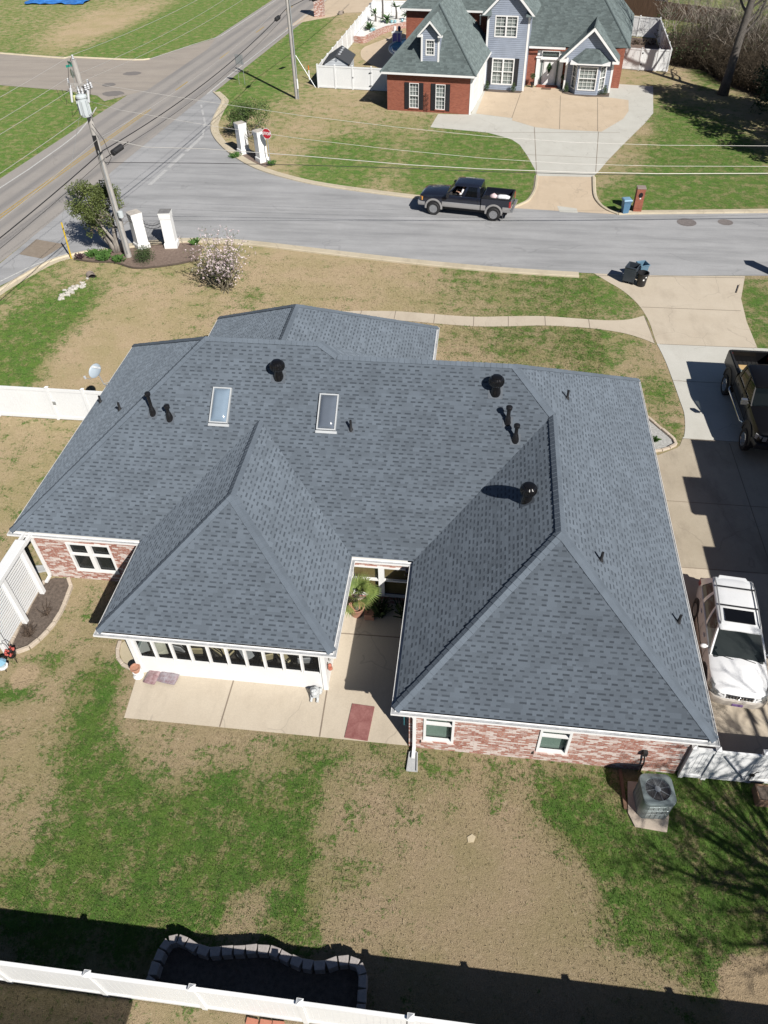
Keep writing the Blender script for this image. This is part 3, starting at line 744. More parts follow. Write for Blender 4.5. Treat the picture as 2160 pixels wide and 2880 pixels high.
plane([F3(x3 + E_, yN + E_, E_), F3(x3 + E_, yR + E_, E_), AR, V2], (x3, yR), (1, 0))
plane([F3(x3 + E_, yR + E_, E_), F3(xR - E_, yR + E_, E_), AR], (x3, yR), (0, 1))
plane([F3(x1 + E_, yN + E_, E_), F3(x1 + E_, yW + E_, E_), AS, V1], (x1, yW), (1, 0))
plane([F3(x2 - E_, yW + E_, E_), F3(x2 - E_, yN + E_, E_), V1, AS], (x2, yW), (-1, 0))
plane([F3(x1 + E_, yW + E_, E_), F3(x2 - E_, yW + E_, E_), AS], (x1, yW), (0, 1))
plane([F3(xL + E_, yN + E_, E_), RL0, F3(xL + E_, yB - E_, E_)], (xL, yN), (1, 0))
plane([F3(xL + E_, yB - E_, E_), RL0, RL1, V3, F3(gx0 + E_, yB - E_, E_)], (xL, yB), (0, -1))
plane([F3(gx1 - E_, yJ - E_, E_), V3, RL1, RR0], (xL, yJ), (0, -1))
plane([F3(gx1 - E_, yJ - E_, E_), RR0, RR1, F3(xR - E_, yJ - E_, E_)], (xL, yJ), (0, -1))
plane([F3(gx0 + E_, gy - E_, E_), F3(gx0 + E_, yB - E_, E_), V3, G], (gx0, gy), (1, 0))
plane([F3(gx1 - E_, yJ - E_, E_), F3(gx1 - E_, gy - E_, E_), G, V3], (gx1, gy), (-1, 0))
plane([F3(gx0 + E_, gy - E_, E_), G, F3(gx1 - E_, gy - E_, E_)], (gx0, gy), (0, -1))
roof = roofb.build('roof', SH, house)
# ridge and hip caps, laid as short overlapping pieces
capb = MB()
def caps(a, b_, n1, n2, wd=.155):
    a, b_ = V(a), V(b_); t = (b_ - a); L = t.length; t /= L
    d = []
    for n_ in (n1, n2):
        n_ = V(n_).normalized(); q = n_.cross(t)
        if q.z > 0: q = -q
        d.append((q, n_))
    k = max(1, round(L / .2)); up = (d[0][1] + d[1][1]).normalized()
    for i in range(k):
        s = a + t * (L * i / k); e = a + t * (L * (i + 1.25) / k if i < k - 1 else L)
        j = rng.uniform(-.006, .006)
        lo, hi = .034 + j, .016
        for q, n_ in d:
            capb.face([s + up * lo, e + up * hi, e + q * wd + n_ * hi, s + q * (wd + j) + n_ * lo])
            capb.face([s + q * (wd + j) + n_ * lo, e + q * wd + n_ * hi, e + q * wd, s + q * wd])
        capb.face([s + up * lo, s + d[0][0] * wd + d[0][1] * lo, s + d[0][0] * wd, s]); capb.face([s + up * lo, s + d[1][0] * wd + d[1][1] * lo, s + d[1][0] * wd, s])
nS, nN, nE, nW = (0, -PM, 1), (0, PM, 1), (PM, 0, 1), (-PM, 0, 1)
for a, b_, p, q in ((F3(xL + E_, yN + E_, E_), RL0, nS, nW), (F3(xL + E_, yB - E_, E_), RL0, nN, nW), (RL0, RL1, nS, nN), (RR0, RR1, nS, nN), (RL1, RR0, nS, nE),
                    (F3(xR - E_, yJ - E_, E_), RR1, nN, nE), (V2, RR1, nS, nE), (AR, V2, nW, nE), (F3(x3 + E_, yR + E_, E_), AR, nS, nW), (F3(xR - E_, yR + E_, E_), AR, nS, nE),
                    (AS, V1, nW, nE), (F3(x1 + E_, yW + E_, E_), AS, nS, nW), (F3(x2 - E_, yW + E_, E_), AS, nS, nE), (V3, G, nW, nE), (F3(gx0 + E_, gy - E_, E_), G, nN, nW), (F3(gx1 - E_, gy - E_, E_), G, nN, nE)):
    caps(a, b_, p, q)
capb.build('ridge_cap', SH_CAP, roof)
# gutter all round, white outside and dusty within
gb = MB()
prof = [(.125, -.16, 0), (.02, -.09, 0), (0, -.065, 0), (0, 0, 0), (.014, 0, 0), (.016, -.018, 1), (.10, -.014, 1), (.115, .03, 0)]
rg = [[(p.x, p.y, ZE + z) for p in inset(LOOP, a)] for a, z, _ in prof]
for k in range(len(prof) - 1):
    for j in range(len(LOOP)):
        j2 = (j + 1) % len(LOOP)
        gb.face([rg[k][j], rg[k][j2], rg[k + 1][j2], rg[k + 1][j]], prof[k + 1][2])
gb.build('gutter', [WHITE, GUT_IN], house)
sb = MB(); sb.face([(p.x, p.y, ZE - .158) for p in reversed(inset(LOOP, .12))]); sb.build('soffit', WHITE, house)
# walls
WT = ZE - .158
wb_ = MB(); ww = MB()
LW = [(1.22, 2.84, .46, 1.97)]
wall(wb_, (-15.0, 16.58), (-10.1, 16.58), 0, WT, LW)
wall(wb_, (-15.0, 27.9), (-15.0, 16.58), 0, WT)
wall(wb_, (-15.0, 27.9), (-11.6, 27.9), 0, WT); wall(wb_, (-11.6, 30.8), (-11.6, 27.9), 0, WT); wall(wb_, (-2.2, 30.8), (-11.6, 30.8), 0, WT); wall(wb_, (-2.2, 27.3), (-2.2, 30.8), 0, WT); wall(wb_, (6.85, 27.3), (-2.2, 27.3), 0, WT)
wall(wb_, (6.85, 11.15), (6.85, 27.3), 0, WT)
RW = [(.43, 1.33, .52, 1.84), (3.75, 4.65, .52, 1.78)]
wall(wb_, (-1.0, 11.15), (6.85, 11.15), 0, WT, RW)
wall(wb_, (-1.0, 16.58), (-1.0, 11.15), 0, WT)
wall(wb_, (-3.8, 16.58), (-1.0, 16.58), 0, WT, [(.3, 2.35, .42, 1.96)])
wb_.build('wall', BRICK, house)
# row-lock course under the right windows
window(house, (-13.78, 16.58), (-12.16, 16.58), .46, 1.97, 2, 1, .075, back=-.07, mull=.17, split=.6, label='twin white window with dark panes in the pink brick')
window(house, (-.57, 11.15), (.33, 11.15), .52, 1.84, 1, 1, .075, back=-.07, split=.72, pane=glassmat('greenish_glass', (.06, .09, .08), .75), backing=[(.05, .85, .52, 1.84, BLIND_GR)])
window(house, (2.75, 11.15), (3.65, 11.15), .52, 1.78, 1, 1, .075, back=-.07, split=.72, pane=MATS['greenish_glass'], backing=[(.05, .85, .52, 1.78, BLIND_GR)])
window(house, (-3.5, 16.58), (-1.45, 16.58), .42, 1.96, 2, 1, .06, back=-.07, mull=.2, split=.55, backing=[(.05, .93, .42, 1.96, TAN_REFL), (1.1, 2.0, .42, 1.96, TAN_REFL)], label='wide courtyard window with a painted tan reflection behind its panes')
for u, z in ((-.57, .52), (2.75, .52)):
    s = MB(); s.box(u - .05, 11.07, z - .13, u + .95, 11.15, z - .003); s.build('sill', BRICK, house)
# sunroom
SR0, SR1 = (-10.1, 12.85), (-3.8, 12.85)
PW = .5815
holes = [(.15 + .06 + k * (PW + .017), .15 + .06 + k * (PW + .017) + PW - .03, .87, 2.05) for k in range(10)]
wall(ww, SR0, SR1, 0, WT, holes, .08)
hs = [(.4 + k * 1.1, 1.35 + k * 1.1, .95, 2.0) for k in range(3)]
wall(ww, (-10.1, 16.58), (-10.1, 12.85), 0, WT, hs, .08)
wall(ww, (-3.8, 12.85), (-3.8, 16.58), 0, WT, [(.35, 1.25, .05, 2.0), (1.6, 2.4, .95, 2.0), (2.6, 3.4, .95, 2.0)], .08)
sw = ww.build('sunroom_wall', WHITE, house)
for h in holes: window(house, (-10.1 + h[0], 12.85), (-10.1 + h[1], 12.85), h[2], h[3], 1, 0, .020, back=-.06, proud=.012, pane=PANE_SUN)
for h in hs: window(house, (-10.1, 16.58 - h[0]), (-10.1, 16.58 - h[1]), h[2], h[3], 1, 0, .03, back=-.06, proud=.012, pane=PANE_SUN)
for h in [(1.6, 2.4), (2.6, 3.4)]: window(house, (-3.8, 12.85 + h[0]), (-3.8, 12.85 + h[1]), .95, 2.0, 1, 0, .03, back=-.06, proud=.012, pane=PANE_SUN)
b = MB(); b.box(-3.86, 13.2, .05, -3.8, 14.1, 2.0); dd = b.build('door', WHITE, house)
b = MB(); b.box(-3.797, 13.32, .9, -3.79, 13.98, 1.85); b.build('pane', PANE, dd)
b = MB(); b.tube([(-3.8, 13.28, 1.0), (-3.74, 13.28, 1.0), (-3.74, 13.36, 1.0)], .014); b.build('handle', GALV, dd)
b = MB(); b.face([(p.x, p.y, .012) for p in inset([(-15.0, 16.6), (-1.0, 16.6), (-1.0, 11.17), (6.83, 11.17), (6.83, 27.2), (-15.0, 27.2)], .02)]); b.build('floor', DARKIN, house)
b = MB(); b.box(-10.02, 12.93, .0, -3.88, 16.5, .035); b.build('sunroom_floor', pmat('sunroom_tile', (.10, .085, .075), .6), house)
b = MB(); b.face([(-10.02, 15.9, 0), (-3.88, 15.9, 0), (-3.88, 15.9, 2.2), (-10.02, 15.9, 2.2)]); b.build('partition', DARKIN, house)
# white corner posts of the sunroom
b = MB()
for x in (-10.13, -3.92): b.box(x, 12.82, 0, x + .15, 12.97, WT)
b.build('corner_post', WHITE, house)
# downspouts
def downspout(x, y, kick=.16):
    b = MB(); b.box(x - .05, y - .085, .12, x + .05, y - .01, ZE - .12)
    b.box(x - .05, y - .01 - .38, 0, x + .05, y - .03, .075, 0, Matrix.Translation(V((0, 0, .085))))
    b.box(x - .05, y - .32, ZE - .16, x + .05, y - .02, ZE - .10)
    b.build('downspout', WHITE, house)
downspout(-14.95, 16.56); downspout(-.83, 11.13)
# turbine vents, flues and plumbing stacks
TURB = pmat('gloss_black_steel', (.008, .008, .009), .18, .0, var=.2, scale=9)
def onroof(x, y, pl):
    return {'S': ZE + .025 + PM * (y - yN), 'E': ZE + .025 + PM * (xR - x), 'W': ZE + .025 + PM * (x - xL), 'w': ZE + .025 + PM * (x - x3), }[pl]
FLASH = pmat('painted_flashing', (.085, .10, .12), .6, var=.25, scale=8)
def turbine(x, y, pl):
    z = onroof(x, y, pl)
    n_ = V({'S': nS, 'E': nE, 'W': nW, 'w': nW}[pl]).normalized()
    b = MB(); q = n_.to_track_quat('Z', 'Y').to_matrix().to_4x4(); q.translation = V((x, y, z))
    b.box(-.25, -.25, .004, .25, .25, .010, 1, q)
    b.lathe([(.19, -.1), (.17, .08), (.155, .12), (.155, .30)], (x, y, z), 20)
    o = b.build('turbine_vent', [TURB, FLASH], house, smooth=40)
    h = MB(); n = 44; rg = []
    for r, zz in ((.17, .28), (.22, .31), (.255, .38), (.26, .47), (.235, .55), (.18, .60), (.15, .607)):
        rg.append([(x + (r * (1 + (.035 if k % 2 else -.035)) if r > .18 else x * 0 + r) * math.cos(2 * PI * k / n) - (0 if r > .18 else 0), y + (r * (1 + (.035 if k % 2 else -.035)) if r > .18 else r) * math.sin(2 * PI * k / n), z + zz) for k in range(n)])
    h.rings(rg, 0, True)
    h.lathe([(.165, .606), (.165, .625), (.13, .635), (.01, .64)], (x, y, z), 20)
    h.build('turbine_head', TURB, o, smooth=20)
for a in ((-6.62, 21.45, 'S'), (.98, 21.33, 'S'), (2.09, 17.12, 'w')): turbine(*a)
def flue(x, y, pl, h, r=.075, cap=True, collar=.13):
    z = onroof(x, y, pl); b = MB()
    n_ = V({'S': nS, 'E': nE, 'W': nW}[pl]).normalized(); q = n_.to_track_quat('Z', 'Y').to_matrix().to_4x4(); q.translation = V((x, y, z))
    b.box(-.17, -.2, .003, .17, .2, .009, 1, q)
    b.lathe([(collar + .05, -.16), (collar, .08), (r + .02, .22), (r, .25), (r, h - .12)], (x, y, z), 14)
    if cap: b.lathe([(r + .01, h - .14), (r + .04, h - .12), (r + .045, h - .02), (r + .02, h), (.01, h + .02)], (x, y, z), 14)
    b.build('flue_pipe', [BLACK, FLASH], house, smooth=40)
flue(-11.0, 20.15, 'S', .88, .055, True, .10); flue(-10.36, 20.03, 'S', .56, .06, True, .11); flue(1.45, 20.48, 'S', .66, .065, True, .10); flue(1.74, 20.0, 'S', .64, .06, True, .11)
def stack(x, y, pl, h):
    z = onroof(x, y, pl); b = MB()
    n_ = V({'S': nS, 'E': nE, 'W': nW}[pl]).normalized(); q = n_.to_track_quat('Z', 'Y').to_matrix().to_4x4(); q.translation = V((x, y, z))
    b.box(-.1, -.11, .003, .1, .11, .009, 1, q)
    b.lathe([(.085, -.08), (.06, .06), (.045, .08), (.042, h), (.03, h)], (x, y, z), 10)
    b.build('vent_pipe', [BLACKP, FLASH], house, smooth=40)
stack(-3.87, 20.0, 'S', .40)
for x, y in ((3.58, 22.4), (4.21, 15.07), (6.75, 14.48)): stack(x, y, 'E', .34)
for x, y in ((-15.0, 23.55), (-12.74, 21.04)): stack(x, y, 'W', .32)
# skylights
SKY_D = None
def skylight(xa, ya, wid, ln, label, tint, rough):
    n_ = V(nS).normalized(); upv = V((0, 1, PM)).normalized()
    o_ = V((xa, ya, onroof(xa, ya, 'S')))
    M = Matrix(((1, upv.x, n_.x, o_.x), (0, upv.y, n_.y, o_.y), (0, upv.z, n_.z, o_.z), (0, 0, 0, 1)))
    b = MB(); t = .042
    b.box(0, 0, -.02, wid, t, .11, 0, M); b.box(0, ln - t, -.02, wid, ln, .11, 0, M); b.box(0, t, -.02, t, ln - t, .11, 0, M); b.box(wid - t, t, -.02, wid, ln - t, .11, 0, M)
    b.box(-.03, -.11, .0, wid + .05, -.02, .05, 0, M)
    o = b.build('skylight', pmat('skylight_frame', (.52, .54, .55), .45, .2, var=.06), house); o['label'] = label
    d = MB(); n1, n2 = 12, 20
    def pt(i, j):
        u, v = i / n1, j / n2
        hgt = .135 * (1 - abs(2 * u - 1) ** 3.2) ** .8 * (1 - abs(2 * v - 1) ** 5) ** .8
        return M @ V((t + u * (wid - 2 * t), t + v * (ln - 2 * t), .075 + hgt))
    g = [[pt(i, j) for i in range(n1 + 1)] for j in range(n2 + 1)]
    d.rings(g, 0, False, False)
    d.build('dome', tint, o, smooth='all')
ACR = pmat('blue_grey_acrylic', (.21, .275, .345), .12, var=.05, spec=.9, coat=.6)
ACR2 = pmat('smoked_acrylic', (.115, .135, .165), .1, var=.06, spec=.9, coat=.6)
skylight(-8.9, 19.95, .67, 1.30, 'pale blue skylight dome', ACR, .1)
skylight(-5.07, 19.93, .67, 1.30, 'smoked darker skylight dome', ACR2, .1)
# conduit and meter on the right rear wall, small lamp in the courtyard corner
b = MB(); b.tube([(5.83, 11.08, .05), (5.83, 11.08, .6), (5.75, 11.08, 1.1)], .022); b.box(5.69, 11.02, 1.05, 5.81, 11.13, 1.22)
b.build('conduit', BLACKP, house)
b = MB(); b.ball((-1.55, 16.35, 2.14), .09); b.ball((-1.6, 16.22, 2.05), .04); b.build('security_lamp', pmat('navy_plastic', (.02, .025, .05), .4), house, smooth=True)
# ---------------------------------------------------------------- sunroom furniture
CUSH = pmat('tan_cushion', (.66, .53, .32), .9, var=.12, scale=5)
CUSHG = pmat('grey_cushion', (.56, .53, .55), .9, var=.12, scale=5)
FR_DK = pmat('dark_chair_frame', (.03, .027, .026), .5)
def patio_chair(cush):
    t = proto('patio_chair', 'x', 'chair', 'chairs inside the sunroom')
    b = MB()
    for sx in (-.29, .29):
        b.tube([(sx, -.28, 0), (sx, -.28, .6), (sx, .26, .6), (sx * .95, .32, 0)], .022)
        b.tube([(sx * .9, .22, .4), (sx * .9, .4, .98)], .02)
    b.tube([(-.26, .4, .98), (.26, .4, .98)], .02); b.box(-.29, -.28, .36, .29, .28, .39)
    for k in range(5): b.tube([(-.2 + .1 * k, .24, .42), (-.2 + .1 * k, .4, .97)], .01)
    b.build('frame', FR_DK, t)
    b = MB(); b.box(-.26, -.28, .39, .26, .22, .50); b.build('seat_cushion', cush, t, bevel=.035)
    b = MB(); b.box(-.25, 0, 0, .25, .1, .5, 0, Matrix.Translation(V((0, .2, .5))) @ Matrix.Rotation(R(-17), 4, 'X')); b.build('back_cushion', cush, t, bevel=.035)
    return t
c0 = patio_chair(CUSH)
place(c0, (-8.15, 13.72, .035), R(185)); c0['label'] = 'tan cushioned patio chair inside the sunroom, behind the fourth pane from the left'
for x, y, a, l in ((-7.35, 13.7, 150, 'tan cushioned patio chair inside the sunroom, just left of the round grey table'),
                   (-5.95, 13.7, 200, 'tan cushioned patio chair inside the sunroom, just right of the round grey table'),
                   (-5.25, 13.75, 140, 'tan cushioned patio chair inside the sunroom, behind the third pane from the right')):
    dup(c0, (x, y, .035), R(a), label=l)
c1 = patio_chair(CUSHG); place(c1, (-8.85, 13.75, .035), R(170)); c1['label'] = 'grey cushioned patio chair inside the sunroom, behind the third pane from the left'
c1b = dup(c1, (-4.65, 13.72, .035), R(190), label='grey cushioned patio chair inside the sunroom, behind the second pane from the right')
t = thing('round_table', 'round grey table inside the sunroom behind its middle panes', 'table', (-6.62, 13.66, .035))
b = MB(); b.lathe([(.32, .52), (.34, .53), (.34, .555), (.01, .56)], (-6.62, 13.66, .035), 24); b.build('table_top', pmat('grey_table_top', (.56, .55, .58), .6), t, smooth=True)
b = MB(); b.lathe([(.2, 0), (.2, .02), (.03, .05), (.03, .52)], (-6.62, 13.66, .035), 14); b.build('pedestal', FR_DK, t, smooth=True)
t = thing('wicker_seat', 'cream wicker seat inside the sunroom behind its leftmost pane', 'seat', (-9.62, 13.6, .035))
b = MB(); b.lathe([(.24, 0), (.3, .2), (.28, .42), (.01, .44)], (-9.62, 13.6, .035), 18); b.build('seat', pmat('cream_wicker', (.72, .67, .56), .9, scale=20), t, smooth=True)
b = MB(); b.lathe([(.3, .4), (.33, .7), (.28, .9), (.24, .9), (.28, .7), (.25, .44)], (-9.62, 13.66, .035), 18); b.build('backrest', MATS['cream_wicker'], t, smooth=True)

# ---------------------------------------------------------------- air conditioner on its pad
t = thing('condenser_unit', 'grey air conditioning unit with a round fan grille on a tan slab behind the house', 'air conditioner', (6.0, 10.12, 0))
def rsq(cx, cy, s, r, z, n=6, rot=.08):
    out = []
    for q, (sx, sy) in enumerate(((1, 1), (-1, 1), (-1, -1), (1, -1))):
        for k in range(n + 1):
            a = PI / 2 * q + PI / 2 * k / n
            x, y = sx * (s - r) + r * math.cos(a), sy * (s - r) + r * math.sin(a)
            out.append((cx + x * math.cos(rot) - y * math.sin(rot), cy + x * math.sin(rot) + y * math.cos(rot), z))
    return out
ACM = pmat('grey_green_enamel', (.165, .20, .205), .38, var=.07, scale=3)
ACL = pmat('louvre_enamel', (.29, .34, .35), .3, .25, var=.07, scale=3)
b = MB(); b.rings([rsq(6.0, 10.12, .40, .16, .06), rsq(6.0, 10.12, .40, .16, .92)], 0); b.build('core', DARKIN, t, smooth=40)
b = MB(); n = 64
P0 = rsq(6.0, 10.12, .425, .17, 0, 15)
for k in range(len(P0)):
    p = V(P0[k]); c_ = V((6.0, 10.12, 0)); d = (p - c_).normalized()
    if k % 2 == 0: b.box(-.016, -.006, .1, .016, .006, .90, 0, Matrix.Translation(p) @ Matrix.Rotation(math.atan2(d.y, d.x) + PI / 2, 4, 'Z'))
for j in range(4):
    for a_, c_ in ((0, 1), (1, 2), (2, 3), (3, 0)):
        pass
P1 = rsq(6.0, 10.12, .42, .17, 0, 15)
for zz in (.3, .52, .74): b.rings([[(p[0], p[1], zz) for p in rsq(6.0, 10.12, .41, .165, 0)], [(p[0], p[1], zz + .02) for p in rsq(6.0, 10.12, .43, .17, 0)], [(p[0], p[1], zz + .035) for p in rsq(6.0, 10.12, .41, .165, 0)]], 0, False)
# long flats between the louvres on the straight sides
for q in range(4):
    a_ = .08 + q * PI / 2
    for k in range(4):
        u = -.2 + k * .135
        M = Matrix.Translation(V((6.0, 10.12, 0))) @ Matrix.Rotation(a_, 4, 'Z')
        b.box(u - .06, -.428, .1, u + .06, -.415, .9, 0, M)
b.build('louvre_panel', ACL, t)
b = MB(); b.rings([rsq(6.0, 10.12, .43, .17, .04), rsq(6.0, 10.12, .43, .17, .1)], 0); b.build('base_pan', ACM, t, smooth=40)
b = MB(); top = []
o1, o2 = rsq(6.0, 10.12, .455, .2, 0, 15), rsq(6.0, 10.12, .44, .19, 0, 15)
circ = lambda r, z: [(6.0 + r * math.cos(.08 + 2 * PI * k / 64), 10.12 + r * math.sin(.08 + 2 * PI * k / 64), z) for k in range(64)]
b.rings([[(p[0], p[1], .88) for p in o1], [(p[0], p[1], .955) for p in o1], [(p[0], p[1], .985) for p in o2], circ(.345, 1.005), circ(.335, .985), circ(.33, .85)], 0, False)
b.build('top_cover', ACM, t, smooth=50)
b = MB()
for r in [.06 + .027 * k for k in range(11)]:
    b.tube([(6.0 + r * math.cos(2 * PI * k / 40), 10.12 + r * math.sin(2 * PI * k / 40), .985) for k in range(41)], .0035, 3, cap=False)
for k in range(8):
    a_ = .3 + k * PI / 4; b.tube([(6.0 + .05 * math.cos(a_), 10.12 + .05 * math.sin(a_), .988), (6.0 + .34 * math.cos(a_), 10.12 + .34 * math.sin(a_), .988)], .007, 4)
b.lathe([(.085, .97), (.085, .995), (.01, 1.0)], (6.0, 10.12, 0), 20); b.build('fan_grille', pmat('grille_grey', (.27, .30, .33), .4, .3), t, smooth=40)
b = MB()
for k in range(4):
    a_ = .7 + k * PI / 2
    M = Matrix.Translation(V((6.0, 10.12, .86))) @ Matrix.Rotation(a_, 4, 'Z') @ Matrix.Rotation(R(22), 4, 'X')
    b.box(.05, -.1, -.004, .31, .12, .004, 0, M)
b.build('fan_blade', pmat('fan_metal', (.32, .33, .35), .35, .5), t)
t2 = thing('concrete_pad', 'tan concrete slab under the air conditioning unit', 'slab', (5.95, 10.1, 0))
b = MB(); b.prism([(5.35, 9.8), (5.5, 9.42), (6.36, 9.36), (6.48, 9.8), (6.5, 10.75), (5.45, 10.75)], 0, .05); b.build('slab', pmat('pad_concrete', (.46, .39, .32), .9, scale=4), t2, bevel=.01)
b = MB(); b.box(-.045, -.6, 0, .045, .6, .07, 0, Matrix.Translation(V((5.28, 10.5, 0))) @ Matrix.Rotation(.03, 4, 'Z'))
tag(b.build('timber_stake', pmat('old_timber', (.17, .10, .065), .9, stretch=(9, 1, 9)), None), 'brown timber lying in the shade left of the air conditioning unit', 'timber')
# splash blocks
SPL = pmat('grey_splash_concrete', (.42, .43, .43), .9, scale=5)
def splash(x, y, rz, lab):
    b = MB()
    b.prism([(-.13, 0), (.13, 0), (.17, -.62), (-.17, -.62)], 0, .035)
    for s in (-1, 1): b.prism([(s * .13, 0), (s * .10, 0), (s * .13, -.62), (s * .17, -.62)], .035, .085)
    b.box(-.13, -.03, .035, .13, 0, .085)
    o = tag(b.build('splash_block', SPL), lab, 'splash block', 'splash blocks under the downspouts'); place(o, (x, y, 0), rz)
splash(-.84, 10.98, R(1), 'grey concrete splash block on the lawn at the foot of the downspout beside the patio')
splash(-15.1, 16.95, R(-75), 'grey concrete splash block on the grass behind the trellis, by the left house corner')
# mat and clutter on the patio
b = MB(); b.box(-.365, -.6, 0, .365, .6, .022)
o = tag(b.build('doormat', pmat('maroon_mat', (.20, .07, .065), .95, scale=3, fine=18, col2=(.33, .155, .14), bump=.5), bevel=.006), 'maroon rectangular mat lying on the tan patio', 'mat'); place(o, (-2.6, 11.8, .021), R(-3))
def sack(x, y, rz, z, mat_, lab):
    b = MB(); n1, n2 = 10, 8
    for sgn in (1, -1):
        g = []
        for j in range(n2 + 1):
            row = []
            for i in range(n1 + 1):
                u, v = 2 * i / n1 - 1, 2 * j / n2 - 1
                h = .075 * (1 - u ** 4) ** .6 * (1 - v ** 4) ** .6 * (1 + .25 * math.sin(5 * u + 3 * v + x)) + .004
                row.append((u * .34 * (1 - .05 * v * v), v * .22 * (1 - .06 * u * u), .075 + sgn * h))
            g.append(row if sgn > 0 else row[::-1])
        b.rings(g, 0, False, False)
    o = tag(b.build('mulch_bag', mat_, smooth='all'), lab, 'bag'); place(o, (x, y, z), rz)
    return o
BAG = pmat('maroon_plastic_bag', (.19, .095, .10), .25, scale=7, fine=18, col2=(.36, .27, .28), coat=.4)
BAG2 = pmat('grey_plastic_bag', (.34, .33, .36), .22, scale=7, fine=18, col2=(.20, .12, .13), coat=.4)
sack(-9.62, 12.72, R(82), .02, BAG, 'maroon plastic mulch bag lying on the patio by the sunroom wall, left one of two').__setitem__('group', 'mulch bags by the sunroom wall')
sack(-9.1, 12.68, R(-8), .02, BAG2, 'grey and maroon mulch bag by the sunroom wall, right of the maroon bag').__setitem__('group', 'mulch bags by the sunroom wall')
t = thing('flower_pot', 'terracotta pot on a white stand at the left front corner of the sunroom', 'pot', (-10.12, 12.68, .0))
b = MB(); b.lathe([(.15, .02), (.17, .06), (.09, .12), (.09, .26), (.14, .3), (.01, .31)], (-10.12, 12.68, 0), 16); b.build('stand', WHITE, t, smooth=40)
b = MB(); b.lathe([(.10, .3), (.15, .48), (.17, .48), (.17, .53), (.14, .53), (.13, .48), (.01, .47)], (-10.12, 12.68, 0), 16); b.build('pot', pmat('terracotta', (.42, .22, .15), .85, scale=6), t, smooth=40)
# a light grey cloth-covered heap: patio statue
t = thing('garden_statue', 'small pale grey statue of a crouching lion at the right front corner of the sunroom', 'statue', (-4.15, 12.66, .02))
STN = pmat('pale_cast_stone', (.33, .35, .36), .85, scale=9, fine=30, col2=(.62, .64, .64), bump=.5)
b = MB(); b.ball((-4.16, 12.62, .17), (.16, .2, .17), 14); b.ball((-4.15, 12.48, .3), (.11, .10, .11), 12); b.ball((-4.15, 12.39, .27), (.05, .05, .045), 10); b.ball((-4.15, 12.54, .3), (.15, .09, .15), 14)
for s in (-1, 1): b.tube([(-4.15 + s * .09, 12.52, .2), (-4.15 + s * .1, 12.42, .07), (-4.15 + s * .1, 12.33, .045)], [.06, .045, .045], 8); b.ball((-4.15 + s * .13, 12.72, .1), (.08, .13, .1), 10); b.ball((-4.15 + s * .07, 12.5, .41), .032, 6)
b.build('body', STN, t, smooth='all')
b = MB(); b.tube([(-3.7, 13.05, .9), (-3.7, 13.05, 1.0)], .06); b.ball((-3.69, 13.05, 1.12), .07); b.ball((-3.69, 13.07, .92), .08)
tag(b.build('hanging_ornament', pmat('rust_ceramic', (.42, .14, .09), .5), smooth=True), 'rust red ceramic ornament hanging on the right side wall of the sunroom', 'ornament')
# coloured garden tools hanging on the shaded side wall of the right wing
t = thing('tool_rack', 'teal garden hose strips hanging under the left eave corner of the right wing', 'rack', (-1.1, 11.4, 1.2))
b = MB(); b.box(-1.11, 11.3, 1.55, -1.01, 11.75, 1.6)
b.build('rail', BLACKP, t)
b = MB()
for k in range(4): b.box(-1.17, 11.32 + k * .11, .95 - .1 * (k % 2), -1.12, 11.37 + k * .11, 1.6)
b.build('strap', pmat('teal_plastic', (.04, .16, .19), .5), t)
# curved little bed edge left of the sunroom
def edging(name, line, lab, mat_, h=.09, wd=.12, gap=.3, cat='edging'):
    P = smoothline([(p[0], p[1], 0) for p in line], 5); b = MB()
    acc = 0; last = P[0]; pts = [P[0]]
    for p in P[1:]:
        if (p - pts[-1]).length >= gap: pts.append(p)
    pts.append(P[-1])
    for a, c in zip(pts[:-1], pts[1:]):
        d = c - a
        if d.length < .05: continue
        M = Matrix.Translation((a + c) / 2) @ Matrix.Rotation(math.atan2(d.y, d.x) + rng.uniform(-.04, .04), 4, 'Z')
        l = d.length / 2 - .006; hh = h * rng.uniform(.85, 1.12)
        b.box(-l, -wd / 2, -.02, l, wd / 2, hh, 0, M)
    return tag(b.build(name, mat_, bevel=.018), lab, cat)
EDG = pmat('tan_edging_stone', (.42, .35, .27), .9, scale=3, fine=20, col2=(.58, .50, .41))
edging('bed_edging', [(-11.26, 13.97), (-11.18, 13.5), (-10.95, 13.15), (-10.63, 12.96), (-10.3, 12.88)], 'short curved tan stone edging left of the sunroom', EDG)
flat('dirt', [(-11.2, 13.9), (-11.1, 13.5), (-10.9, 13.2), (-10.6, 13.0), (-10.15, 12.95), (-10.15, 14.3), (-10.9, 14.3)], .006, concrete_mat('sandy_soil', (.44, .38, .26), (.5, .44, .32), (.34, .3, .2)))

# ---------------------------------------------------------------- trellis and its bed at the left
t = thing('trellis_screen', 'white louvred trellis screen with three thick posts in the mulch bed at the left edge', 'trellis', (-14.85, 14.4, 0))
TP = [(-14.93, 15.78), (-14.93, 14.42), (-14.93, 13.1)]
for x, y in TP:
    b = MB(); b.box(x - .085, y - .085, 0, x + .085, y + .085, 2.4); b.build('post', VINYL, t, bevel=.01)
b = MB()
for a, c in ((15.78, 14.42), (14.42, 13.1)):
    for k in range(17):
        z = .32 + k * .117
        b.box(-.011, -.5, -.034, .011, .5, .034, 0, Matrix.Translation(V((-14.93, (a + c) / 2, z))) @ Matrix.Scale((a - c - .17), 4, V((0, 1, 0))))
b.build('louvre', VINYL, t)
b = MB(); b.box(-15.12, 12.8, 2.4, -14.74, 16.0, 2.58); b.build('top_beam', VINYL, t, bevel=.012)
b = MB()
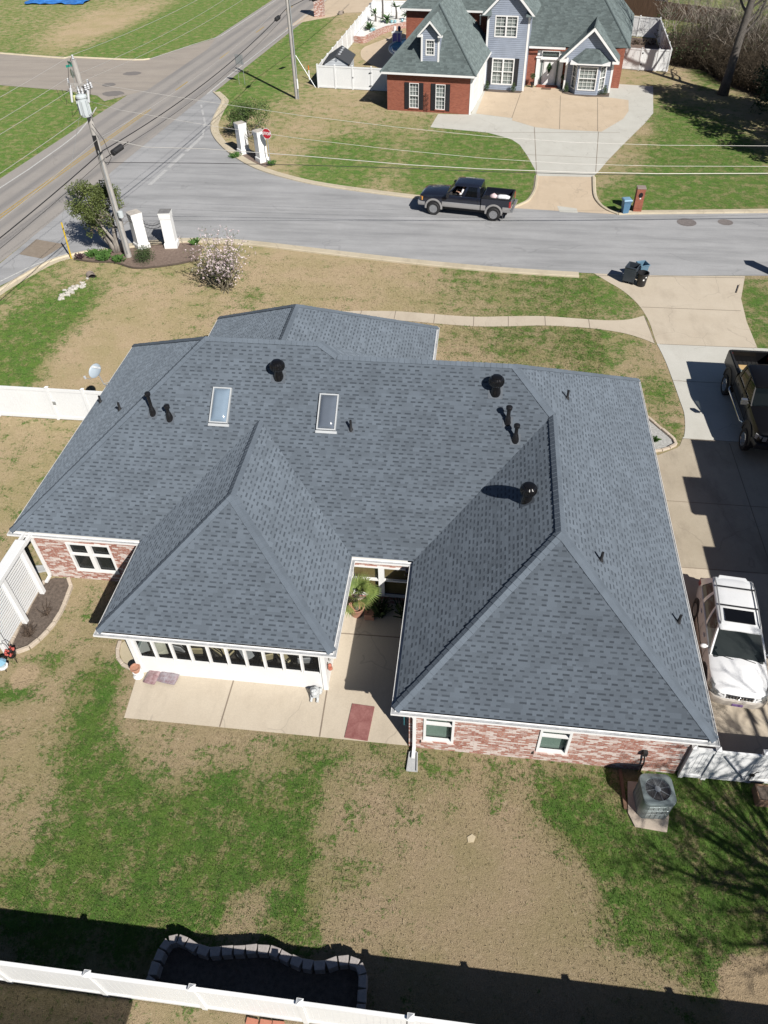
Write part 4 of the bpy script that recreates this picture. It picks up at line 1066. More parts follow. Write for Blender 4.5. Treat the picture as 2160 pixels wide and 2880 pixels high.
for x in (-15.05, -14.8): b.box(x - .04, 15.9, 2.36, x + .04, 16.62, 2.5)
b.build('bracket_beam', VINYL, t)
b = MB(); b.lathe([(.13, 0), (.14, .03), (.05, .05), (.01, .05)], (-15.02, 16.1, 2.2), 14, 0); b.tube([(-15.02, 16.1, 2.2), (-15.02, 16.1, 2.36)], .012)
tag(b.build('hanging_basket', BLACK, None, smooth=True), 'black hanging basket below the trellis beam beside the left house corner', 'basket')
BED = [(-15.05, 16.3), (-14.83, 16.5), (-14.2, 16.52), (-14.0, 16.25), (-13.9, 15.6), (-13.86, 15.1), (-13.86, 14.6), (-13.98, 14.0), (-14.2, 13.5), (-14.5, 13.18), (-14.75, 13.15), (-15.0, 13.5), (-15.08, 14.6), (-15.15, 15.6)]
flat('mulch', BED, .010, MULCH)
edging('bed_edging', [(-14.25, 16.5), (-14.02, 16.25), (-13.9, 15.57), (-13.86, 15.1), (-13.85, 14.6), (-13.98, 14.01), (-14.17, 13.53), (-14.45, 13.2), (-14.85, 13.1)], 'curved tan stone edging round the front of the mulch bed by the trellis', EDG, .12, .13, .36)
edging('bed_edging', [(-15.1, 16.3), (-15.14, 15.6), (-15.08, 14.6), (-15.03, 13.7), (-14.98, 13.3)], 'straight tan stone edging along the mulch bed behind the trellis louvres', EDG, .10, .11, .4)
TWIG = pmat('brown_twigs', (.10, .07, .05), .9, scale=9)
def twigs(x, y, n, h, lab, seed):
    r = random.Random(seed); b = MB()
    for k in range(n):
        a = r.uniform(0, 2 * PI); l = r.uniform(.5, 1) * h; p = V((x + r.uniform(-.05, .05), y + r.uniform(-.05, .05), 0)); d = V((math.cos(a) * .7, math.sin(a) * .7, 1)).normalized()
        pts = [p]
        for q in range(4): d = (d + V((r.uniform(-.3, .3), r.uniform(-.3, .3), r.uniform(-.1, .2)))).normalized(); pts.append(pts[-1] + d * l / 4)
        b.tube(pts, [.010, .009, .007, .006, .004], 4)
        for q in (2, 3):
            e = pts[q] + V((r.uniform(-1, 1), r.uniform(-1, 1), r.uniform(.2, .8))) * .16; b.tube([pts[q], e], [.006, .003], 3)
    tag(b.build('bare_shrub', TWIG), lab, 'shrub', 'bare shrubs in the mulch bed')
twigs(-14.3, 14.8, 16, .75, 'thinner bare twiggy shrub in the mulch bed, nearer the house', 3)
twigs(-14.5, 13.85, 34, .62, 'denser bare twiggy shrub in the mulch bed, nearer the camera', 4)
t = thing('flower_pot', 'small dark pot with red blooms at the near end of the trellis bed', 'pot', (-14.72, 13.0, 0))
b = MB(); b.lathe([(.12, 0), (.17, .22), (.18, .25), (.14, .25), (.13, .2), (.01, .2)], (-14.72, 13.0, 0), 14); b.build('pot', BLACKP, t, smooth=40)
b = MB()
for k in range(16): b.ball((-14.72 + rng.uniform(-.15, .15), 12.98 + rng.uniform(-.15, .15), .27 + rng.uniform(0, .1)), .045, 6)
b.build('flower', pmat('red_petals', (.45, .09, .07), .8), t, smooth='all')
t = thing('bird_feeder', 'light blue octagonal bird feeder on a thin rod at the left edge', 'bird feeder', (-14.62, 12.38, 0))
BLUE = pmat('pale_blue_metal', (.22, .42, .55), .4, var=.08)
b = MB(); b.tube([(-14.62, 12.38, 0), (-14.62, 12.38, .62)], .012); b.build('rod', BLACK, t)
b = MB(); b.lathe([(.10, .32), (.10, .55), (.01, .55)], (-14.62, 12.38, 0), 8); b.build('hopper', pmat('pale_grey_hopper', (.45, .52, .56), .4), t)
b = MB(); b.lathe([(.18, .53), (.19, .55), (.12, .64), (.02, .70)], (-14.62, 12.38, 0), 8); b.build('roof', BLUE, t)
b = MB(); b.lathe([(.16, .29), (.17, .33), (.02, .33)], (-14.62, 12.38, 0), 8); b.build('tray', WHITE, t)
b = MB(); b.tube([(-14.42, 12.75, 0), (-14.42, 12.75, 1.0), (-14.47, 12.75, 1.12), (-14.58, 12.75, 1.1), (-14.6, 12.75, 1.0)], .010)
tag(b.build('shepherd_hook', BLACK), 'thin black shepherd hook standing in the grass beside the blue bird feeder', 'hook')

# ---------------------------------------------------------------- white vinyl fences
def vinyl_run(parent, a, b_, n, h=1.62, board=False, last=True, first=True, gatebits=None):
    a, b_ = V((*a, 0)), V((*b_, 0)); d = b_ - a; L = d.length
    M = Matrix.Translation(a) @ Matrix.Rotation(math.atan2(d.y, d.x), 4, 'Z')
    st = L / n
    for k in range(n + 1):
        if (k == n and not last) or (k == 0 and not first): continue
        q = MB(); u = k * st
        q.box(u - .062, -.062, 0, u + .062, .062, h + .06, 0, M)
        q.box(u - .078, -.078, h + .06, u + .078, .078, h + .085, 0, M)
        c = [M @ V((u + sx * .07, sy * .07, h + .085)) for sx, sy in ((-1, -1), (1, -1), (1, 1), (-1, 1))]; tp = M @ V((u, 0, h + .135))
        for j in range(4): q.face([c[j], c[(j + 1) % 4], tp])
        q.build('post', VINYL, parent, bevel=0)
    for k in range(n):
        q = MB(); u0, u1 = k * st + .062, (k + 1) * st - .062
        q.box(u0, -.045, .05, u1, .045, .20, 0, M); q.box(u0, -.045, h - .13, u1, .045, h, 0, M)
        nb = max(4, int((u1 - u0) / .155)); w_ = (u1 - u0) / nb
        for j in range(nb): q.box(u0 + j * w_ + .006, -.02, .2, u0 + (j + 1) * w_ - .006, .02, h - .13, 0, M)
        q.box(u0, -.012, .2, u1, .012, h - .13, 0, M)
        q.build('panel', VINYL, parent)
f1 = thing('vinyl_fence', 'long white vinyl fence crossing the bottom of the photo with posts and board panels', 'fence', (-8, 3.82, 0))
vinyl_run(f1, (-12.605, 3.85), (14.55, 3.93), 11, 1.66)
f2 = thing('vinyl_fence', 'white vinyl fence joining the left side wall of the brick house', 'fence', (-20, 25.9, 0))
vinyl_run(f2, (-24.75, 25.9), (-18.9, 25.9), 2, 1.72, last=True); vinyl_run(f2, (-18.9, 25.9), (-17.2, 25.9), 1, 1.72, first=False)
vinyl_run(f2, (-17.2, 25.9), (-15.1, 25.9), 1, 1.72, first=False, last=False)
b = MB(); b.box(-18.83, 25.82, .9, -18.7, 25.87, 1.05); b.build('latch', GALV, f2)
gt = thing('vinyl_gate', 'white vinyl gate with black hinges and a diagonal brace at the right rear house corner', 'gate', (7.7, 11.1, 0))
b = MB()
for x in (7.03, 7.6, 8.86): 
    pass
vinyl_run(gt, (6.98, 11.1), (7.62, 11.1), 1, 1.62); vinyl_run(gt, (8.9, 11.15), (11.4, 11.15), 1, 1.62)
M = Matrix.Translation(V((7.7, 11.1, 0)))
b.box(0, -.03, .06, 1.12, .03, .18, 0, M); b.box(0, -.03, 1.46, 1.12, .03, 1.6, 0, M); b.box(0, -.03, .18, .09, .03, 1.46, 0, M); b.box(1.03, -.03, .18, 1.12, .03, 1.46, 0, M)
b.box(.09, -.012, .18, 1.03, .012, 1.46, 0, M); b.build('gate_leaf', VINYL, gt)
b = MB(); b.tube([(7.86, 11.055, 1.42), (8.72, 11.055, .24)], .022, 6); b.build('brace', pmat('grey_brace', (.20, .22, .26), .5), gt)
b = MB(); b.tube([(8.83, 11.04, .2), (8.83, 11.04, .55), (8.9, 11.04, .75), (8.95, 11.03, .8)], .014); b.box(8.78, 11.02, .5, 8.9, 11.07, .6); b.build('latch', BLACK, gt)
t = thing('planter_box', 'small weathered timber planter standing below the white gate at the right edge', 'planter', (9.2, 10.65, 0))
PLW = pmat('weathered_timber', (.20, .125, .08), .9, stretch=(1, 9, 1), scale=3)
b = MB()
for x0, y0, x1_, y1_ in ((8.95, 10.4, 9.5, 10.43), (8.95, 10.87, 9.5, 10.9), (8.95, 10.43, 8.98, 10.87), (9.47, 10.43, 9.5, 10.87)): b.box(x0, y0, 0, x1_, y1_, .36)
b.build('box', PLW, t)
b = MB(); b.box(8.98, 10.43, .0, 9.47, 10.87, .3); b.build('soil', MULCH, t)
# ---------------------------------------------------------------- block-edged bed by the bottom fence
BLK = pmat('retaining_block', (.29, .265, .255), .92, scale=3, fine=26, col2=(.44, .405, .385), bump=.6)
wallp = [(-6.66, 3.98), (-6.61, 4.28), (-6.6, 4.6), (-6.56, 4.87), (-6.46, 5.09), (-6.24, 5.16), (-6.0, 5.10), (-5.69, 4.99), (-5.37, 4.95), (-5.08, 5.0), (-4.79, 5.06), (-4.49, 5.10), (-4.2, 5.16), (-3.9, 5.17), (-3.62, 5.12), (-3.33, 5.03), (-3.03, 4.96), (-2.75, 4.96), (-2.44, 5.0), (-2.16, 5.12), (-1.89, 5.17), (-1.64, 5.12), (-1.5, 4.91), (-1.48, 4.61), (-1.46, 4.31), (-1.47, 4.0)]
first = None
for k, ((ax, ay), (bx_, by_)) in enumerate(zip(wallp[:-1], wallp[1:])):
    mx_, my_ = (ax + bx_) / 2, (ay + by_) / 2; an = math.atan2(by_ - ay, bx_ - ax); L = math.hypot(bx_ - ax, by_ - ay)
    hgt = .34
    b = MB()
    for zz in (0, .125, .25):
        o_ = rng.uniform(-.012, .012); b.prism([(-L / 2 + .004, .1 + o_), (L / 2 - .004, .1 + o_), (L / 2 - .035, -.11), (-L / 2 + .035, -.11)], zz, zz + .12)
    o = b.build('retaining_block', BLK, bevel=.012)
    place(o, (mx_, my_, 0), an + rng.uniform(-.05, .05))
    k2 = k + 1; n_ = len(wallp) - 1
    side_ = 'left arm' if k < 4 else ('right arm' if k > n_ - 4 else 'wavy front')
    ORDS = ['first', 'second', 'third', 'fourth', 'fifth', 'sixth', 'seventh', 'eighth', 'ninth', 'tenth', 'eleventh', 'twelfth', 'thirteenth', 'fourteenth', 'fifteenth', 'sixteenth', 'seventeenth', 'eighteenth']
    if side_ == 'wavy front': lab = f'{ORDS[k - 4]} stack of grey blocks from the left in the wavy bed wall front'
    elif side_ == 'left arm': lab = f'{ORDS[k]} stack of blocks from the fence in the left arm of the bed wall'
    else: lab = f'{ORDS[n_ - k - 1]} stack of blocks from the fence in the right arm of the bed wall'
    tag(o, lab, 'block', 'retaining blocks of the bed wall')
flat('mulch', [(p[0], p[1] - (.05 if p[1] > 4.9 else 0)) for p in wallp] + [(-1.5, 3.95), (-6.6, 3.95)], .02, MULCH)
for k, x in enumerate((-4.01, -3.68, -3.38)):
    b = MB(); b.box(-.14, -.07, 0, .14, .07, .07); o = b.build('loose_brick', pmat('terracotta_brick', (.42, .17, .11), .9, scale=5), bevel=.006); place(o, (x, 3.70 + .01 * k, 0), R(-4 + 3 * k))
    tag(o, ('left', 'middle', 'right')[k] + ' one of three red bricks lying in the grass below the bottom fence', 'brick', 'red bricks by the bottom fence')
b = MB(); b.prism([(-.13, -.08), (.02, -.12), (.13, .0), (.06, .1), (-.1, .06)], 0, .025)
o = tag(b.build('flat_stone', pmat('pale_stone', (.52, .44, .30), .9)), 'pale flat stone lying alone on the rear lawn', 'stone'); place(o, (.99, 8.6, 0), .4)
# satellite dish on the left eave
t = thing('satellite_dish', 'grey satellite dish on an arm at the left eave of the brick house', 'satellite dish', (-15.7, 25.47, 2.42))
b = MB(); b.tube([(-15.5, 25.3, 2.54), (-15.68, 25.3, 2.56), (-15.82, 25.36, 3.08)], .022); b.tube([(-15.45, 25.5, 2.58), (-15.68, 25.3, 2.6)], .012); b.tube([(-15.45, 25.1, 2.58), (-15.68, 25.3, 2.6)], .012); b.build('mast', GALV, t)
DISHM = pmat('dish_grey', (.36, .42, .47), .45, var=.05)
dn = V((-.10, -.50, .70)).normalized(); q = dn.to_track_quat('Z', 'Y').to_matrix().to_4x4(); q.translation = V((-15.88, 25.34, 3.2))
b = MB(); b.lathe([(.005, .0), (.12, .008), (.24, .032), (.33, .065), (.335, .07), (.325, .06), (.24, .024), (.12, 0.0), (.005, -.008)], (0, 0, 0), 28, 0, q @ Matrix.Diagonal((.86, 1, 1, 1))); b.build('dish', DISHM, t, smooth='all')
b = MB(); b.tube([q @ V((0, -.30, .03)), q @ V((-.05, -.42, .15)), q @ V((-.12, -.46, .36))], .014); b.build('feed_arm', GALV, t)
b = MB(); b.tube([q @ V((-.12, -.48, .34)), q @ V((-.12, -.43, .44))], .05, 10); b.build('feed_horn', pmat('horn_grey', (.5, .52, .54), .5), t)
DISH_Q, DISH_T = q.copy(), t
# ---------------------------------------------------------------- vehicles (built nose to +x, wheels on z = 0)
def paint(name, col, rough=.22, metal=.0, coat=.8): return pmat(name, col, rough, metal, var=.05, scale=1.3, coat=coat)
CHROME = pmat('chrome', (.62, .63, .64), .12, .9, var=.08, scale=8)
ALLOY = pmat('alloy_rim', (.46, .47, .48), .25, .8, var=.15, scale=8)
CARGLASS = glassmat('tinted_car_glass', (.008, .012, .013), .42, .02)
CARGLASS_DK = glassmat('dark_car_glass', (.006, .007, .008), .15, .02)
TRIM = pmat('dark_trim', (.016, .016, .017), .6, var=.2)
LAMPC = pmat('clear_lamp', (.42, .42, .42), .12, .3, var=.3, scale=20, coat=.8)
LAMPO = pmat('amber_lamp', (.62, .27, .04), .2, var=.2, scale=20, coat=.8)
LAMPR = pmat('red_lamp', (.36, .02, .02), .2, var=.2, scale=20, coat=.8)
def loft(b, st, mi=0, caps_=True):
    rg = []
    for x, half in st:
        rg.append([(x, y, z) for y, z in half] + [(x, -y, z) for y, z in reversed(half) if y > 1e-6])
    b.rings(rg, mi, caps_)
def wheel(parent, x, y, r, wd, rim, spokes=6, hub=.62):
    s = 1 if y > 0 else -1
    M = Matrix.Translation(V((x, y, r))) @ Matrix.Rotation(-s * PI / 2, 4, 'X')
    b = MB(); h = wd / 2
    b.lathe([(r * hub, -h * .8), (r * .88, -h), (r * .97, -h * .8), (r, -h * .45), (r, h * .45), (r * .97, h * .8), (r * .88, h), (r * hub, h * .85)], (0, 0, 0), 32, 0, M)
    for k in range(32):
        b.box(r * .985, -.012, -h * .75, r * 1.012, .02, h * .75, 0, M @ Matrix.Rotation(2 * PI * k / 32, 4, 'Z'))
    o = b.build('wheel', RUBBER, parent, smooth=40)
    b = MB(); b.lathe([(r * hub + .004, h * .86), (r * hub - .02, h * .9), (r * hub - .05, h * .55), (.09, h * .5), (.08, h * .82), (.01, h * .85)], (0, 0, 0), 32, 0, M)
    for k in range(spokes): b.box(.05, -.035, h * .5, r * hub - .02, .035, h * .78, 0, M @ Matrix.Rotation(2 * PI * k / spokes, 4, 'Z'))
    b.build('rim', rim, o, smooth=40)
def greenhouse(t, xb, zb, yb, xt, zt, yt, splits, body, glass, glass2, openp=(), roof_drop=.05, rake=.07):
    """pillars, panes and roof over the belt line: xb, xt = front and rear x at the belt and at the roof"""
    def P(s, u, v, off=0): return V((xb[0] + (xb[1] - xb[0]) * u + ((xt[0] + (xt[1] - xt[0]) * u) - (xb[0] + (xb[1] - xb[0]) * u)) * v, s * (yb + (yt - yb) * v + math.sin(PI * v) * .02 - off), zb + (zt - zb) * v))
    for s in (1, -1):
        for u0, u1, kind in splits:
            if kind == 'p':
                pil = MB(); q = [[P(s, u, v, o_) for u, o_ in ((u0, 0), (u1, 0), (u1, .06), (u0, .06))] for v in (0, .33, .66, 1)]
                pil.rings(q if s < 0 else [list(reversed(r_)) for r_ in q], 0, True); pil.build('pillar', body, t, smooth=40)
            else:
                if (s, kind) in openp: continue
                g = MB(); rows = [[P(s, u0 + (u1 - u0) * i / 3, v, .018) for i in range(4)] for v in (0, .3, .6, 1)]
                g.rings(rows if s < 0 else [list(reversed(r_)) for r_ in rows], 0, False, False)
                g.build('side_window', glass if kind == 'f' else glass2, t, smooth='all')
    for end, nm in ((0, 'windshield'), (1, 'rear_window')):
        g = MB(); rows = []
        for v in (0.02, .3, .6, .97):
            w_ = yb + (yt - yb) * v - .035; rows.append([])
            for i in range(9):
                k = 2 * i / 8 - 1; bul = rake * (1 - k * k) * (1 if end == 0 else -1) * (1 if end == 0 else .6)
                rows[-1].append(V((xb[end] + (xt[end] - xb[end]) * v + bul, k * w_, zb + (zt - zb) * v)))
        g.rings(rows, 0, False, False); g.build(nm, glass if end == 0 else glass2, t, smooth='all')
    r = MB(); st = []
    L = xt[0] - xt[1]
    for f, dz, dy in ((-.035, -.02, .06), (0, 0.0, .02), (.06, .025, 0), (.3, .045, 0), (.6, .045, 0), (.9, .03, 0), (1., .0, .02), (1.03, -.02, .06)):
        x = xt[0] - L * f; y = yt - dy
        st.append((x + rake * (.7 if f < .05 else 0), [(y - .02, zt - .045), (y + .025, zt - .03 + dz * .3), (y + .01, zt + .0 + dz * .5), (y - .08, zt + .022 + dz), (y * .5, zt + .035 + dz), (0, zt + .04 + dz)]))
    loft(r, st); return r.build('roof', body, t, smooth=50)
def panel(t, nm, pts, mat, n=None):
    b = MB(); b.face(pts); return b.build(nm, mat, t)

def pickup(label, zoff, Ln, body, low, flare_mat, wr, two_tone, openwin, glass2, bedlen=1.98):
    t = proto('pickup_truck', label, 'pickup truck')
    z = zoff; W_ = 1.0; wbf, wbr = 2.05, -2.05
    cabf, cabr = 1.28, -1.12
    bedr = -3.12; nose = 3.08
    b = MB()
    def sec(w_, z0, z1, zt, crown): return [(w_ * .90, z0 + z), (w_ * .985, z0 + .06 + z), (w_, (z0 + z1) * .5 + z), (w_ * .985, z1 + z), (w_ * .93, zt - .03 + z), (w_ * .84, zt + z), (w_ * .45, zt + crown + z), (0, zt + crown * 1.2 + z)]
    # bonnet and front wings
    loft(b, [(nose - .02, sec(.80, .55, .85, 1.02, .02)), (nose - .10, sec(.9, .5, .9, 1.10, .03)), (nose - .32, sec(.975, .48, .95, 1.16, .045)), (wbf, sec(W_, .5, .98, 1.2, .05)), (cabf + .2, sec(W_, .48, 1.02, 1.235, .05)), (cabf - .1, sec(W_ * .995, .48, 1.05, 1.25, .03))])
    # cab tub
    tub = lambda w_: [(w_ * .9, .46 + z), (w_ * .99, .52 + z), (w_, .85 + z), (w_ * .985, 1.12 + z), (w_ * .945, 1.245 + z), (w_ * .86, 1.25 + z), (w_ * .84, 1.12 + z), (0, 1.1 + z)]
    loft(b, [(cabf - .1, tub(W_)), (.2, tub(W_)), (cabr, tub(W_))])
    bo = b.build('body', body, t, smooth=35)
    # bed: sides, front wall, floor, tailgate
    q = MB(); hb = .60
    for s in (1, -1):
        ring = [(s * W_ * .9, .5), (s * W_, .58), (s * W_, 1.0), (s * W_ * .985, 1.26), (s * W_ * .95, 1.285), (s * (W_ - .13), 1.285), (s * (W_ - .13), .78), (s * W_ * .8, .6)]
        q.rings([[(x, y, zz + z) for y, zz in (ring if s > 0 else ring[::-1])] for x in (cabr - .05, -2.0, bedr)], 0)
    q.box(cabr - .11, -.87, .7 + z, cabr - .05, .87, 1.27 + z); q.box(bedr, -.87, .70 + z, bedr + .09, .87, 1.28 + z)
    q.build('bed', body, t, smooth=35, bevel=.012)
    q = MB(); q.box(bedr + .09, -.87, .70 + z, cabr - .11, .87, .76 + z)
    for k in range(9): q.box(bedr + .1, -.78 + k * .195 - .05, .76 + z, cabr - .12, -.78 + k * .195 + .05, .775 + z)
    for s in (1, -1): q.box(wbr - .42, s * .62 if s > 0 else -.87, .76 + z, wbr + .42, .87 if s > 0 else s * .62, .98 + z)
    q.build('bed_liner', TRIM, t, bevel=.01)
    q = MB()
    for s in (1, -1): q.box(bedr + .02, s * (W_ - .15) - .03, 1.287 + z, cabr - .06, s * (W_ - .15) + .13 * s + .03, 1.305 + z)
    q.box(bedr - .005, -.87, 1.282 + z, bedr + .1, .87, 1.302 + z)
    q.build('bed_rail', TRIM, t)
    # two-tone lower panels
    if two_tone:
        for s in (1, -1):
            for x0, x1_ in ((wbf - .58, cabr + .01), (cabr - .05, wbr + .57), (wbr - .57, bedr - .01)):
                q = MB(); ring = [(s * .92, .45), (s * 1.0, .5), (s * 1.022, .58), (s * 1.022, .78), (s * 1.0, .82), (s * .95, .8)]
                q.rings([[(x, y, zz + z) for y, zz in (ring if s > 0 else ring[::-1])] for x in (x0, x1_)], 0)
                q.build('lower_panel', low, t, smooth=30)
    # flares and wheel wells
    for x in (wbf, wbr):
        for s in (1, -1):
            q = MB(); rg = []
            for k in range(15):
                a = R(-8) + (PI + R(16)) * k / 14; ca, sa = math.cos(a), math.sin(a)
                rg.append([V((x + ca * r_, s * y_, wr + z * .55 + sa * r_ * .98)) for r_, y_ in ((wr + .05, .93), (wr + .055, 1.03), (wr + .09, 1.045), (wr + .17, 1.02), (wr + .18, .95))])
            q.rings([r_ if s < 0 else r_[::-1] for r_ in rg], 0)
            q.build('wheel_flare', flare_mat, t, smooth=50)
            q = MB(); M = Matrix.Translation(V((x, s * 1.006, wr + z * .55))) @ Matrix.Rotation(-s * PI / 2, 4, 'X')
            q.lathe([(wr + .075, -.3), (wr + .075, 0), (.02, 0)], (0, 0, 0), 28, 0, M); q.build('wheel_well', BLACKP, t)
            wheel(t, x, s * .93, wr, .28, ALLOY if two_tone else CHROME)
    gh = greenhouse(t, (cabf - .02, cabr + .03), 1.24 + z, .93, (.62, cabr + .12), 1.86 + z, .77,
                    [(0, .055, 'p'), (.055, .47, 'f'), (.47, .55, 'p'), (.55, .9, 'r'), (.9, 1, 'p')], body, CARGLASS, glass2, openwin)
    # cabin inside
    q = MB(); q.box(cabf - .35, -.78, .95 + z, cabf - .05, .78, 1.26 + z); q.box(cabr + .05, -.78, 1.1 + z, cabf - .1, .78, 1.115 + z)
    for s in (1, -1): q.box(-.25, s * .42 - .25, 1.1 + z, -.1, s * .42 + .25, 1.62 + z)
    q.box(cabr + .1, -.7, 1.1 + z, cabr + .25, .7, 1.55 + z); q.build('interior', pmat('dark_upholstery', (.035, .034, .034), .9), t, bevel=.03)
    # nose: grille, bumper, lamps
    q = MB(); q.box(nose - .06, -.55, .70 + z, nose + .02, .55, 1.0 + z); 
    q.build('grille', BLACKP, t, bevel=.02)
    q = MB()
    for k in range(4): q.box(nose + .0, -.52, .73 + k * .07 + z, nose + .035, .52, .75 + k * .07 + z)
    q.build('grille_bar', CHROME, t)
    q = MB()
    loft(q, [(nose + .14, [(.70, .45 + z), (.72, .52 + z), (.72, .60 + z), (.70, .66 + z), (0, .68 + z)]), (nose + .05, [(.93, .43 + z), (.97, .5 + z), (.97, .62 + z), (.93, .69 + z), (0, .70 + z)]), (nose - .42, [(.98, .45 + z), (1.03, .5 + z), (1.03, .63 + z), (.98, .7 + z), (0, .7 + z)])])
    q.build('front_bumper', low if two_tone else BLACKP, t, smooth=40)
    for s in (1, -1):
        q = MB(); loft_pts = [[(nose + .0, s * .56, .76 + z), (nose + .0, s * .56, .98 + z)], [(nose - .03, s * .8, .76 + z), (nose - .03, s * .8, 1.0 + z)], [(nose - .22, s * .985, .78 + z), (nose - .22, s * .985, 1.0 + z)]]
        q.rings([[V(p) for p in r_] + [V((p[0] - .08, p[1] * .93, p[2])) for p in reversed(r_)] for r_ in loft_pts], 0); q.build('headlight', LAMPC if not two_tone else LAMPO, t)
        q = MB(); q.box(bedr - .02, s * .9 - .09, .80 + z, bedr + .1, s * .9 + .115, 1.2 + z); q.build('tail_lamp', LAMPR, t, bevel=.02)
        q = MB(); q.tube([(cabf - .22, s * .95, 1.24 + z), (cabf - .2, s * 1.1, 1.27 + z)], .03); q.box(cabf - .3, s * 1.18 - .12, 1.2 + z, cabf - .14, s * 1.18 + .12, 1.45 + z); q.build('side_mirror', CHROME if not two_tone else BLACKP, t, bevel=.03)
        q = MB()
        for x in (.1, -.72): q.box(x, s * 1.0 - .01, 1.03 + z, x + .2, s * 1.0 + .03, 1.075 + z)
        q.build('door_handle', body if two_tone else BLACKP, t, bevel=.01)
        q = MB()
        for x in (.16, -.95): q.box(x, s * 1.0 - .004, .55 + z, x + .014, s * 1.003 + .001, 1.2 + z)
        q.build('door_seam', TRIM, t)
        if not two_tone:
            q = MB(); q.tube([(1.35, s * 1.02, .42 + z), (1.2, s * 1.1, .40 + z), (-1.2, s * 1.1, .40 + z), (-1.35, s * 1.02, .42 + z)], .04, 8); q.build('side_step', CHROME, t, smooth=True)
    q = MB(); q.box(bedr - .19, -.95, .50 + z, bedr - .02, .95, .68 + z); q.build('rear_bumper', CHROME if not two_tone else pmat('grey_bumper', (.30, .31, .32), .35, .5), t, bevel=.03)
    q = MB(); q.box(-2.9, -.8, .3 + z * .7, 2.7, .8, .52 + z); q.build('chassis', TRIM, t)
    if two_tone:
        q = MB()
        for s in (1, -1): q.box(wbr - .62, s * .93 - .14, .16, wbr - .6, s * .93 + .14, .58)
        q.build('mud_flap', BLACKP, t)
    return t
NAVY = paint('navy_black_paint', (.012, .015, .026), .18)
SILVER = paint('silver_paint', (.44, .43, .42), .35, .5, .3)
BLK_P = pmat('black_paint', (.006, .006, .007), .3, coat=.12, spec=.2)
tr = pickup('navy black crew cab pickup with silver lower panels, driving on the grey street', .14, 6.2, NAVY, SILVER, SILVER, .43, True, ((1, 'f'),), CARGLASS_DK)
TA = math.atan2(.71, -4.03)
TM = V((-1.075, 50.0, .014)); perp = V((-math.sin(TA), math.cos(TA), 0))
TLOC = TM - perp * .95
place(tr, TLOC, TA)
bt = pickup('lifted black pickup parked on the driveway at the right edge, boards in its bed', .42, 6.2, BLK_P, BLK_P, TRIM, .48, False, (), CARGLASS_DK)
place(bt, (13.03, 28.78, .016), R(-90.5))
TRM = Matrix.Translation(TLOC) @ Matrix.Rotation(TA, 4, 'Z')
BTM = Matrix.Translation(V((13.03, 28.78, .016))) @ Matrix.Rotation(R(-90.5), 4, 'Z')
# loads in the beds
def sackroll(M, pts, r, mat_, lab, nm='bundle'):
    b = MB(); b.tube([M @ V(p) for p in pts], r, 10); return tag(b.build(nm, mat_, smooth='all'), lab, 'bundle')
CLOTH_W = pmat('crumpled_white_plastic', (.60, .62, .66), .4, scale=7, fine=16, col2=(.82, .83, .85), bump=.6)
CLOTH_P = pmat('printed_paper_bag', (.68, .66, .67), .6, scale=14, fine=22, col2=(.62, .36, .38), bump=.4)
sackroll(TRM, [(-2.95, .30, 1.28), (-2.7, .31, 1.3), (-2.3, .31, 1.3), (-2.1, .30, 1.28)], [.15, .21, .21, .16], CLOTH_W, 'white plastic wrapped bundle in the bed of the navy street pickup')
sackroll(TRM, [(-2.08, .34, 1.3), (-1.9, .31, 1.34), (-1.62, .30, 1.28)], [.14, .22, .14], CLOTH_P, 'pink printed paper sack in the bed of the navy street pickup')
PINE = pmat('fresh_pine', (.52, .36, .17), .8, stretch=(.6, 9, 9), scale=2)
b = MB()
for k in range(3): b.box(-2.62 + k * .12, -.84, 1.2, -2.51 + k * .12, .80, 1.24 + .0 * k, 0, BTM)
tag(b.build('lumber', PINE, bevel=.006), 'pale pine boards lying across the bed of the black pickup', 'lumber')
b = MB(); r_ = random.Random(5)
for k in range(12):
    p = V((-1.95 + r_.uniform(-.3, .25), r_.uniform(-.65, .45), 1.24 + r_.uniform(0, .12))); d = V((r_.uniform(-.4, .4), r_.uniform(-.5, .5), r_.uniform(-.05, .15)))
    b.tube([BTM @ p, BTM @ (p + d * .6), BTM @ (p + d)], .02, 5)
tag(b.build('scrap_metal', pmat('pale_scrap_metal', (.42, .52, .52), .4, .5)), 'heap of pale grey metal brackets in the bed of the black pickup', 'scrap')

# the driver of the street pickup
def skin_figure(name, mat, joints, edges, radii, sub=1):
    me = bpy.data.meshes.new(name); me.from_pydata(joints, edges, []); me.materials.append(mat)
    o = bpy.data.objects.new(name, me); COL.objects.link(o)
    m = o.modifiers.new('skin', 'SKIN'); m.use_smooth_shade = True
    sv = me.skin_vertices[0].data if me.skin_vertices else None
    if sv is None:
        bpy.context.view_layer.objects.active = o
        sv = me.skin_vertices.new().data if hasattr(me.skin_vertices, 'new') else None
    if sv:
        for k, r in enumerate(radii): sv[k].radius = (r, r)
        sv[0].use_root = True
    s = o.modifiers.new('sub', 'SUBSURF'); s.levels = s.render_levels = sub
    return o
SKINM = pmat('skin', (.42, .25, .18), .6, var=.08)
SHIRT = pmat('white_shirt', (.72, .72, .73), .85, var=.06)
HAIR = pmat('dark_hair', (.03, .022, .018), .7)
dx, dy, dz = .1, .40, 1.28          # seat point in the truck's own axes
pe = MB()
def ell(c, r, n=14): pe.ball(c, r, n)
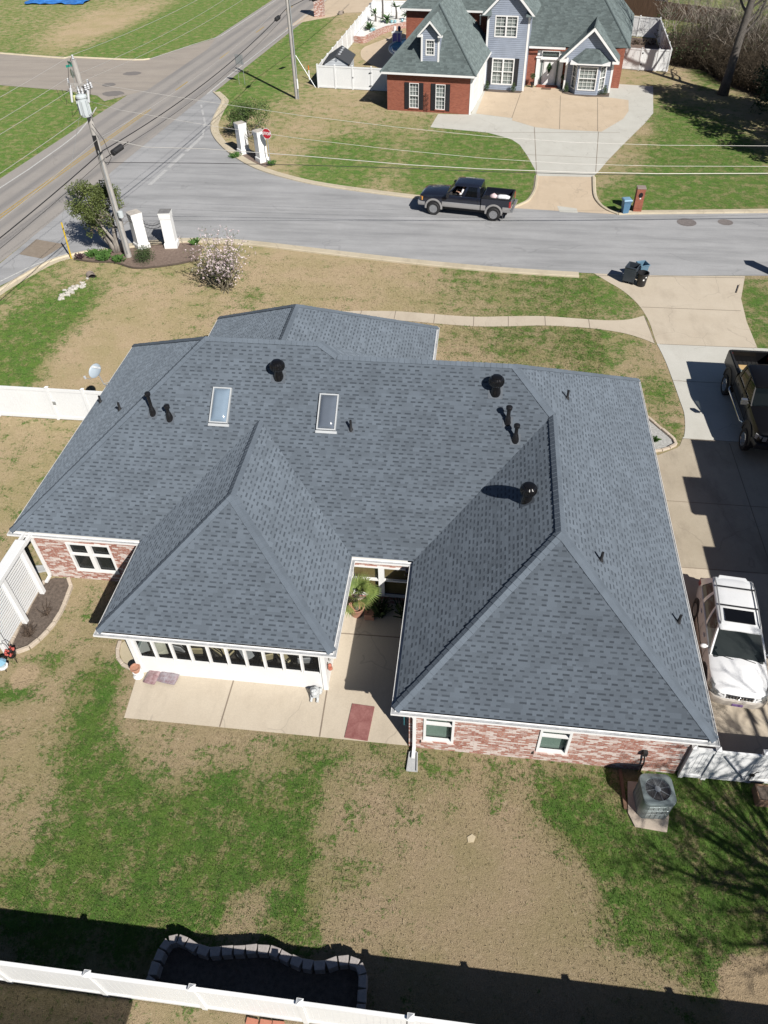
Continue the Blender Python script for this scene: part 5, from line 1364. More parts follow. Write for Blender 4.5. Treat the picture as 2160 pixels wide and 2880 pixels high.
# head with face, neck, torso, arms and legs as one closed-form skinned surface
J = [(-.02, 0, .0), (0, 0, .25), (.02, 0, .44), (.04, 0, .54), (.06, 0, .66), (.03, .19, .42), (.12, .30, .20), (.34, .27, .27), (.42, .26, .29), (.03, -.19, .42), (.12, -.26, .20), (.34, -.18, .27), (.42, -.16, .29), (.38, .11, -.02), (.38, -.11, -.02), (.48, .11, -.36), (.48, -.11, -.36)]
J = [(p[0] + dx, p[1] + dy, p[2] + dz) for p in J]
ED = [(0, 1), (1, 2), (2, 3), (3, 4), (2, 5), (5, 6), (6, 7), (7, 8), (2, 9), (9, 10), (10, 11), (11, 12), (0, 13), (0, 14), (13, 15), (14, 16)]
RD = [.13, .14, .12, .055, .085, .065, .05, .04, .032, .065, .05, .04, .032, .075, .075, .05, .05]
person = skin_figure('person', SKINM, J, ED, RD, 2)
tag(person, 'driver in a white short sleeved shirt at the wheel of the navy street pickup', 'person')
person.matrix_world = TRM
def pchild(b, nm, mat_, **k):
    o = b.build(nm, mat_, None, **k); o.parent = person; return o
b = MB(); b.ball((dx + .05, dy, dz + .72), (.098, .08, .055), 14); b.ball((dx + .01, dy, dz + .68), (.075, .083, .085), 14); pchild(b, 'hair', HAIR, smooth='all')
b = MB(); b.ball((dx + .05, dy, dz + .66), (.09, .075, .11), 16); b.ball((dx + .145, dy, dz + .645), (.022, .014, .02), 8)
for s in (1, -1): b.ball((dx + .05, dy + s * .08, dz + .65), (.02, .012, .03), 8)
pchild(b, 'face', SKINM, smooth='all')
b = MB()
for s in (1, -1): b.ball((dx + .13, dy + s * .03, dz + .67), .012, 6)
pchild(b, 'eye', HAIR, smooth='all')
b = MB(); b.rings([[(dx + x + rx * math.cos(2 * PI * k / 16), dy + ry * math.sin(2 * PI * k / 16), dz + z_) for k in range(16)] for x, z_, rx, ry in ((-.02, -.05, .15, .19), (0, .15, .155, .19), (.01, .36, .15, .21), (.02, .46, .10, .15), (.03, .50, .065, .075))], 0); 
b.tube([(dx + .03, dy + .17, dz + .42), (dx + .08, dy + .26, dz + .3), (dx + .12, dy + .305, dz + .21)], [.085, .078, .075], 10); b.tube([(dx + .03, dy - .17, dz + .42), (dx + .08, dy - .23, dz + .3), (dx + .12, dy - .265, dz + .21)], [.085, .078, .075], 10)
b.tube([(dx + .12, dy + .30, dz + .21), (dx + .25, dy + .37, dz + .16)], [.072, .06], 10)
pchild(b, 'shirt', SHIRT, smooth='all')
b = MB()
for s in (1, -1):
    hx, hy, hz = dx + .44, dy + (.26 if s > 0 else -.16), dz + .3
    for k in range(4): b.tube([(hx, hy - .03 + .02 * k, hz), (hx + .05, hy - .03 + .02 * k, hz + .02 - .002 * k), (hx + .065, hy - .03 + .02 * k, hz - .015), (hx + .05, hy - .03 + .02 * k, hz - .035)], [.010, .009, .008, .006], 6)
    b.tube([(hx - .02, hy - s * .03, hz), (hx + .02, hy - s * .055, hz + .01), (hx + .045, hy - s * .05, hz)], [.011, .010, .007], 6)
pchild(b, 'hand', SKINM, smooth='all')
b = MB(); c_ = V((dx + .49, dy + .05, dz + .30)); rot = Matrix.Translation(c_) @ Matrix.Rotation(R(65), 4, 'Y')
b.tube([rot @ V((.19 * math.cos(2 * PI * k / 24), .19 * math.sin(2 * PI * k / 24), 0)) for k in range(25)], .014, 6); b.tube([rot @ V((0, -.19, 0)), rot @ V((0, .19, 0))], .014, 6); b.tube([rot @ V((0, 0, 0)), rot @ V((0, 0, .25))], .03, 6)
b.build('steering_wheel', TRIM, tr, smooth=40)

# white estate SUV in the driveway
SUVW = paint('white_pearl_paint', (.78, .79, .80), .16, 0, .9)
CLAD = paint('champagne_cladding', (.50, .46, .41), .4, .2, .2)
t = proto('suv', 'white SUV with roof rails and black sunroof, parked on the driveway beside the house', 'suv')
def ss(w_, z0, zm, zt, cr, top=.86): return [(w_ * .88, z0), (w_ * .97, z0 + .07), (w_, zm), (w_ * .985, zm + .22), (w_ * .95, zt - .05), (w_ * top, zt), (w_ * .45, zt + cr), (0, zt + cr * 1.25)]
b = MB()
loft(b, [(2.27, ss(.50, .34, .46, .74, .02)), (2.22, ss(.66, .30, .46, .79, .03)), (2.08, ss(.80, .27, .48, .87, .045)), (1.85, ss(.875, .25, .52, .93, .06)), (1.45, ss(.905, .25, .55, .985, .07)), (1.0, ss(.91, .24, .56, 1.03, .06)), (.75, ss(.91, .24, .56, 1.05, .02)), (0, ss(.91, .24, .56, 1.06, .0)), (-1.0, ss(.91, .25, .56, 1.07, .0)), (-1.7, ss(.90, .28, .58, 1.08, .0)), (-2.1, ss(.86, .32, .6, 1.07, .0)), (-2.24, ss(.78, .36, .6, 1.0, .0))])
b.build('body', SUVW, t, smooth=45)
roofo = greenhouse(t, (1.02, -2.18), 1.045, .845, (.22, -1.78), 1.60, .645, [(0, .05, 'p'), (.05, .37, 'f'), (.37, .41, 'p'), (.41, .66, 'r'), (.66, .71, 'p'), (.71, .9, 'r2'), (.9, 1, 'p')], SUVW, glassmat('suv_glass', (.008, .012, .012), .28, .03), MATS['suv_glass'], (), rake=.11)
for s in (1, -1):
    b = MB(); b.tube([(.2, s * .585, 1.63), (.08, s * .59, 1.70), (-.6, s * .60, 1.74), (-1.4, s * .595, 1.73), (-1.78, s * .58, 1.64)], .022, 8); b.build('roof_rail', GALV, t, smooth=True)
for x in (-.52, -1.32):
    b = MB(); b.box(x - .03, -.6, 1.725, x + .03, .6, 1.755); b.build('cross_bar', BLACKP, t, bevel=.01)
b = MB(); b.prism([(.09, -.45), (.09, .45), (-.43, .46), (-.43, -.46)], 1.66, 1.706); b.build('sunroof', pmat('black_glass', (.006, .006, .007), .08, spec=.6), roofo, bevel=.012)
b = MB(); b.prism([(-1.93, -.42), (-1.93, .42), (-1.74, .50), (-1.74, -.50)], 1.60, 1.635); b.build('roof_spoiler', SUVW, t, bevel=.02)
b = MB(); b.box(2.16, -.42, .62, 2.275, .42, .79)
b.build('grille', BLACKP, t, bevel=.03)
b = MB()
for k in range(9): b.box(2.22, -.37 + k * .0925 - .012, .64, 2.288, -.37 + k * .0925 + .012, .775)
b.build('grille_bar', CHROME, t)
b = MB(); b.lathe([(.055, 0), (.055, .02), (.04, .02), (.04, .0)], (0, 0, 0), 16, 0, Matrix.Translation(V((2.29, 0, .70))) @ Matrix.Rotation(PI / 2, 4, 'Y')); b.build('emblem', CHROME, t)
for s in (1, -1):
    b = MB(); b.rings([[V(p) for p in r_] for r_ in ([(2.275, s * .46, .64), (2.265, s * .46, .76), (2.12, s * .46, .83)], [(2.235, s * .66, .64), (2.20, s * .65, .78), (2.06, s * .64, .87)], [(2.11, s * .83, .66), (2.07, s * .81, .81), (1.95, s * .77, .90)], [(1.87, s * .90, .70), (1.85, s * .885, .84), (1.78, s * .84, .93)])], 0); b.build('headlight', pmat('smoky_lamp', (.20, .21, .21), .12, .2, var=.4, scale=18, coat=.9), t)
    b = MB(); b.box(-2.25, s * .75 - .10, .75, -1.98, s * .75 + .13, 1.04); b.build('tail_lamp', LAMPR, t, bevel=.03)
    b = MB(); b.tube([(.72, s * .86, 1.06), (.74, s * .97, 1.08)], .035); b.ball((.76, s * 1.03, 1.1), (.075, .12, .085), 12); b.build('side_mirror', SUVW, t, smooth='all')
    b = MB()
    for x in (.05, -.95): b.box(x, s * .90, .87, x + .18, s * .93, .91)
    b.build('door_handle', SUVW, t, bevel=.01)
    b = MB()
    for x in (.72, -.32, -1.32): b.box(x, s * .905 - .004, .42, x + .012, s * .912, 1.0)
    b.build('door_seam', TRIM, t)
    b = MB(); b.box(-.95, s * .90 - .02, .27, .98, s * .93, .46); b.build('side_cladding', CLAD, t, bevel=.03)
    for x in (1.33, -1.33):
        q = MB(); M = Matrix.Translation(V((x, s * .915, .36))) @ Matrix.Rotation(-s * PI / 2, 4, 'X'); q.lathe([(.42, -.25), (.42, 0), (.02, 0)], (0, 0, 0), 28, 0, M); q.build('wheel_well', BLACKP, t)
        wheel(t, x, s * .83, .36, .235, ALLOY, 5)
b = MB(); loft(b, [(2.33, [(.45, .34), (.47, .40), (.47, .5), (.45, .57), (0, .58)]), (2.25, [(.72, .30), (.76, .38), (.76, .52), (.72, .6), (0, .61)]), (2.08, [(.86, .29), (.90, .36), (.90, .54), (.86, .61), (0, .62)]), (1.78, [(.89, .29), (.925, .36), (.925, .52), (.89, .58), (0, .58)])]); b.build('front_bumper', CLAD, t, smooth=40)
b = MB(); b.box(2.325, -.16, .36, 2.345, .16, .47); b.build('number_plate', pmat('purple_plate', (.11, .05, .20), .5, scale=16, fine=30, col2=(.30, .2, .42)), t)
b = MB()
for s in (1, -1): 
    b.box(-.15, s * .38 - .22, .75, .35, s * .38 + .22, .92); b.box(-.28, s * .38 - .22, .85, -.12, s * .38 + .22, 1.32); b.box(-.27, s * .38 - .11, 1.33, -.17, s * .38 + .11, 1.5)
b.box(-1.35, -.65, .75, -.9, .65, .92); b.box(-1.45, -.65, .85, -1.28, .65, 1.34)
b.build('seat', pmat('cream_leather', (.42, .42, .30), .6), t, bevel=.05)
b = MB(); b.box(.62, -.76, .9, 1.1, .76, 1.06); b.build('dashboard', pmat('grey_dash', (.035, .042, .042), .7), t, bevel=.05)
b = MB(); b.tube([(1.13, .5, 1.08), (1.05, .1, 1.115)], .012); b.tube([(1.13, -.15, 1.08), (1.05, -.5, 1.115)], .012); b.build('wiper', BLACK, t)
place(t, (9.16, 15.72, .012), R(-95))
# ---------------------------------------------------------------- lettering
def textmesh(name, txt, size, mat_, M, parent=None, ext=.004, extra=None):
    cu = bpy.data.curves.new(name, 'FONT'); cu.body = txt; cu.size = size; cu.extrude = ext; cu.align_x = 'CENTER'; cu.align_y = 'CENTER'
    if extra: cu.offset = extra
    o = bpy.data.objects.new(name, cu); COL.objects.link(o)
    dg = bpy.context.evaluated_depsgraph_get()
    me = bpy.data.meshes.new_from_object(o.evaluated_get(dg)); me.materials.clear(); me.materials.append(mat_)
    bpy.data.objects.remove(o)
    me.transform(M)
    n = bpy.data.objects.new(name, me); COL.objects.link(n)
    if parent is not None: attach(n, parent)
    return n

textmesh('lettering', 'DIRECTV', .105, WHITE, DISH_Q @ Matrix.Translation(V((0.02, .15, .058))) @ Matrix.Rotation(R(-8), 4, 'X'), DISH_T, .003, .003)
# ---------------------------------------------------------------- utility poles and wires
POLE = pmat('weathered_pole', (.28, .262, .245), .9, stretch=(6, 6, .5), scale=3, fine=12, col2=(.47, .45, .42))
TRF = pmat('transformer_enamel', (.52, .565, .58), .35, var=.06)
PORC = pmat('insulator_grey', (.55, .56, .58), .25)
WIRE = pmat('aluminium_wire', (.62, .60, .56), .45, .4, var=.05)
CABLE = pmat('black_cable', (.02, .02, .022), .6)
px_, py_ = -21.79, 42.55
PH = 10.9
t = thing('utility_pole', 'timber utility pole with a pale transformer drum, between the leafy tree and white pillars', 'utility pole', (px_, py_, 0))
b = MB(); b.tube([(px_, py_, 0), (px_ - .05, py_ + .02, 5), (px_ - .12, py_ + .03, PH)], [.20, .175, .15], 14); b.build('pole', POLE, t, smooth=40)
tx, ty = px_ - .02, py_ - .42
b = MB(); b.lathe([(.05, 7.5), (.24, 7.53), (.26, 7.6), (.26, 8.45), (.30, 8.47), (.30, 8.56), (.24, 8.6), (.08, 8.64), (.01, 8.64)], (tx, ty, .75), 22)
b.build('transformer', TRF, t, smooth=40)
b = MB()
for k in range(8):
    a = k * PI / 4 + .3; b.box(-.02, -.05, 8.4, .02, .05, 9.1, 0, Matrix.Translation(V((tx + .28 * math.cos(a), ty + .28 * math.sin(a), 0))) @ Matrix.Rotation(a + PI / 2, 4, 'Z'))
b.build('cooling_fin', TRF, t)
b = MB()
for a in (.6, 2.4): b.lathe([(.045, 9.35), (.07, 9.43), (.04, 9.49), (.065, 9.55), (.035, 9.61), (.02, 9.73)], (tx + .13 * math.cos(a), ty + .13 * math.sin(a), 0), 10)
b.build('bushing', PORC, t, smooth=True)
b = MB(); b.box(px_ - .16, py_ - .17, 6.2, px_ + .06, py_ - .10, 7.2); b.build('mounting_plate', CABLE, t)
# cross arms stacked at the top, standing across the road line
ad = V((.995, -.09, 0)); aq = V((.09, .995, 0))
b = MB()
for z, l in ((9.75, .72), (9.45, .5)):
    M = Matrix.Translation(V((px_ - .1, py_, z))) @ Matrix.Rotation(math.atan2(ad.y, ad.x), 4, 'Z'); b.box(-l, -.13, -.06, l * .75, -.05, .06, 0, M)
    b.tube([M @ V((-l * .8, -.1, 0)), M @ V((0, -.1, -.55))], .018); b.tube([M @ V((l * .6, -.1, 0)), M @ V((0, -.1, -.55))], .018)
b.build('cross_arm', POLE, t)
def insul(b, p, h=.24, r=.07): b.lathe([(r * .4, 0), (r, h * .2), (r * .5, h * .35), (r * .95, h * .5), (r * .45, h * .65), (r * .8, h * .8), (r * .4, h)], p, 10)
ATT = [V((px_ - .12, py_ + .03, PH + .22)), V((px_ - .75, py_ + .05, 10.02)), V((px_ + .42, py_ - .1, 10.02))]
b = MB()
insul(b, (px_ - .12, py_ + .03, PH))
for p in ATT[1:]: insul(b, p - V((0, 0, .24)))
for k in range(3): insul(b, (px_ + .28 + .17 * k, py_ - .25, 9.5 + .06 * k), .3, .09)
b.build('insulator', PORC, t, smooth=True)
for k, (x, z) in enumerate(((-.6, 9.7), (.36, 9.7))):
    b = MB(); b.tube([(px_ + x, py_ - .2, z - .1), (px_ + x - .06, py_ - .34, z - .75)], [.075, .06], 10); b.tube([(px_ + x, py_ - .2, z - .1), (px_ + x + .03, py_ - .16, z + .05)], .03, 6); b.build('cutout_fuse', PORC, t, smooth=40)
b = MB(); b.lathe([(.05, 0), (.1, .05), (.1, .3), (.04, .34)], (px_ - .45, py_ - .3, 8.95), 10); b.build('surge_arrester', pmat('yellowish_polymer', (.55, .58, .25), .5), t, smooth=40)
b = MB(); b.tube([(px_ + .06, py_ - .19, .3), (px_ + .02, py_ - .17, 4), (px_ - .02, py_ - .15, 6.4)], .045, 8); b.build('riser_conduit', GALV, t, smooth=True)
b = MB(); b.lathe([(.02, 0), (.16, .02), (.17, .36), (.05, .4)], (px_ + .32, py_ - .22, 2.6), 12); b.build('meter_box', TRF, t, smooth=40)
b = MB()
b.tube([ATT[0], ATT[0] + V((-.3, -.2, -.5)), (px_ - .75, py_ - .2, 9.3)], .012, 4); b.tube([ATT[2], ATT[2] + V((.25, -.3, -.3)), (px_ + .4, py_ - .24, 9.2)], .012, 4)
b.tube([(px_ - .8, py_ - .34, 8.6), (px_ - .9, py_ - .3, 8.2), (tx - .1, ty, 8.9)], .012, 4); b.tube([(px_ + .35, py_ - .3, 8.6), (px_ + .3, py_ - .3, 8.2), (tx + .12, ty, 8.95)], .012, 4)
b.tube([(tx + .2, ty, 7.9), (px_ + .5, py_ - .2, 7.0), (px_ + .62, py_ - .1, 6.0), (px_ + .3, py_ - .1, 5.6), (px_, py_, 5.9)], .016, 5)
for k in range(2):
    c0_ = V((ATT[1].x - .45 - .3 * k, ATT[1].y - .1, 9.5)); b.tube([c0_, c0_ + V((.1, -.1, -.5)), c0_ + V((.35, -.1, -.75)), c0_ + V((.5, 0, -.3))], .010, 4)
b.build('jumper_wire', CABLE, t)
# second pole
qx, qy = -17.85, 75.88
QH = 11.4
t2 = thing('utility_pole', 'tall grey utility pole with a riser pipe, standing in the grass beyond the white pillars', 'utility pole', (qx, qy, 0))
b = MB(); b.tube([(qx, qy, 0), (qx - .05, qy, 6), (qx - .1, qy, QH)], [.17, .15, .12], 14); b.build('pole', POLE, t2, smooth=40)
b = MB(); b.tube([(qx + .2, qy - .12, 0), (qx + .17, qy - .12, 9.5)], .065, 8); b.build('riser_conduit', GALV, t2, smooth=True)
b = MB(); b.tube([(qx + .22, qy - .15, .9), (qx + .22, qy - .15, 1.7)], .08, 8); b.build('conduit_collar', VINYL, t2)
b = MB()
for z, l in ((10.1, .95), (9.7, .62)):
    M = Matrix.Translation(V((qx - .1, qy, z))) @ Matrix.Rotation(math.atan2(ad.y, ad.x), 4, 'Z'); b.box(-l, -.13, -.06, l * .75, -.05, .06, 0, M)
b.build('cross_arm', POLE, t2)
ATQ = [V((qx - .1, qy, QH + .22)), V((qx - 1.0, qy, 10.35)), V((qx + .55, qy, 10.35))]
b = MB()
insul(b, ATQ[0] - V((0, 0, .24)))
for p in ATQ[1:]: insul(b, p - V((0, 0, .24)))
b.build('insulator', PORC, t2, smooth=True)
def sagline(a, c, sag, n=18): return [a.lerp(c, k / n) - V((0, 0, sag * 4 * (k / n) * (1 - k / n))) for k in range(n + 1)]
def wirething(pts, r, mat_, lab, group='power lines between the poles', nm='power_line'):
    b = MB(); b.tube(pts, r, 5); return tag(b.build(nm, mat_, smooth='all'), lab, 'power line', group)
BACK = V((px_, py_, 0)) - (V((qx, qy, 0)) - V((px_, py_, 0)))        # the pole before, out of frame
ORD = ('uppermost', 'left hand', 'right hand')
for k in range(3):
    p0 = ATT[k] + (BACK - V((px_, py_, 0))) + V((-1.2, 0, -.2))
    wirething(sagline(p0, ATT[k], .5) + sagline(ATT[k], ATQ[k], .55)[1:] + sagline(ATQ[k], ATQ[k] + V((4.0, 36, .2)), .5)[1:], .009, WIRE, ('pale wire from the very top of the transformer pole running along the main road', 'pale wire on the left end of the cross arm running along the main road', 'pale wire on the right end of the cross arm running along the main road')[k])
lowL = V((px_ - .2, py_, 8.3)); lowQ = V((qx - .2, qy, 8.6))
wirething(sagline(lowL + (BACK - V((px_, py_, 0))) + V((-1.2, 0, -.3)), lowL, .5), .012, WIRE, 'pale lower wire leaving the transformer drum towards the left edge')
cL = V((px_ + .18, py_, 6.35)); cQ = V((qx - .16, qy, 7.2))
wirething(sagline(V((px_ - 4.2, py_ - 33, 5.6)), cL, .55) + sagline(cL, cQ, .65)[1:] + sagline(cQ, cQ + V((4, 36, 0)), .5)[1:], .028, CABLE, 'thick black communication cable running along the main road between both poles', nm='communication_cable')
cL2 = V((px_ + .18, py_, 5.95)); cQ2 = V((qx - .16, qy, 6.8))
wirething(sagline(V((px_ - 4.2, py_ - 33, 5.2)), cL2, .55) + sagline(cL2, cQ2, .7)[1:], .012, CABLE, 'thin black cable just below the thick cable along the main road', nm='communication_cable')
nL = V((px_ + .1, py_, 7.0)); nQ = V((qx - .12, qy, 7.8))
wirething(sagline(V((px_ - 4.2, py_ - 33, 6.0)), nL, .5) + sagline(nL, nQ, .6)[1:], .011, WIRE, 'thin pale neutral wire above the black cables along the main road')
# lines leading off across the front gardens to the right
def lx(x): return 42.2 + .118 * (x + 21.8)
wirething([V((px_ + .4, py_ - .1, 9.95))] + [V((x, lx(x), z)) for x, z in ((-20, 9.68), (-15, 8.84), (-10, 8.06), (-5, 7.4), (0, 6.82), (5, 6.4), (10, 6.15), (18, 5.95), (30, 6.2), (45, 7.1))], .009, WIRE, 'highest pale wire crossing the far lawn to the right edge', 'wires crossing to the right')
wirething([V((px_ + .25, py_ - .1, 8.95))] + [V((x, lx(x), z)) for x, z in ((-20, 8.55), (-15, 7.62), (-10, 6.85), (-5, 6.2), (0, 5.65), (5, 5.24), (10, 5.02), (18, 4.85), (30, 5.1), (45, 6.0))], .009, WIRE, 'middle pale wire crossing the far lawn to the right edge', 'wires crossing to the right')
wirething([V((px_ + .14, py_, 7.1))] + [V((x, lx(x), z)) for x, z in ((-20.6, 6.98), (-19, 6.6), (-15.7, 6.45), (-10.4, 5.98), (-4.2, 5.36), (0, 5.05), (5.8, 4.75), (10, 4.6), (16.3, 4.5), (22, 4.4), (32, 4.7), (45, 5.4))], .018, WIRE, 'thick pale cable crossing just behind the street pickup to the right edge', 'wires crossing to the right')
wirething([V((px_ + .14, py_, 5.7))] + [V((x, lx(x) + .05, z)) for x, z in ((-19.5, 5.75), (-15.7, 5.65), (-10.4, 5.45), (-4.2, 5.15), (0, 4.9), (5.8, 4.63), (10, 4.5), (16.3, 4.4), (22, 4.3), (32, 4.6), (45, 5.3))], .016, CABLE, 'black cable leaving the transformer pole to the right, below the thick pale cable', 'wires crossing to the right')
def splice(a, c, lab):
    b = MB(); d = (c - a).normalized()
    b.tube([a, a + d * .05, c - d * .05, c], [.06, .17, .17, .06], 10); b.tube([a - d * .5, c + d * .5], .03, 6)
    tag(b.build('splice_case', CABLE, smooth=40), lab, 'cable splice', 'splice cases on the cables')
dcq = (cQ - cL).normalized()
s0 = sagline(cL, cQ, .65)
splice(cL + V((.25, .5, -.32)), cL + V((.62, 1.3, -.16)), 'black splice case hanging from the cable beside the transformer pole')
splice(cQ - dcq * 3.0 + V((0, 0, -.2)), cQ - dcq * 2.2 + V((0, 0, -.2)), 'black splice case hanging from the cable left of the farther pole')
splice(cQ + V((1.6, 3.6, .0)), cQ + V((2.0, 4.4, .02)), 'black splice case hanging from the cable right of the farther pole')
# guy guard and its stay
t = thing('guy_guard', 'tall thin yellow guard on the stay wire at the road corner by the leafy tree', 'guy guard', (-25.35, 42.0, 0))
b = MB(); b.tube([(-25.35, 42.0, 0), (-25.25, 42.02, 2.3)], .05, 8); b.build('guard', pmat('faded_yellow', (.60, .42, .04), .5), t, smooth=True)
b = MB(); b.tube([(-25.25, 42.02, 2.3), (px_ - .2, py_, 9.0)], .008, 4); b.build('stay_wire', GALV, t)
# street signs
def octagon(r, z0, z1): return [(r * math.cos(PI / 8 + k * PI / 4), r * math.sin(PI / 8 + k * PI / 4)) for k in range(8)]
SIGN_RED = pmat('sign_red', (.42, .015, .025), .4, var=.04)
SIGN_W = pmat('sign_white', (.75, .75, .75), .4, var=.03)
SIGN_BACK = pmat('sign_back', (.42, .44, .45), .4, .6, var=.06)
SIGN_G = pmat('sign_green', (.01, .22, .16), .45, var=.1)
sx_, sy_ = -16.42, 58.85
t = thing('stop_sign', 'red octagonal stop sign on a thin post beside the right white pillar across the street', 'stop sign', (sx_, sy_, 0))
b = MB(); b.box(sx_ - .03, sy_ - .02, 0, sx_ + .03, sy_ + .02, 2.7); b.build('post', GALV, t)
fd = V((-.22, -.97, 0)).normalized(); rt = V((-fd.y, fd.x, 0))
MS = Matrix(((rt.x, 0, fd.x, sx_ + fd.x * .03), (rt.y, 0, fd.y, sy_ + fd.y * .03), (0, 1, 0, 2.27), (0, 0, 0, 1)))
b = MB(); b.prism(octagon(.40, 0, 0), 0, .006, 0, MS); b.build('border', SIGN_W, t)
b = MB(); b.prism(octagon(.37, 0, 0), .006, .010, 0, MS); b.build('face', SIGN_RED, t)
textmesh('lettering', 'STOP', .30, SIGN_W, MS @ Matrix.Translation(V((0, -.0, .012))) @ Matrix.Scale(.95, 4, V((1, 0, 0))), t, .002, .006)
ux, uy = -38.99, 74.87
t = thing('stop_sign', 'stop sign seen from its grey back, with green street name blades, beyond the main road', 'stop sign', (ux, uy, 0))
b = MB(); b.tube([(ux, uy, 0), (ux, uy, 3.0)], .03, 6); b.build('post', GALV, t)
MB2 = Matrix.Translation(V((ux - .04, uy + .04, 2.15))) @ Matrix.Rotation(R(-38), 4, 'Z') @ Matrix.Rotation(PI / 2, 4, 'X')
b = MB(); b.prism(octagon(.40, 0, 0), 0, .006, 0, MB2); b.build('back', SIGN_BACK, t)
b = MB(); b.box(-.42, -.008, 2.72, .42, .008, 2.92, 0, Matrix.Translation(V((ux, uy, 0))) @ Matrix.Rotation(R(48), 4, 'Z')); b.box(-.42, -.008, 2.95, .42, .008, 3.15, 0, Matrix.Translation(V((ux, uy, 0))) @ Matrix.Rotation(R(-42), 4, 'Z')); b.build('street_name_blade', SIGN_G, t)
gx, gy_0 = -24.3, 80.3
t = thing('road_sign', 'square grey sign seen from behind on two thin legs at the main road edge', 'road sign', (gx, gy_0, 0))
b = MB()
for s in (-.3, .3): b.tube([(gx + s, gy_0 - s * .2, 0), (gx + s, gy_0 - s * .2, 2.5)], .022, 6)
b.build('leg', GALV, t)
b = MB(); b.box(-.42, -.01, 1.75, .42, .01, 2.6, 0, Matrix.Translation(V((gx, gy_0 + .05, 0))) @ Matrix.Rotation(R(-12), 4, 'Z')); b.build('panel', SIGN_BACK, t)
t = thing('pipeline_marker', 'orange topped white utility marker post beside the white fence corner', 'marker post', (-17.89, 82.3, 0))
b = MB(); b.tube([(-17.89, 82.3, 0), (-17.89, 82.3, .85)], .06, 8); b.build('post', WHITE, t)
b = MB(); b.tube([(-17.89, 82.3, .85), (-17.89, 82.3, 1.25)], .062, 8); b.build('cap', pmat('orange_plastic', (.62, .17, .03), .5), t)
b = MB(); b.tube([(-16.75, 79.6, 0), (-18.6, 80.2, 2.6)], .035, 6); tag(b.build('stay_post', GALV), 'thin grey leaning stay post in front of the white fence corner', 'stay')

# ---------------------------------------------------------------- white gate pillars and railings
STUCCO = pmat('white_stucco', (.80, .80, .79), .8, var=.04, scale=5, fine=30, bump=.2)
CAPM = pmat('stained_cap', (.34, .32, .30), .85, scale=2.5, fine=12, col2=(.60, .55, .48))
def pillar(cx, cy, rz, lab, capdark=False, w=.345, h=2.25):
    t = thing('gate_pillar', lab, 'pillar', (cx, cy, 0), 'white gate pillars at the street corner')
    M = Matrix.Translation(V((cx, cy, 0))) @ Matrix.Rotation(rz, 4, 'Z')
    sq = lambda s, z: [M @ V((sx * s, sy * s, z)) for sx, sy in ((-1, -1), (1, -1), (1, 1), (-1, 1))]
    b = MB(); b.rings([sq(w + .06, 0), sq(w + .06, .30), sq(w, .36), sq(w - .01, h - .42), sq(w + .01, h - .38), sq(w + .01, h - .30), sq(w + .02, h - .26), sq(w + .02, h - .07)], 0); b.build('shaft', STUCCO, t, bevel=.012)
    b = MB(); b.rings([sq(w + .035, h - .07), sq(w + .035, h)], 0); b.build('coping', STUCCO, t, bevel=.01)
    b = MB(); b.rings([sq(w + .03, h), sq(w + .03, h + .006)], 0); b.build('cap_top', CAPM if not capdark else pmat('dark_cap', (.13, .13, .13), .9, scale=3, fine=12, col2=(.24, .235, .23)), t)
    return t
pillar(-21.4, 43.95, R(45), 'white pillar behind the utility pole, left end of the near iron railing', False)
pillar(-19.5, 44.25, R(8), 'white pillar with a dark top, right end of the near iron railing', True)
pillar(-19.2, 61.35, R(43), 'white pillar left of the stop sign across the street, farther from the sign')
pillar(-17.25, 59.6, R(43), 'white pillar right behind the stop sign across the street')
def railing(a, c, n, lab, arch=.16):
    t = thing('iron_railing', lab, 'railing', (*a, 0), None)
    a, c = V((*a, 0)), V((*c, 0)); b = MB()
    hz = lambda u: 1.35 + arch * (u * 2 - 1) ** 2
    for k in range(n + 1):
        u = k / n; p = a.lerp(c, u); b.tube([p + V((0, 0, .12)), p + V((0, 0, hz(u) + .12))], .011, 4); b.ball(p + V((0, 0, hz(u) + .14)), .02, 6)
    b.build('picket', BLACK, t)
    b = MB()
    for z in (.18, .32): b.tube([a + V((0, 0, z)), c + V((0, 0, z))], .016, 5)
    for dz_ in (0, -.2): b.tube([a.lerp(c, k / 8) + V((0, 0, hz(k / 8) + dz_)) for k in range(9)], .018, 5)
    b.build('rail', BLACK, t); return t
railing((-21.0, 44.1), (-19.95, 44.2), 12, 'low black iron railing between the two near white pillars')
railing((-18.8, 61.0), (-17.6, 59.9), 12, 'low black iron railing between the two white pillars across the street')
flat('mulch', [(-25.2, 42.2), (-25.0, 41.85), (-23.78, 41.62), (-22.37, 41.63), (-20.85, 41.02), (-19.63, 41.2), (-18.32, 41.72), (-17.3, 42.5), (-17.4, 44.2), (-18.4, 45.2), (-19.87, 45.05), (-21.9, 44.4), (-23.4, 43.6), (-24.6, 42.7)], .008, MULCH_BR)
flat('mulch', [(-20.4, 62.6), (-19.6, 60.6), (-17.9, 58.75), (-16.7, 58.2), (-16.2, 59.2), (-17.2, 60.6), (-19.0, 62.2)], .008, MULCH_BR)
BE = [(-25.1, 41.85), (-23.78, 41.59), (-22.37, 41.6), (-20.85, 40.99), (-19.63, 41.19), (-18.32, 41.71), (-17.2, 42.4)]
b = MB(); b.tube([(p.x, p.y, .05) for p in smoothline([(x, y, 0) for x, y in BE], 5)], .06, 5); tag(b.build('bed_edging', pmat('dark_landscape_timber', (.08, .06, .045), .9)), 'dark low edging along the mulch bed below the white pillars', 'edging')
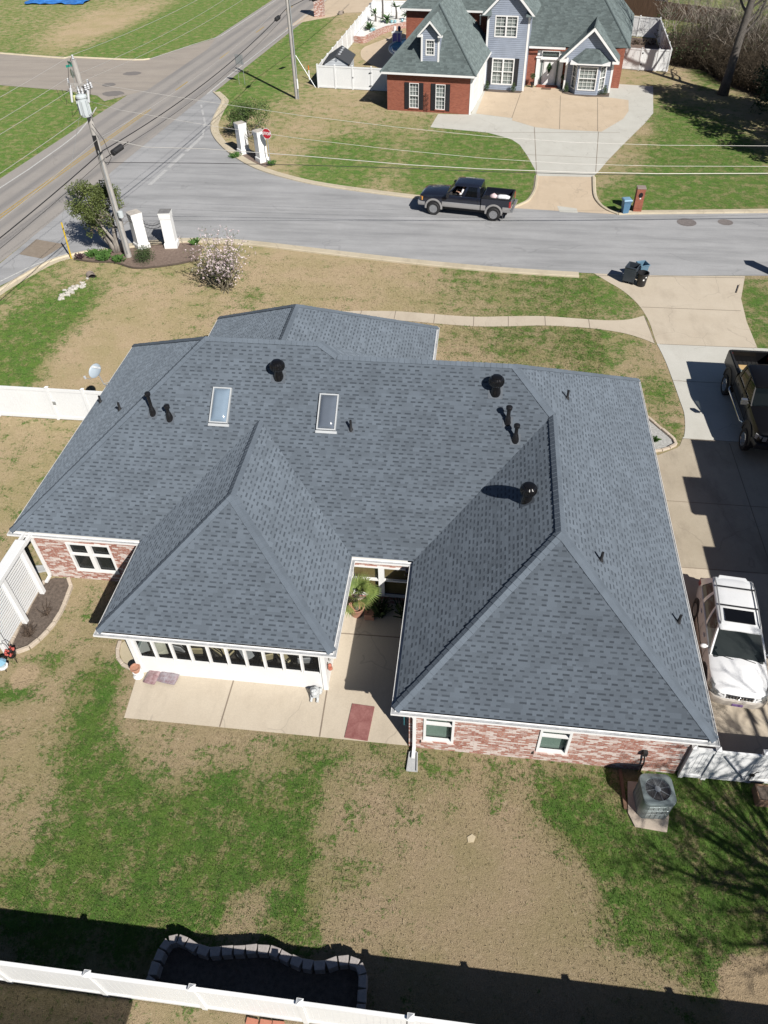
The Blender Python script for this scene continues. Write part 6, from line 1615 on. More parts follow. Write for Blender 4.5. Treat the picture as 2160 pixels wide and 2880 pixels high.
b = MB(); b.tube([(-23.25, 39.95, .02), (-22.9, 39.5, .02)], .26, 14, cap=False); tag(b.build('culvert_pipe', pmat('culvert_concrete', (.30, .25, .21), .9), smooth=40), 'open end of a dark drain pipe in the lawn near the pale rocks', 'drain pipe')
b = MB(); b.lathe([(.25, .0), (.25, .02), (.01, .02)], (0, 0, 0), 16, 0, Matrix.Translation(V((-23.05, 39.68, .06))) @ Matrix.Rotation(R(60), 4, 'X')); tag(b.build('drain_mouth', pmat('drain_dark', (.004, .004, .004), 1)), 'black round mouth of the drain pipe in the lawn', 'drain')
ROCK = pmat('pale_rock', (.38, .355, .305), .9, scale=5, fine=20, col2=(.60, .575, .53), bump=.5)
b = MB(); r_ = random.Random(21)
for k in range(48):
    u = r_.random(); x = -23.95 + u * .95 + r_.gauss(0, .16); y = 37.2 + u * 1.9 + r_.gauss(0, .35); s = r_.uniform(.05, .17)
    n = r_.randint(5, 7); rg = []
    for z_, q in ((0, 1), (.5, .95), (.9, .5)): rg.append([(x + s * q * math.cos(2 * PI * j / n + k) * r_.uniform(.75, 1.2), y + s * q * math.sin(2 * PI * j / n + k) * r_.uniform(.7, 1.1), s * z_ * .9) for j in range(n)])
    b.rings(rg, 0)
tag(b.build('riprap', ROCK), 'scatter of pale drainage rocks in the lawn below the drain pipe', 'rocks', kind='stuff')

# ---------------------------------------------------------------- bins and mailbox
def cart(name_lab, col, lid_open, mat_lid=None, rim_mat=None, w_=.29, h_=.92):
    t = proto('wheeled_bin', name_lab, 'bin')
    BM = col; b = MB()
    sq = lambda sx, sy, z, o=0: [(-sx, -sy + o, z), (sx, -sy + o, z), (sx, sy + o, z), (-sx, sy + o, z)]
    b.rings([sq(w_ * .74, w_ * .78, .04), sq(w_ * .80, w_ * .84, .3), sq(w_ * .95, w_ * 1.05, h_ - .06), sq(w_ * 1.08, w_ * 1.2, h_ - .05), sq(w_ * 1.08, w_ * 1.2, h_), sq(w_ * .92, w_ * 1.02, h_), sq(w_ * .7, w_ * .75, .12)], 0, True)
    b.build('bin_body', BM, t, bevel=.02)
    b = MB()
    if lid_open: b.box(-w_ * 1.05, w_ * 1.2, .15, w_ * 1.05, w_ * 1.27, h_, 0)
    else:
        b.rings([sq(w_ * 1.1, w_ * 1.22, h_ + .002), sq(w_ * 1.1, w_ * 1.22, h_ + .04), sq(w_ * .9, w_ * 1.0, h_ + .09)], 0)
    b.build('lid', mat_lid or BM, t, bevel=.012)
    b = MB(); b.tube([(-w_, w_ * 1.3, h_ - .03), (w_, w_ * 1.3, h_ - .03)], .018); b.build('handle', BM, t)
    for s in (-1, 1):
        b = MB(); b.lathe([(.03, -.025), (.12, -.025), (.12, .025), (.03, .025)], (0, 0, 0), 16, 0, Matrix.Translation(V((s * w_ * .9, w_ * .85, .12))) @ Matrix.Rotation(PI / 2, 4, 'Y')); b.build('wheel', RUBBER, t, smooth=40)
    return t
c = cart('open topped slate wheelie bin at the driveway mouth, largest of three bins', pmat('slate_plastic', (.035, .045, .058), .45, var=.15), True, w_=.32, h_=1.0)
place(c, (8.98, 41.75, .02), R(155))
c = cart('round blue bin behind the two darker bins at the mouth of the driveway', pmat('blue_grey_plastic', (.10, .19, .27), .45, var=.12), True, w_=.27, h_=.92); place(c, (9.62, 42.2, .02), R(20))
t = proto('trash_can', 'round black trash can with white marks, in front of two bins by the driveway', 'bin')
b = MB(); b.lathe([(.22, .0), (.24, .03), (.30, .74), (.33, .75), (.33, .79), (.29, .79), (.23, .1), (.01, .08)], (0, 0, 0), 24); b.build('can', BLACKP, t, smooth=40)
b = MB(); b.box(-.06, -.30, .42, .02, -.272, .50); b.box(.06, -.29, .58, .13, -.27, .64); b.build('sticker', WHITE, t)
b = MB()
for s in (-1, 1): b.tube([(s * .3, -.06, .62), (s * .37, 0, .6), (s * .3, .06, .62)], .015)
b.build('handle', BLACKP, t)
place(t, (9.55, 41.3, .02), R(10))
BLUEB = pmat('blue_bin_plastic', (.095, .20, .315), .4, var=.12)
c = cart('blue wheelie bin with closed lid beside the brick mailbox across the street', BLUEB, False, pmat('blue_bin_lid', (.20, .35, .48), .35, var=.1), w_=.26, h_=.9); place(c, (9.72, 51.45, .03), R(12))
t = thing('brick_mailbox', 'tall red brick mailbox column at the kerb across the street', 'mailbox', (10.6, 52.05, 0))
M = Matrix.Translation(V((10.6, 52.05, 0)))
b = MB(); b.box(10.33, 51.8, 0, 10.87, 52.32, 1.5); b.build('column', BRICK_RED, t)
b = MB(); b.box(10.31, 51.78, 1.5, 10.89, 52.34, 1.57); b.build('coping', pmat('grey_brown_coping', (.27, .22, .19), .9, scale=6), t, bevel=.01)
b = MB(); b.lathe([(.13, 0), (.13, .03), (.02, .03)], (0, 0, 0), 18, 0, Matrix.Translation(V((10.62, 51.8, 1.12))) @ Matrix.Rotation(PI / 2, 4, 'X') @ Matrix.Scale(1.25, 4, V((0, 1, 0)))); b.build('box_door', BLACK, t, smooth=40)
b = MB(); b.prism([(-.05, 0), (.05, 0), (.04, .08), (-.04, .08)], 0, .02, 0, Matrix.Translation(V((10.62, 51.8, .86))) @ Matrix.Rotation(PI / 2, 4, 'X')); b.build('number_plaque', SIGN_W, t)
t = thing('brick_mailbox', 'dark brick mailbox column half cut off at the right edge by the near kerb', 'mailbox', (17.45, 43.35, 0))
b = MB(); b.box(17.22, 43.1, 0, 17.75, 43.62, 1.45); b.build('column', BRICK_RED, t)
b = MB(); b.box(17.2, 43.08, 1.45, 17.77, 43.64, 1.53); b.build('coping', MATS['grey_brown_coping'], t)
b = MB(); b.box(-.02, -.5, 0, .02, .5, .05, 0, Matrix.Translation(V((14.95, 41.3, .03))) @ Matrix.Rotation(R(-20), 4, 'Z'))
tag(b.build('kerb_gap', JOINT), 'dark slot along the right kerb return of the near driveway', 'slot')
# ---------------------------------------------------------------- trees and shrubs
LEAF_O = pmat('olive_leaves', (.035, .055, .014), .7, scale=1.1, fine=9, col2=(.15, .185, .045))
LEAF_G = pmat('dark_green_leaves', (.018, .038, .014), .7, scale=1.4, fine=9, col2=(.075, .12, .035))
LEAF_D = pmat('evergreen_leaves', (.012, .026, .012), .7, scale=.8, fine=7, col2=(.045, .075, .026))
LEAF_F = pmat('fresh_leaves', (.04, .11, .02), .7, scale=3, fine=9, col2=(.11, .22, .05))
BARK = pmat('grey_bark', (.17, .15, .13), .95, scale=2, fine=14, col2=(.36, .33, .29), bump=.7)
BARK_B = pmat('dark_bark', (.06, .052, .047), .95, scale=2, fine=14, col2=(.15, .135, .12), bump=.7)
BRUSH = pmat('dry_brush', (.035, .027, .018), .95, scale=.5, fine=5, col2=(.125, .095, .062))
BRUSH_P = pmat('pale_dry_branches', (.22, .19, .155), .95, scale=.8, fine=6, col2=(.42, .37, .31))
PETAL = pmat('pink_white_petals', (.56, .41, .44), .7, scale=2, fine=12, col2=(.78, .70, .71))
def leaf(b, p, s, r, mi=0):
    a = V((r.gauss(0, 1), r.gauss(0, 1), r.gauss(0, .6))).normalized(); c = a.cross(V((r.gauss(0, 1), r.gauss(0, 1), r.gauss(0, 1)))).normalized()
    l, w_ = s * r.uniform(.7, 1.3), s * r.uniform(.35, .6)
    b.face([p - a * l, p - c * w_ + a * l * .1, p + a * l, p + c * w_ + a * l * .1], mi)
def crown(b, clumps, n, s, r, mi=0):
    for (x, y, z, rad) in clumps:
        for _ in range(int(n * rad * rad)):
            d = V((r.gauss(0, 1), r.gauss(0, 1), r.gauss(0, .85))).normalized()
            leaf(b, V((x, y, z)) + d * rad * (r.random() ** .42), s, r, mi)
def limb(b, p, d, L, rad, depth, r, spread=.75, up=.12, minr=.006, kids=(2, 4), n=5):
    pts = [p]; rr = [rad]; q = p.copy(); dd = d.copy(); seg = 4
    for k in range(seg):
        dd = (dd + V((r.gauss(0, .13), r.gauss(0, .13), r.gauss(0, .09) + up * .35))).normalized(); q = q + dd * L / seg
        pts.append(q.copy()); rr.append(max(minr, rad * (1 - .5 * (k + 1) / seg)))
    b.tube(pts, rr, n if rad > .03 else 3, cap=False)
    if depth <= 0: return
    for k in range(r.randint(*kids)):
        i = r.randint(2, seg); nd = (dd + V((r.gauss(0, spread), r.gauss(0, spread), r.gauss(0, spread * .6) + up))).normalized()
        limb(b, pts[i], nd, L * r.uniform(.55, .85), rr[i] * r.uniform(.5, .8), depth - 1, r, spread, up, minr, kids, n)
# leafy tree left of the pole
r = random.Random(11)
t = thing('leafy_tree', 'gnarled grey trunked evergreen tree at the road corner, left of the transformer pole', 'tree', (-22.9, 43.2, 0))
b = MB()
for (dx_, dy_, lx_, ly_, lz_, rd) in ((0, 0, -.5, -.1, 2.3, .17), (.12, .05, .25, .2, 2.1, .14), (-.15, .1, -1.1, .2, 1.9, .12), (.35, .15, .8, .1, 1.3, .10), (.05, -.1, -.25, -.45, 1.9, .10)):
    p = V((-22.85 + dx_, 43.15 + dy_, 0)); e = V((-22.85 + lx_, 43.15 + ly_, lz_)); m_ = p.lerp(e, .5) + V((r.gauss(0, .12), r.gauss(0, .12), 0))
    b.tube([p, p.lerp(m_, .5) + V((r.gauss(0, .05), r.gauss(0, .05), 0)), m_, e], [rd * 1.5, rd * 1.1, rd, rd * .6], 9)
    for _ in range(4): limb(b, e, V((r.gauss(-.2, .6), r.gauss(0, .6), .7)).normalized(), .9, rd * .5, 2, r, .8, .1, .008)
b.build('trunk', BARK, t, smooth='all')
b = MB()
cl = []
for _ in range(34):
    d = V((r.gauss(0, 1), r.gauss(0, 1), r.gauss(0, .8))).normalized() * r.uniform(.3, 1)
    cl.append((-23.5 + d.x * 1.75, 43.1 + d.y * 1.6, 3.1 + d.z * 1.35, r.uniform(.38, .62)))
cl += [(-23.2, 42.7, 1.5, .35), (-22.7, 42.9, 1.9, .3), (-24.1, 42.8, 1.3, .25), (-22.0, 43.4, 3.0, .4), (-22.2, 43.7, 3.6, .45)]
crown(b, cl, 1150, .062, r); b.build('crown', LEAF_O, t)
b = MB(); crown(b, [(-22.75, 42.95, 2.2, .42), (-23.6, 42.6, 1.75, .3)], 420, .055, r); b.build('dead_foliage', pmat('brown_dead_leaves', (.20, .13, .08), .9, scale=4, fine=20, col2=(.42, .32, .21)), t)
# small tree behind the far pillars
t = thing('leafy_tree', 'low wide green tree just behind the two white pillars across the street', 'tree', (-19.7, 65.2, 0))
b = MB()
for _ in range(6): limb(b, V((-19.7, 65.2, 0)), V((r.gauss(0, .5), r.gauss(0, .5), 1)).normalized(), 1.3, .09, 2, r)
b.build('trunk', BARK, t, smooth='all')
b = MB(); cl = []
for _ in range(36):
    d = V((r.gauss(0, 1), r.gauss(0, 1), r.gauss(0, .8))).normalized() * r.uniform(.3, 1)
    cl.append((-19.6 + d.x * 1.95, 65.2 + d.y * 1.8, 1.65 + d.z * 1.05, r.uniform(.42, .66)))
crown(b, cl, 430, .075, r); b.build('crown', pmat('garden_leaves', (.03, .055, .014), .7, scale=1.2, fine=8, col2=(.12, .19, .045)), t)
# pink magnolia
t = thing('magnolia_shrub', 'leafless pink and white blossoming magnolia on the tan front lawn', 'tree', (-14.3, 38.6, 0))
b = MB(); tips = []
for k in range(60):
    a = r.uniform(0, 2 * PI); le = r.uniform(.15, .95); p = V((-14.6 + r.gauss(0, .28), 39.0 + r.gauss(0, .25), 0)); d = V((math.cos(a) * le, math.sin(a) * le, 1)).normalized(); L = r.uniform(1.6, 3.2); pts = [p]
    for q in range(5):
        d = (d + V((r.gauss(0, .1), r.gauss(0, .1), .06))).normalized(); pts.append(pts[-1] + d * L / 5)
        if q > 0:
            for _ in range(3):
                e = pts[-1] + (d + V((r.gauss(0, .7), r.gauss(0, .7), r.gauss(.1, .4)))).normalized() * r.uniform(.2, .55); b.tube([pts[-1], e], [.008, .004], 3, cap=False); tips.append(e)
    b.tube(pts, [.03, .025, .02, .015, .012, .008], 4, cap=False); tips.append(pts[-1])
b.build('branch', pmat('magnolia_twigs', (.14, .12, .085), .95, scale=3, col2=(.24, .21, .14)), t)
b = MB()
for e in tips:
    if r.random() < .9:
        for _ in range(r.randint(3, 6)): leaf(b, e + V((r.gauss(0, .035), r.gauss(0, .035), r.gauss(0, .035))), .05, r)
b.build('blossom', PETAL, t)
b = MB()
for e in tips:
    for _ in range(2): leaf(b, e + V((r.gauss(0, .12), r.gauss(0, .12), r.gauss(-.1, .12))), .045, r)
b.build('leaf', LEAF_O, t)
# clipped round bush and little plants
t = thing('round_bush', 'round clipped dark green bush in the mulch bed in front of the left white pillar', 'bush', (-20.5, 41.95, 0))
b = MB(); cl = [(-20.5 + .42 * math.cos(k) * (.4 + .6 * (k % 3) / 2), 41.95 + .42 * math.sin(k) * (.4 + .6 * (k % 2)), .5 + .2 * math.sin(k * 2.3), .42) for k in range(16)]
crown(b, cl, 900, .035, r); b.build('foliage', pmat('clipped_bush_leaves', (.018, .036, .012), .7, scale=4, fine=16, col2=(.07, .115, .03)), t)
def tuft(x, y, rad, lab, cat='plant', n=70, mat_=LEAF_F, h=.32, group=None):
    b = MB()
    for _ in range(n):
        a = r.uniform(0, 2 * PI); e = r.uniform(.3, 1); p = V((x + r.gauss(0, rad * .25), y + r.gauss(0, rad * .25), .02)); q = p + V((math.cos(a) * rad * e, math.sin(a) * rad * e, h * r.uniform(.6, 1.2))); sd = V((-math.sin(a), math.cos(a), 0)) * .025
        b.face([p - sd, p + sd, q + sd * .6, q + V((math.cos(a), math.sin(a), -.5)) * .06, q - sd * .6])
    return tag(b.build('bed_plant', mat_), lab, cat, group)
for x, y, lab in ((-24.1, 42.45, 'green leafy plant at the left of the mulch bed under the gnarled tree'), (-23.35, 42.5, 'upper bright green plant behind another, below the gnarled tree trunk'), (-23.2, 42.0, 'bright green leafy plant in the mulch bed straight below the gnarled tree trunk'), (-22.15, 41.8, 'bright green leafy plant in the mulch bed left of the round bush')):
    tuft(x, y, .38, lab, n=130, group='leafy plants in the mulch bed')
tuft(-24.75, 41.95, .25, 'small dark purple plant in the mulch bed by the yellow guard', n=60, mat_=pmat('purple_leaves', (.05, .025, .035), .8, col2=(.1, .06, .07)), group='leafy plants in the mulch bed')
tuft(-18.05, 44.6, .28, 'little green sprig by the kerb right of the dark topped pillar', n=60, group='leafy plants in the mulch bed')
tuft(-16.3, 58.7, .3, 'little green sprig at the foot of the stop sign', n=60)
tuft(-19.6, 60.2, .4, 'small green plant between the kerb and the far white pillars', n=80)
# front bed by the drive, behind the house eave
flat('gravel', [(7.3, 28.6), (8.1, 28.9), (8.7, 27.9), (9.25, 27.0), (9.2, 26.6), (8.4, 26.15), (6.9, 26.0), (6.9, 28.6)], .009, pmat('grey_gravel', (.28, .28, .27), .95, scale=9, fine=50, col2=(.5, .5, .48), bump=.8))
edging('bed_edging', [(7.4, 28.9), (8.1, 28.8), (8.7, 27.9), (9.25, 27.0), (9.2, 26.6), (8.4, 26.15), (7.2, 26.05)], 'tan stone edging round the grey gravel bed beside the driveway', EDG, .1, .13, .3)
tuft(8.35, 26.85, .2, 'small green plant in the grey gravel bed, right one of two', n=40, h=.2, group='plants in the gravel bed'); tuft(7.95, 26.7, .18, 'small green plant in the grey gravel bed, left one nearer the house', n=40, h=.2, group='plants in the gravel bed')
b = MB(); b.tube([(8.05, 29.4, 0), (8.05, 29.4, .5)], .012, 5); b.lathe([(.01, .5), (.06, .52), (.05, .58), (.01, .6)], (8.05, 29.4, 0), 8); tag(b.build('garden_light', BLACK), 'thin black garden light on the grass strip beside the driveway', 'garden light')
# palm in the courtyard
PALML = pmat('palm_leaves', (.07, .14, .025), .6, scale=2.5, fine=9, col2=(.27, .32, .09))
t = thing('potted_palm', 'yellow green fan palm in the courtyard by the sunroom wall', 'palm', (-3.35, 16.05, 0))
b = MB(); b.tube([(-3.3, 16.0, .1), (-3.3, 16.0, 1.15)], [.08, .06], 8); b.build('trunk', BARK_B, t)
b = MB(); b.lathe([(.2, .02), (.28, .42), (.3, .44), (.25, .44), (.2, .3), (.01, .3)], (-3.3, 16.0, 0), 14); b.build('pot', MATS['terracotta'], t, smooth=40)
b = MB()
for k in range(17):
    a = r.uniform(0, 2 * PI); el = r.uniform(-.1, 1.1); o_ = V((-3.28, 15.98, 1.1 + r.uniform(-.35, .12))); d = V((math.cos(a) * math.cos(el), math.sin(a) * math.cos(el), math.sin(el)))
    hub = o_ + d * r.uniform(.22, .45); b.tube([o_, hub], .008, 3)
    sd = d.cross(V((0, 0, 1))).normalized(); up = sd.cross(d)
    for q in range(15):
        f = (q / 14 - .5) * 2.5; v = (d * math.cos(f) + sd * math.sin(f)); L = .62 * (1 - .25 * abs(f) / 1.25); e = hub + v * L + V((0, 0, -.06 - .05 * r.random())); w_ = v.cross(up).normalized() * .02
        b.face([hub - w_ * .3, hub + v * L * .55 + w_, e, hub + v * L * .55 - w_])
b.build('frond', PALML, t)
t = thing('terracotta_planter', 'small square terracotta planter in the courtyard shade beside the palm', 'planter', (-2.83, 15.9, 0))
b = MB(); b.box(-3.0, 15.75, .02, -2.66, 16.05, .3); b.build('box', MATS['terracotta'], t, bevel=.01)
for x, y, s_, lab in ((-2.5, 16.1, 9, 'leafy dark green plant in the deepest shade of the courtyard, below the window post'), (-1.6, 16.1, 10, 'leafy dark green plant in the right corner of the shaded courtyard')): tuft(x, y, .4, lab, n=60, mat_=LEAF_G, h=.5)
# far right: big bare tree, brush and the dark evergreen
r = random.Random(29)
t = thing('bare_tree', 'tall bare tree with a thick dark trunk at the upper right', 'tree', (21.53, 79.04, 0))
b = MB(); p = [V((21.53, 79.04, 0)), V((21.6, 79.1, 1.5)), V((21.75, 79.2, 5)), V((22.0, 79.3, 9)), V((22.3, 79.5, 14)), V((22.5, 79.6, 18))]
b.tube(p, [.52, .38, .31, .26, .2, .1], 12)
b.build('trunk', BARK_B, t, smooth='all')
b = MB()
for z, a, L in ((4.6, .4, 3.0), (5.4, .2, 3.4), (6.2, 2.6, 3.5), (6.6, -.3, 3.0), (7.5, 1.2, 4), (8.5, 3.4, 4.5), (9.5, .6, 4), (10.5, 4.4, 4.5), (11.5, 2.2, 4.5), (12.5, 5.4, 4), (13.5, 3.1, 4), (15, 1.0, 3), (16.5, 4, 2.5)):
    q = V((21.6 + z * .045, 79.1 + z * .03, z)); limb(b, q, V((math.cos(a), math.sin(a), .65)).normalized(), L, .11, 3, r, .6, .1, .012, (3, 4), 6)
b.build('branch', BARK_B, t)
b = MB()
def brushline(b, line, n, h, depth_, mat_i=0):
    P = [V((x, y, 0)) for x, y in line]
    Ls = [(c - a).length for a, c in zip(P[:-1], P[1:])]; tot = sum(Ls)
    for _ in range(n):
        s = r.random() * tot; k = 0
        while s > Ls[k]: s -= Ls[k]; k += 1
        d = (P[k + 1] - P[k]).normalized(); q = V((-d.y, d.x, 0))
        if q.y < 0: q = -q
        p = P[k] + d * s + q * (r.random() ** 1.3) * depth_
        dd = V((r.gauss(0, .32), r.gauss(0, .32), 1)).normalized(); L = h * r.uniform(.45, 1.1); pts = [p]
        for _k in range(3): dd = (dd + V((r.gauss(0, .25), r.gauss(0, .25), 0))).normalized(); pts.append(pts[-1] + dd * L / 3)
        b.tube(pts, [.024, .018, .013, .007], 3, mat_i, False)
        for _k in range(5):
            i = r.randint(1, 3); e = pts[i] + V((r.gauss(0, 1), r.gauss(0, 1), r.gauss(.5, .6))).normalized() * r.uniform(.25, .8); b.tube([pts[i], e], [.010, .005], 3, mat_i, False)
        if r.random() < .5:
            for _k in range(5): leaf(b, p + V((r.gauss(0, .35), r.gauss(0, .35), r.uniform(.1, L * .7))), .1, r, 0)
BL = [(17.9, 90.5), (18.4, 89.2), (19.5, 88.2), (21.2, 87.2), (22.2, 83.2), (23.8, 80.2), (25.1, 78.0), (28, 74)]
brushline(b, BL, 5200, 3.0, 12.0)
flat('dirt', ragged([(17.8, 92), (18.0, 89.4), (19.4, 87.9), (21.2, 86.9), (22.1, 82.8), (23.8, 79.6), (25.5, 77.2), (40, 70), (44, 84), (30, 96), (20, 103)], 8, .02), .008, pmat('leaf_littered_soil', (.05, .036, .024), .95, scale=2, fine=14, col2=(.13, .095, .06), bump=.8))
brushline(b, [(18.8, 97), (21, 95), (25, 91), (29, 86), (33, 82)], 2600, 2.2, 15.0)
tag(b.build('brush_thicket', BRUSH), 'tangled mass of dry brown brush behind the white fence at the upper right', 'brush', kind='stuff')
b = MB()
for x, y, h in ((18.8, 91, 4.2), (19.4, 99, 6), (21.5, 101, 6), (24, 99, 6.5), (27, 96, 6.5), (28, 88, 6), (30, 92, 6.5), (22.5, 96, 6), (20.5, 90.5, 4.5), (21.8, 92, 4.8), (23, 88.5, 4.6), (24.6, 85.5, 4.8), (20, 96, 5), (23.5, 95, 5.2), (26, 90, 5), (22.2, 86.5, 3.6), (26.5, 82, 4.2)):
    for _ in range(2): limb(b, V((x + r.gauss(0, .2), y + r.gauss(0, .2), 0)), V((r.gauss(0, .3), r.gauss(0, .3), 1)).normalized(), h * .55, .05, 3, r, .55, .2, .010, (2, 4), 4)
for _ in range(40): x, y = r.uniform(18.5, 30), r.uniform(90, 108); limb(b, V((x, y, 0)), V((r.gauss(0, .4), r.gauss(0, .4), 1)).normalized(), r.uniform(1.5, 3), .04, 3, r, .6, .15, .010, (2, 4), 4)
tag(b.build('bare_saplings', BRUSH_P), 'pale leafless saplings rising out of the brown brush', 'brush', kind='stuff')
b = MB(); crown(b, [(r.uniform(18.5, 29), r.uniform(86, 106), r.uniform(.3, 2.2), r.uniform(.5, 1.1)) for _ in range(60)], 60, .11, r); tag(b.build('vine_leaves', LEAF_G), 'patches of dark green vine leaves tangled through the brown brush', 'vines', kind='stuff')
t = thing('evergreen_tree', 'dark dense evergreen tree reaching in at the right edge beyond the far driveway', 'tree', (26.5, 63.0, 0))
b = MB(); b.tube([(26.5, 63, 0), (26.4, 63, 5), (26.6, 63.2, 11)], [.4, .3, .12], 10); b.build('trunk', BARK_B, t)
b = MB(); cl = []
SHPTS = [(15.2, 81.0, 10.6, 1.0), (16.5, 80.7, 10.5, 1.3), (16.6, 77.0, 9.8, 1.5), (17.8, 74.2, 9.0, 1.5), (18.9, 69.2, 8.0, 1.5), (20.3, 64.2, 7.2, 1.3), (21.1, 62.2, 6.8, .9), (19.2, 80.2, 10.5, 1.6), (20.7, 78.6, 10.0, 1.7), (21.6, 74.9, 9.0, 1.8), (22.9, 72.6, 8.5, 1.8), (23.3, 68.7, 7.5, 1.7), (19.9, 71.5, 8.6, 1.7), (20.7, 67.6, 8.0, 1.7), (21.8, 65.2, 7.2, 1.5), (17.8, 79.0, 10.2, 1.5), (18.5, 76.5, 9.6, 1.6), (23.5, 76, 9.0, 1.8), (25, 71, 7.5, 1.8), (25.5, 67, 6, 1.8), (23.5, 65, 6, 1.6), (24.6, 63, 4.6, 1.5)]
for sx0, sy0, h, rad in SHPTS:
    for _ in range(4): cl.append((sx0 + .752 * h + r.gauss(0, .5), sy0 - .91 * h + r.gauss(0, .6), h + r.gauss(0, .45), rad * r.uniform(.6, .85)))
crown(b, cl, 260, .16, r)
low = []
for _ in range(46):
    a = r.uniform(0, 2 * PI); low.append((27.0 + 4.4 * math.cos(a) * r.random(), 70 + 6.0 * math.sin(a) * r.random(), r.uniform(1.2, 7.0), r.uniform(.8, 1.3)))
for _ in range(26): low.append((r.uniform(22.9, 25.5), r.uniform(66.5, 75.5), r.uniform(.8, 4.6), r.uniform(.7, 1.1)))
crown(b, low, 110, .16, r); b.build('crown', LEAF_D, t)
# trees outside the frame whose branch shadows fall on the lawn and the SUV
r = random.Random(41)
t = thing('bare_tree', 'bare garden tree outside the lower right corner, shown only by its branch shadows', 'tree', (15.0, 2.2, 0))
b = MB(); b.tube([(15.0, 2.2, 0), (14.8, 2.5, 2.5), (14.4, 2.9, 4.6)], [.3, .24, .19], 10)
for tx_, ty_, tz_, rd in ((12.9, 4.7, 6.2, .11), (12.6, 4.4, 7.2, .10), (12.0, 2.2, 6.6, .10), (13.6, 1.6, 7.5, .09), (13.2, 3.0, 6.4, .10), (13.3, .8, 6.6, .10), (13.0, 6.0, 7.4, .09), (15.6, 6.9, 8.4, .10), (16.4, 6.2, 8.8, .09), (17.2, 8.0, 8.2, .09), (15.4, 4.4, 7.4, .08), (12.2, 3.6, 6.8, .09)):
    p0 = V((14.4, 2.9, 4.6)); e = V((tx_, ty_, tz_)); m1 = p0.lerp(e, .5) + V((r.gauss(0, .2), r.gauss(0, .2), .25))
    b.tube([p0, m1, e], [rd, rd * .8, rd * .55], 7)
    for q in range(5): limb(b, p0.lerp(e, .35 + .15 * q), ((e - p0).normalized() + V((r.gauss(.15, .4), r.gauss(-.1, .4), r.gauss(0, .3)))).normalized(), 1.15, rd * .42, 3, r, .5, .0, .010, (2, 4), 5)
    limb(b, e, (e - p0).normalized(), 1.0, rd * .5, 3, r, .5, .02, .010, (3, 4), 5)
b.build('trunk', BARK, t, smooth='all')
# ---------------------------------------------------------------- the far house (built on its own axes, then turned into place)
SHF = shingle_mat('far_shingles', (.125, .155, .155), (.075, .095, .097), .22, True, .45)
SIDING = siding_mat('blue_grey_siding', (.285, .325, .40))
SHUT = pmat('black_shutter', (.016, .016, .02), .6, var=.2)
FO, FT = V((-8.89, 72.99, 0)), R(-7.8)
fh = proto('far_house', 'red brick and blue sided two storey house with a dormer, across the street', 'house')
FR = MB()
def rp(pts, al):
    """roof plane, courses along al"""
    P = [V(p) for p in pts]; n_ = (P[1] - P[0]).cross(P[2] - P[0]).normalized()
    if n_.z < 0: P = P[::-1]; n_ = -n_
    al = V(al).normalized(); up = n_.cross(al)
    FR.face(P, 0, [(p.dot(al) + 60, p.dot(up) + 40) for p in P])
EZ, EM = 3.12, 1.05
# garage: hip facing the street
GX0, GX1, GYF = -.5, 7.95, -.42
gm, gw = (GX0 + GX1) / 2, (GX1 - GX0) / 2
AZ = EZ + gw * EM; AY = GYF + gw
rp([(GX0, GYF, EZ), (GX1, GYF, EZ), (gm, AY, AZ)], (1, 0, 0))
rp([(GX0, GYF, EZ), (gm, AY, AZ), (gm, 15, AZ), (GX0, 15, EZ)], (0, 1, 0))
rp([(GX1, GYF, EZ), (GX1, 12, EZ), (gm, 15, AZ), (gm, AY, AZ)], (0, 1, 0))
# two storey body behind
rp([(-1.1, 9.45, 6.0), (7.6, 9.45, 6.0), (9.3, 15.5, 11.4), (4.9, 15.5, 11.4)], (1, 0, 0))
rp([(-1.1, 9.45, 6.0), (4.9, 15.5, 11.4), (4.9, 18, 11.4), (-1.1, 24, 6.0)], (0, 1, 0))
# blue gable
gz, gx0_, gx1_ = 6.12, 6.95, 11.75
ga = (gx0_ + gx1_) / 2; gaz = gz + (ga - gx0_) * .98
rp([(gx0_, 7.45, gz), (ga, 7.45, gaz), (ga, 15, gaz), (gx0_, 15, gz)], (0, 1, 0)); rp([(gx1_, 7.45, gz), (ga, 7.45, gaz), (ga, 15, gaz), (gx1_, 15, gz)], (0, 1, 0))
# right hand body with its long slope and hip
RX = 20.35; RY = 9.5; RZ = 3.35; rise = 7.2
rp([(10.9, RY, RZ), (RX, RY + .9, RZ), (RX - 6.6, RY + 7.2, RZ + rise), (9.0, RY + 7.2, RZ + rise)], (1, 0, 0))
rp([(RX, RY + .9, RZ), (RX + .1, RY + 15, RZ), (RX - 6.6, RY + 9.5, RZ + rise), (RX - 6.6, RY + 7.2, RZ + rise)], (0, 1, 0))
# bay gable
bx0, bx1, by, bz = 14.3, 19.6, 8.25, 2.72
ba = (bx0 + bx1) / 2 + .05; baz = 5.32
rp([(bx0, by, bz), (ba, by, baz), (ba, 12.6, baz), (bx0, 12.6, bz)], (0, 1, 0)); rp([(bx1, by, bz), (ba, by, baz), (ba, 12.6, baz), (bx1, 12.6, bz)], (0, 1, 0))
# bay's own little roof
for q in ([(15.35, 8.6, 2.62), (16.0, 7.45, 2.62), (16.45, 8.66, 3.55)], [(16.0, 7.45, 2.62), (18.1, 7.45, 2.62), (17.65, 8.66, 3.55), (16.45, 8.66, 3.55)], [(18.1, 7.45, 2.62), (18.8, 8.6, 2.62), (17.65, 8.66, 3.55)]): rp(q, (V(q[1]) - V(q[0])))
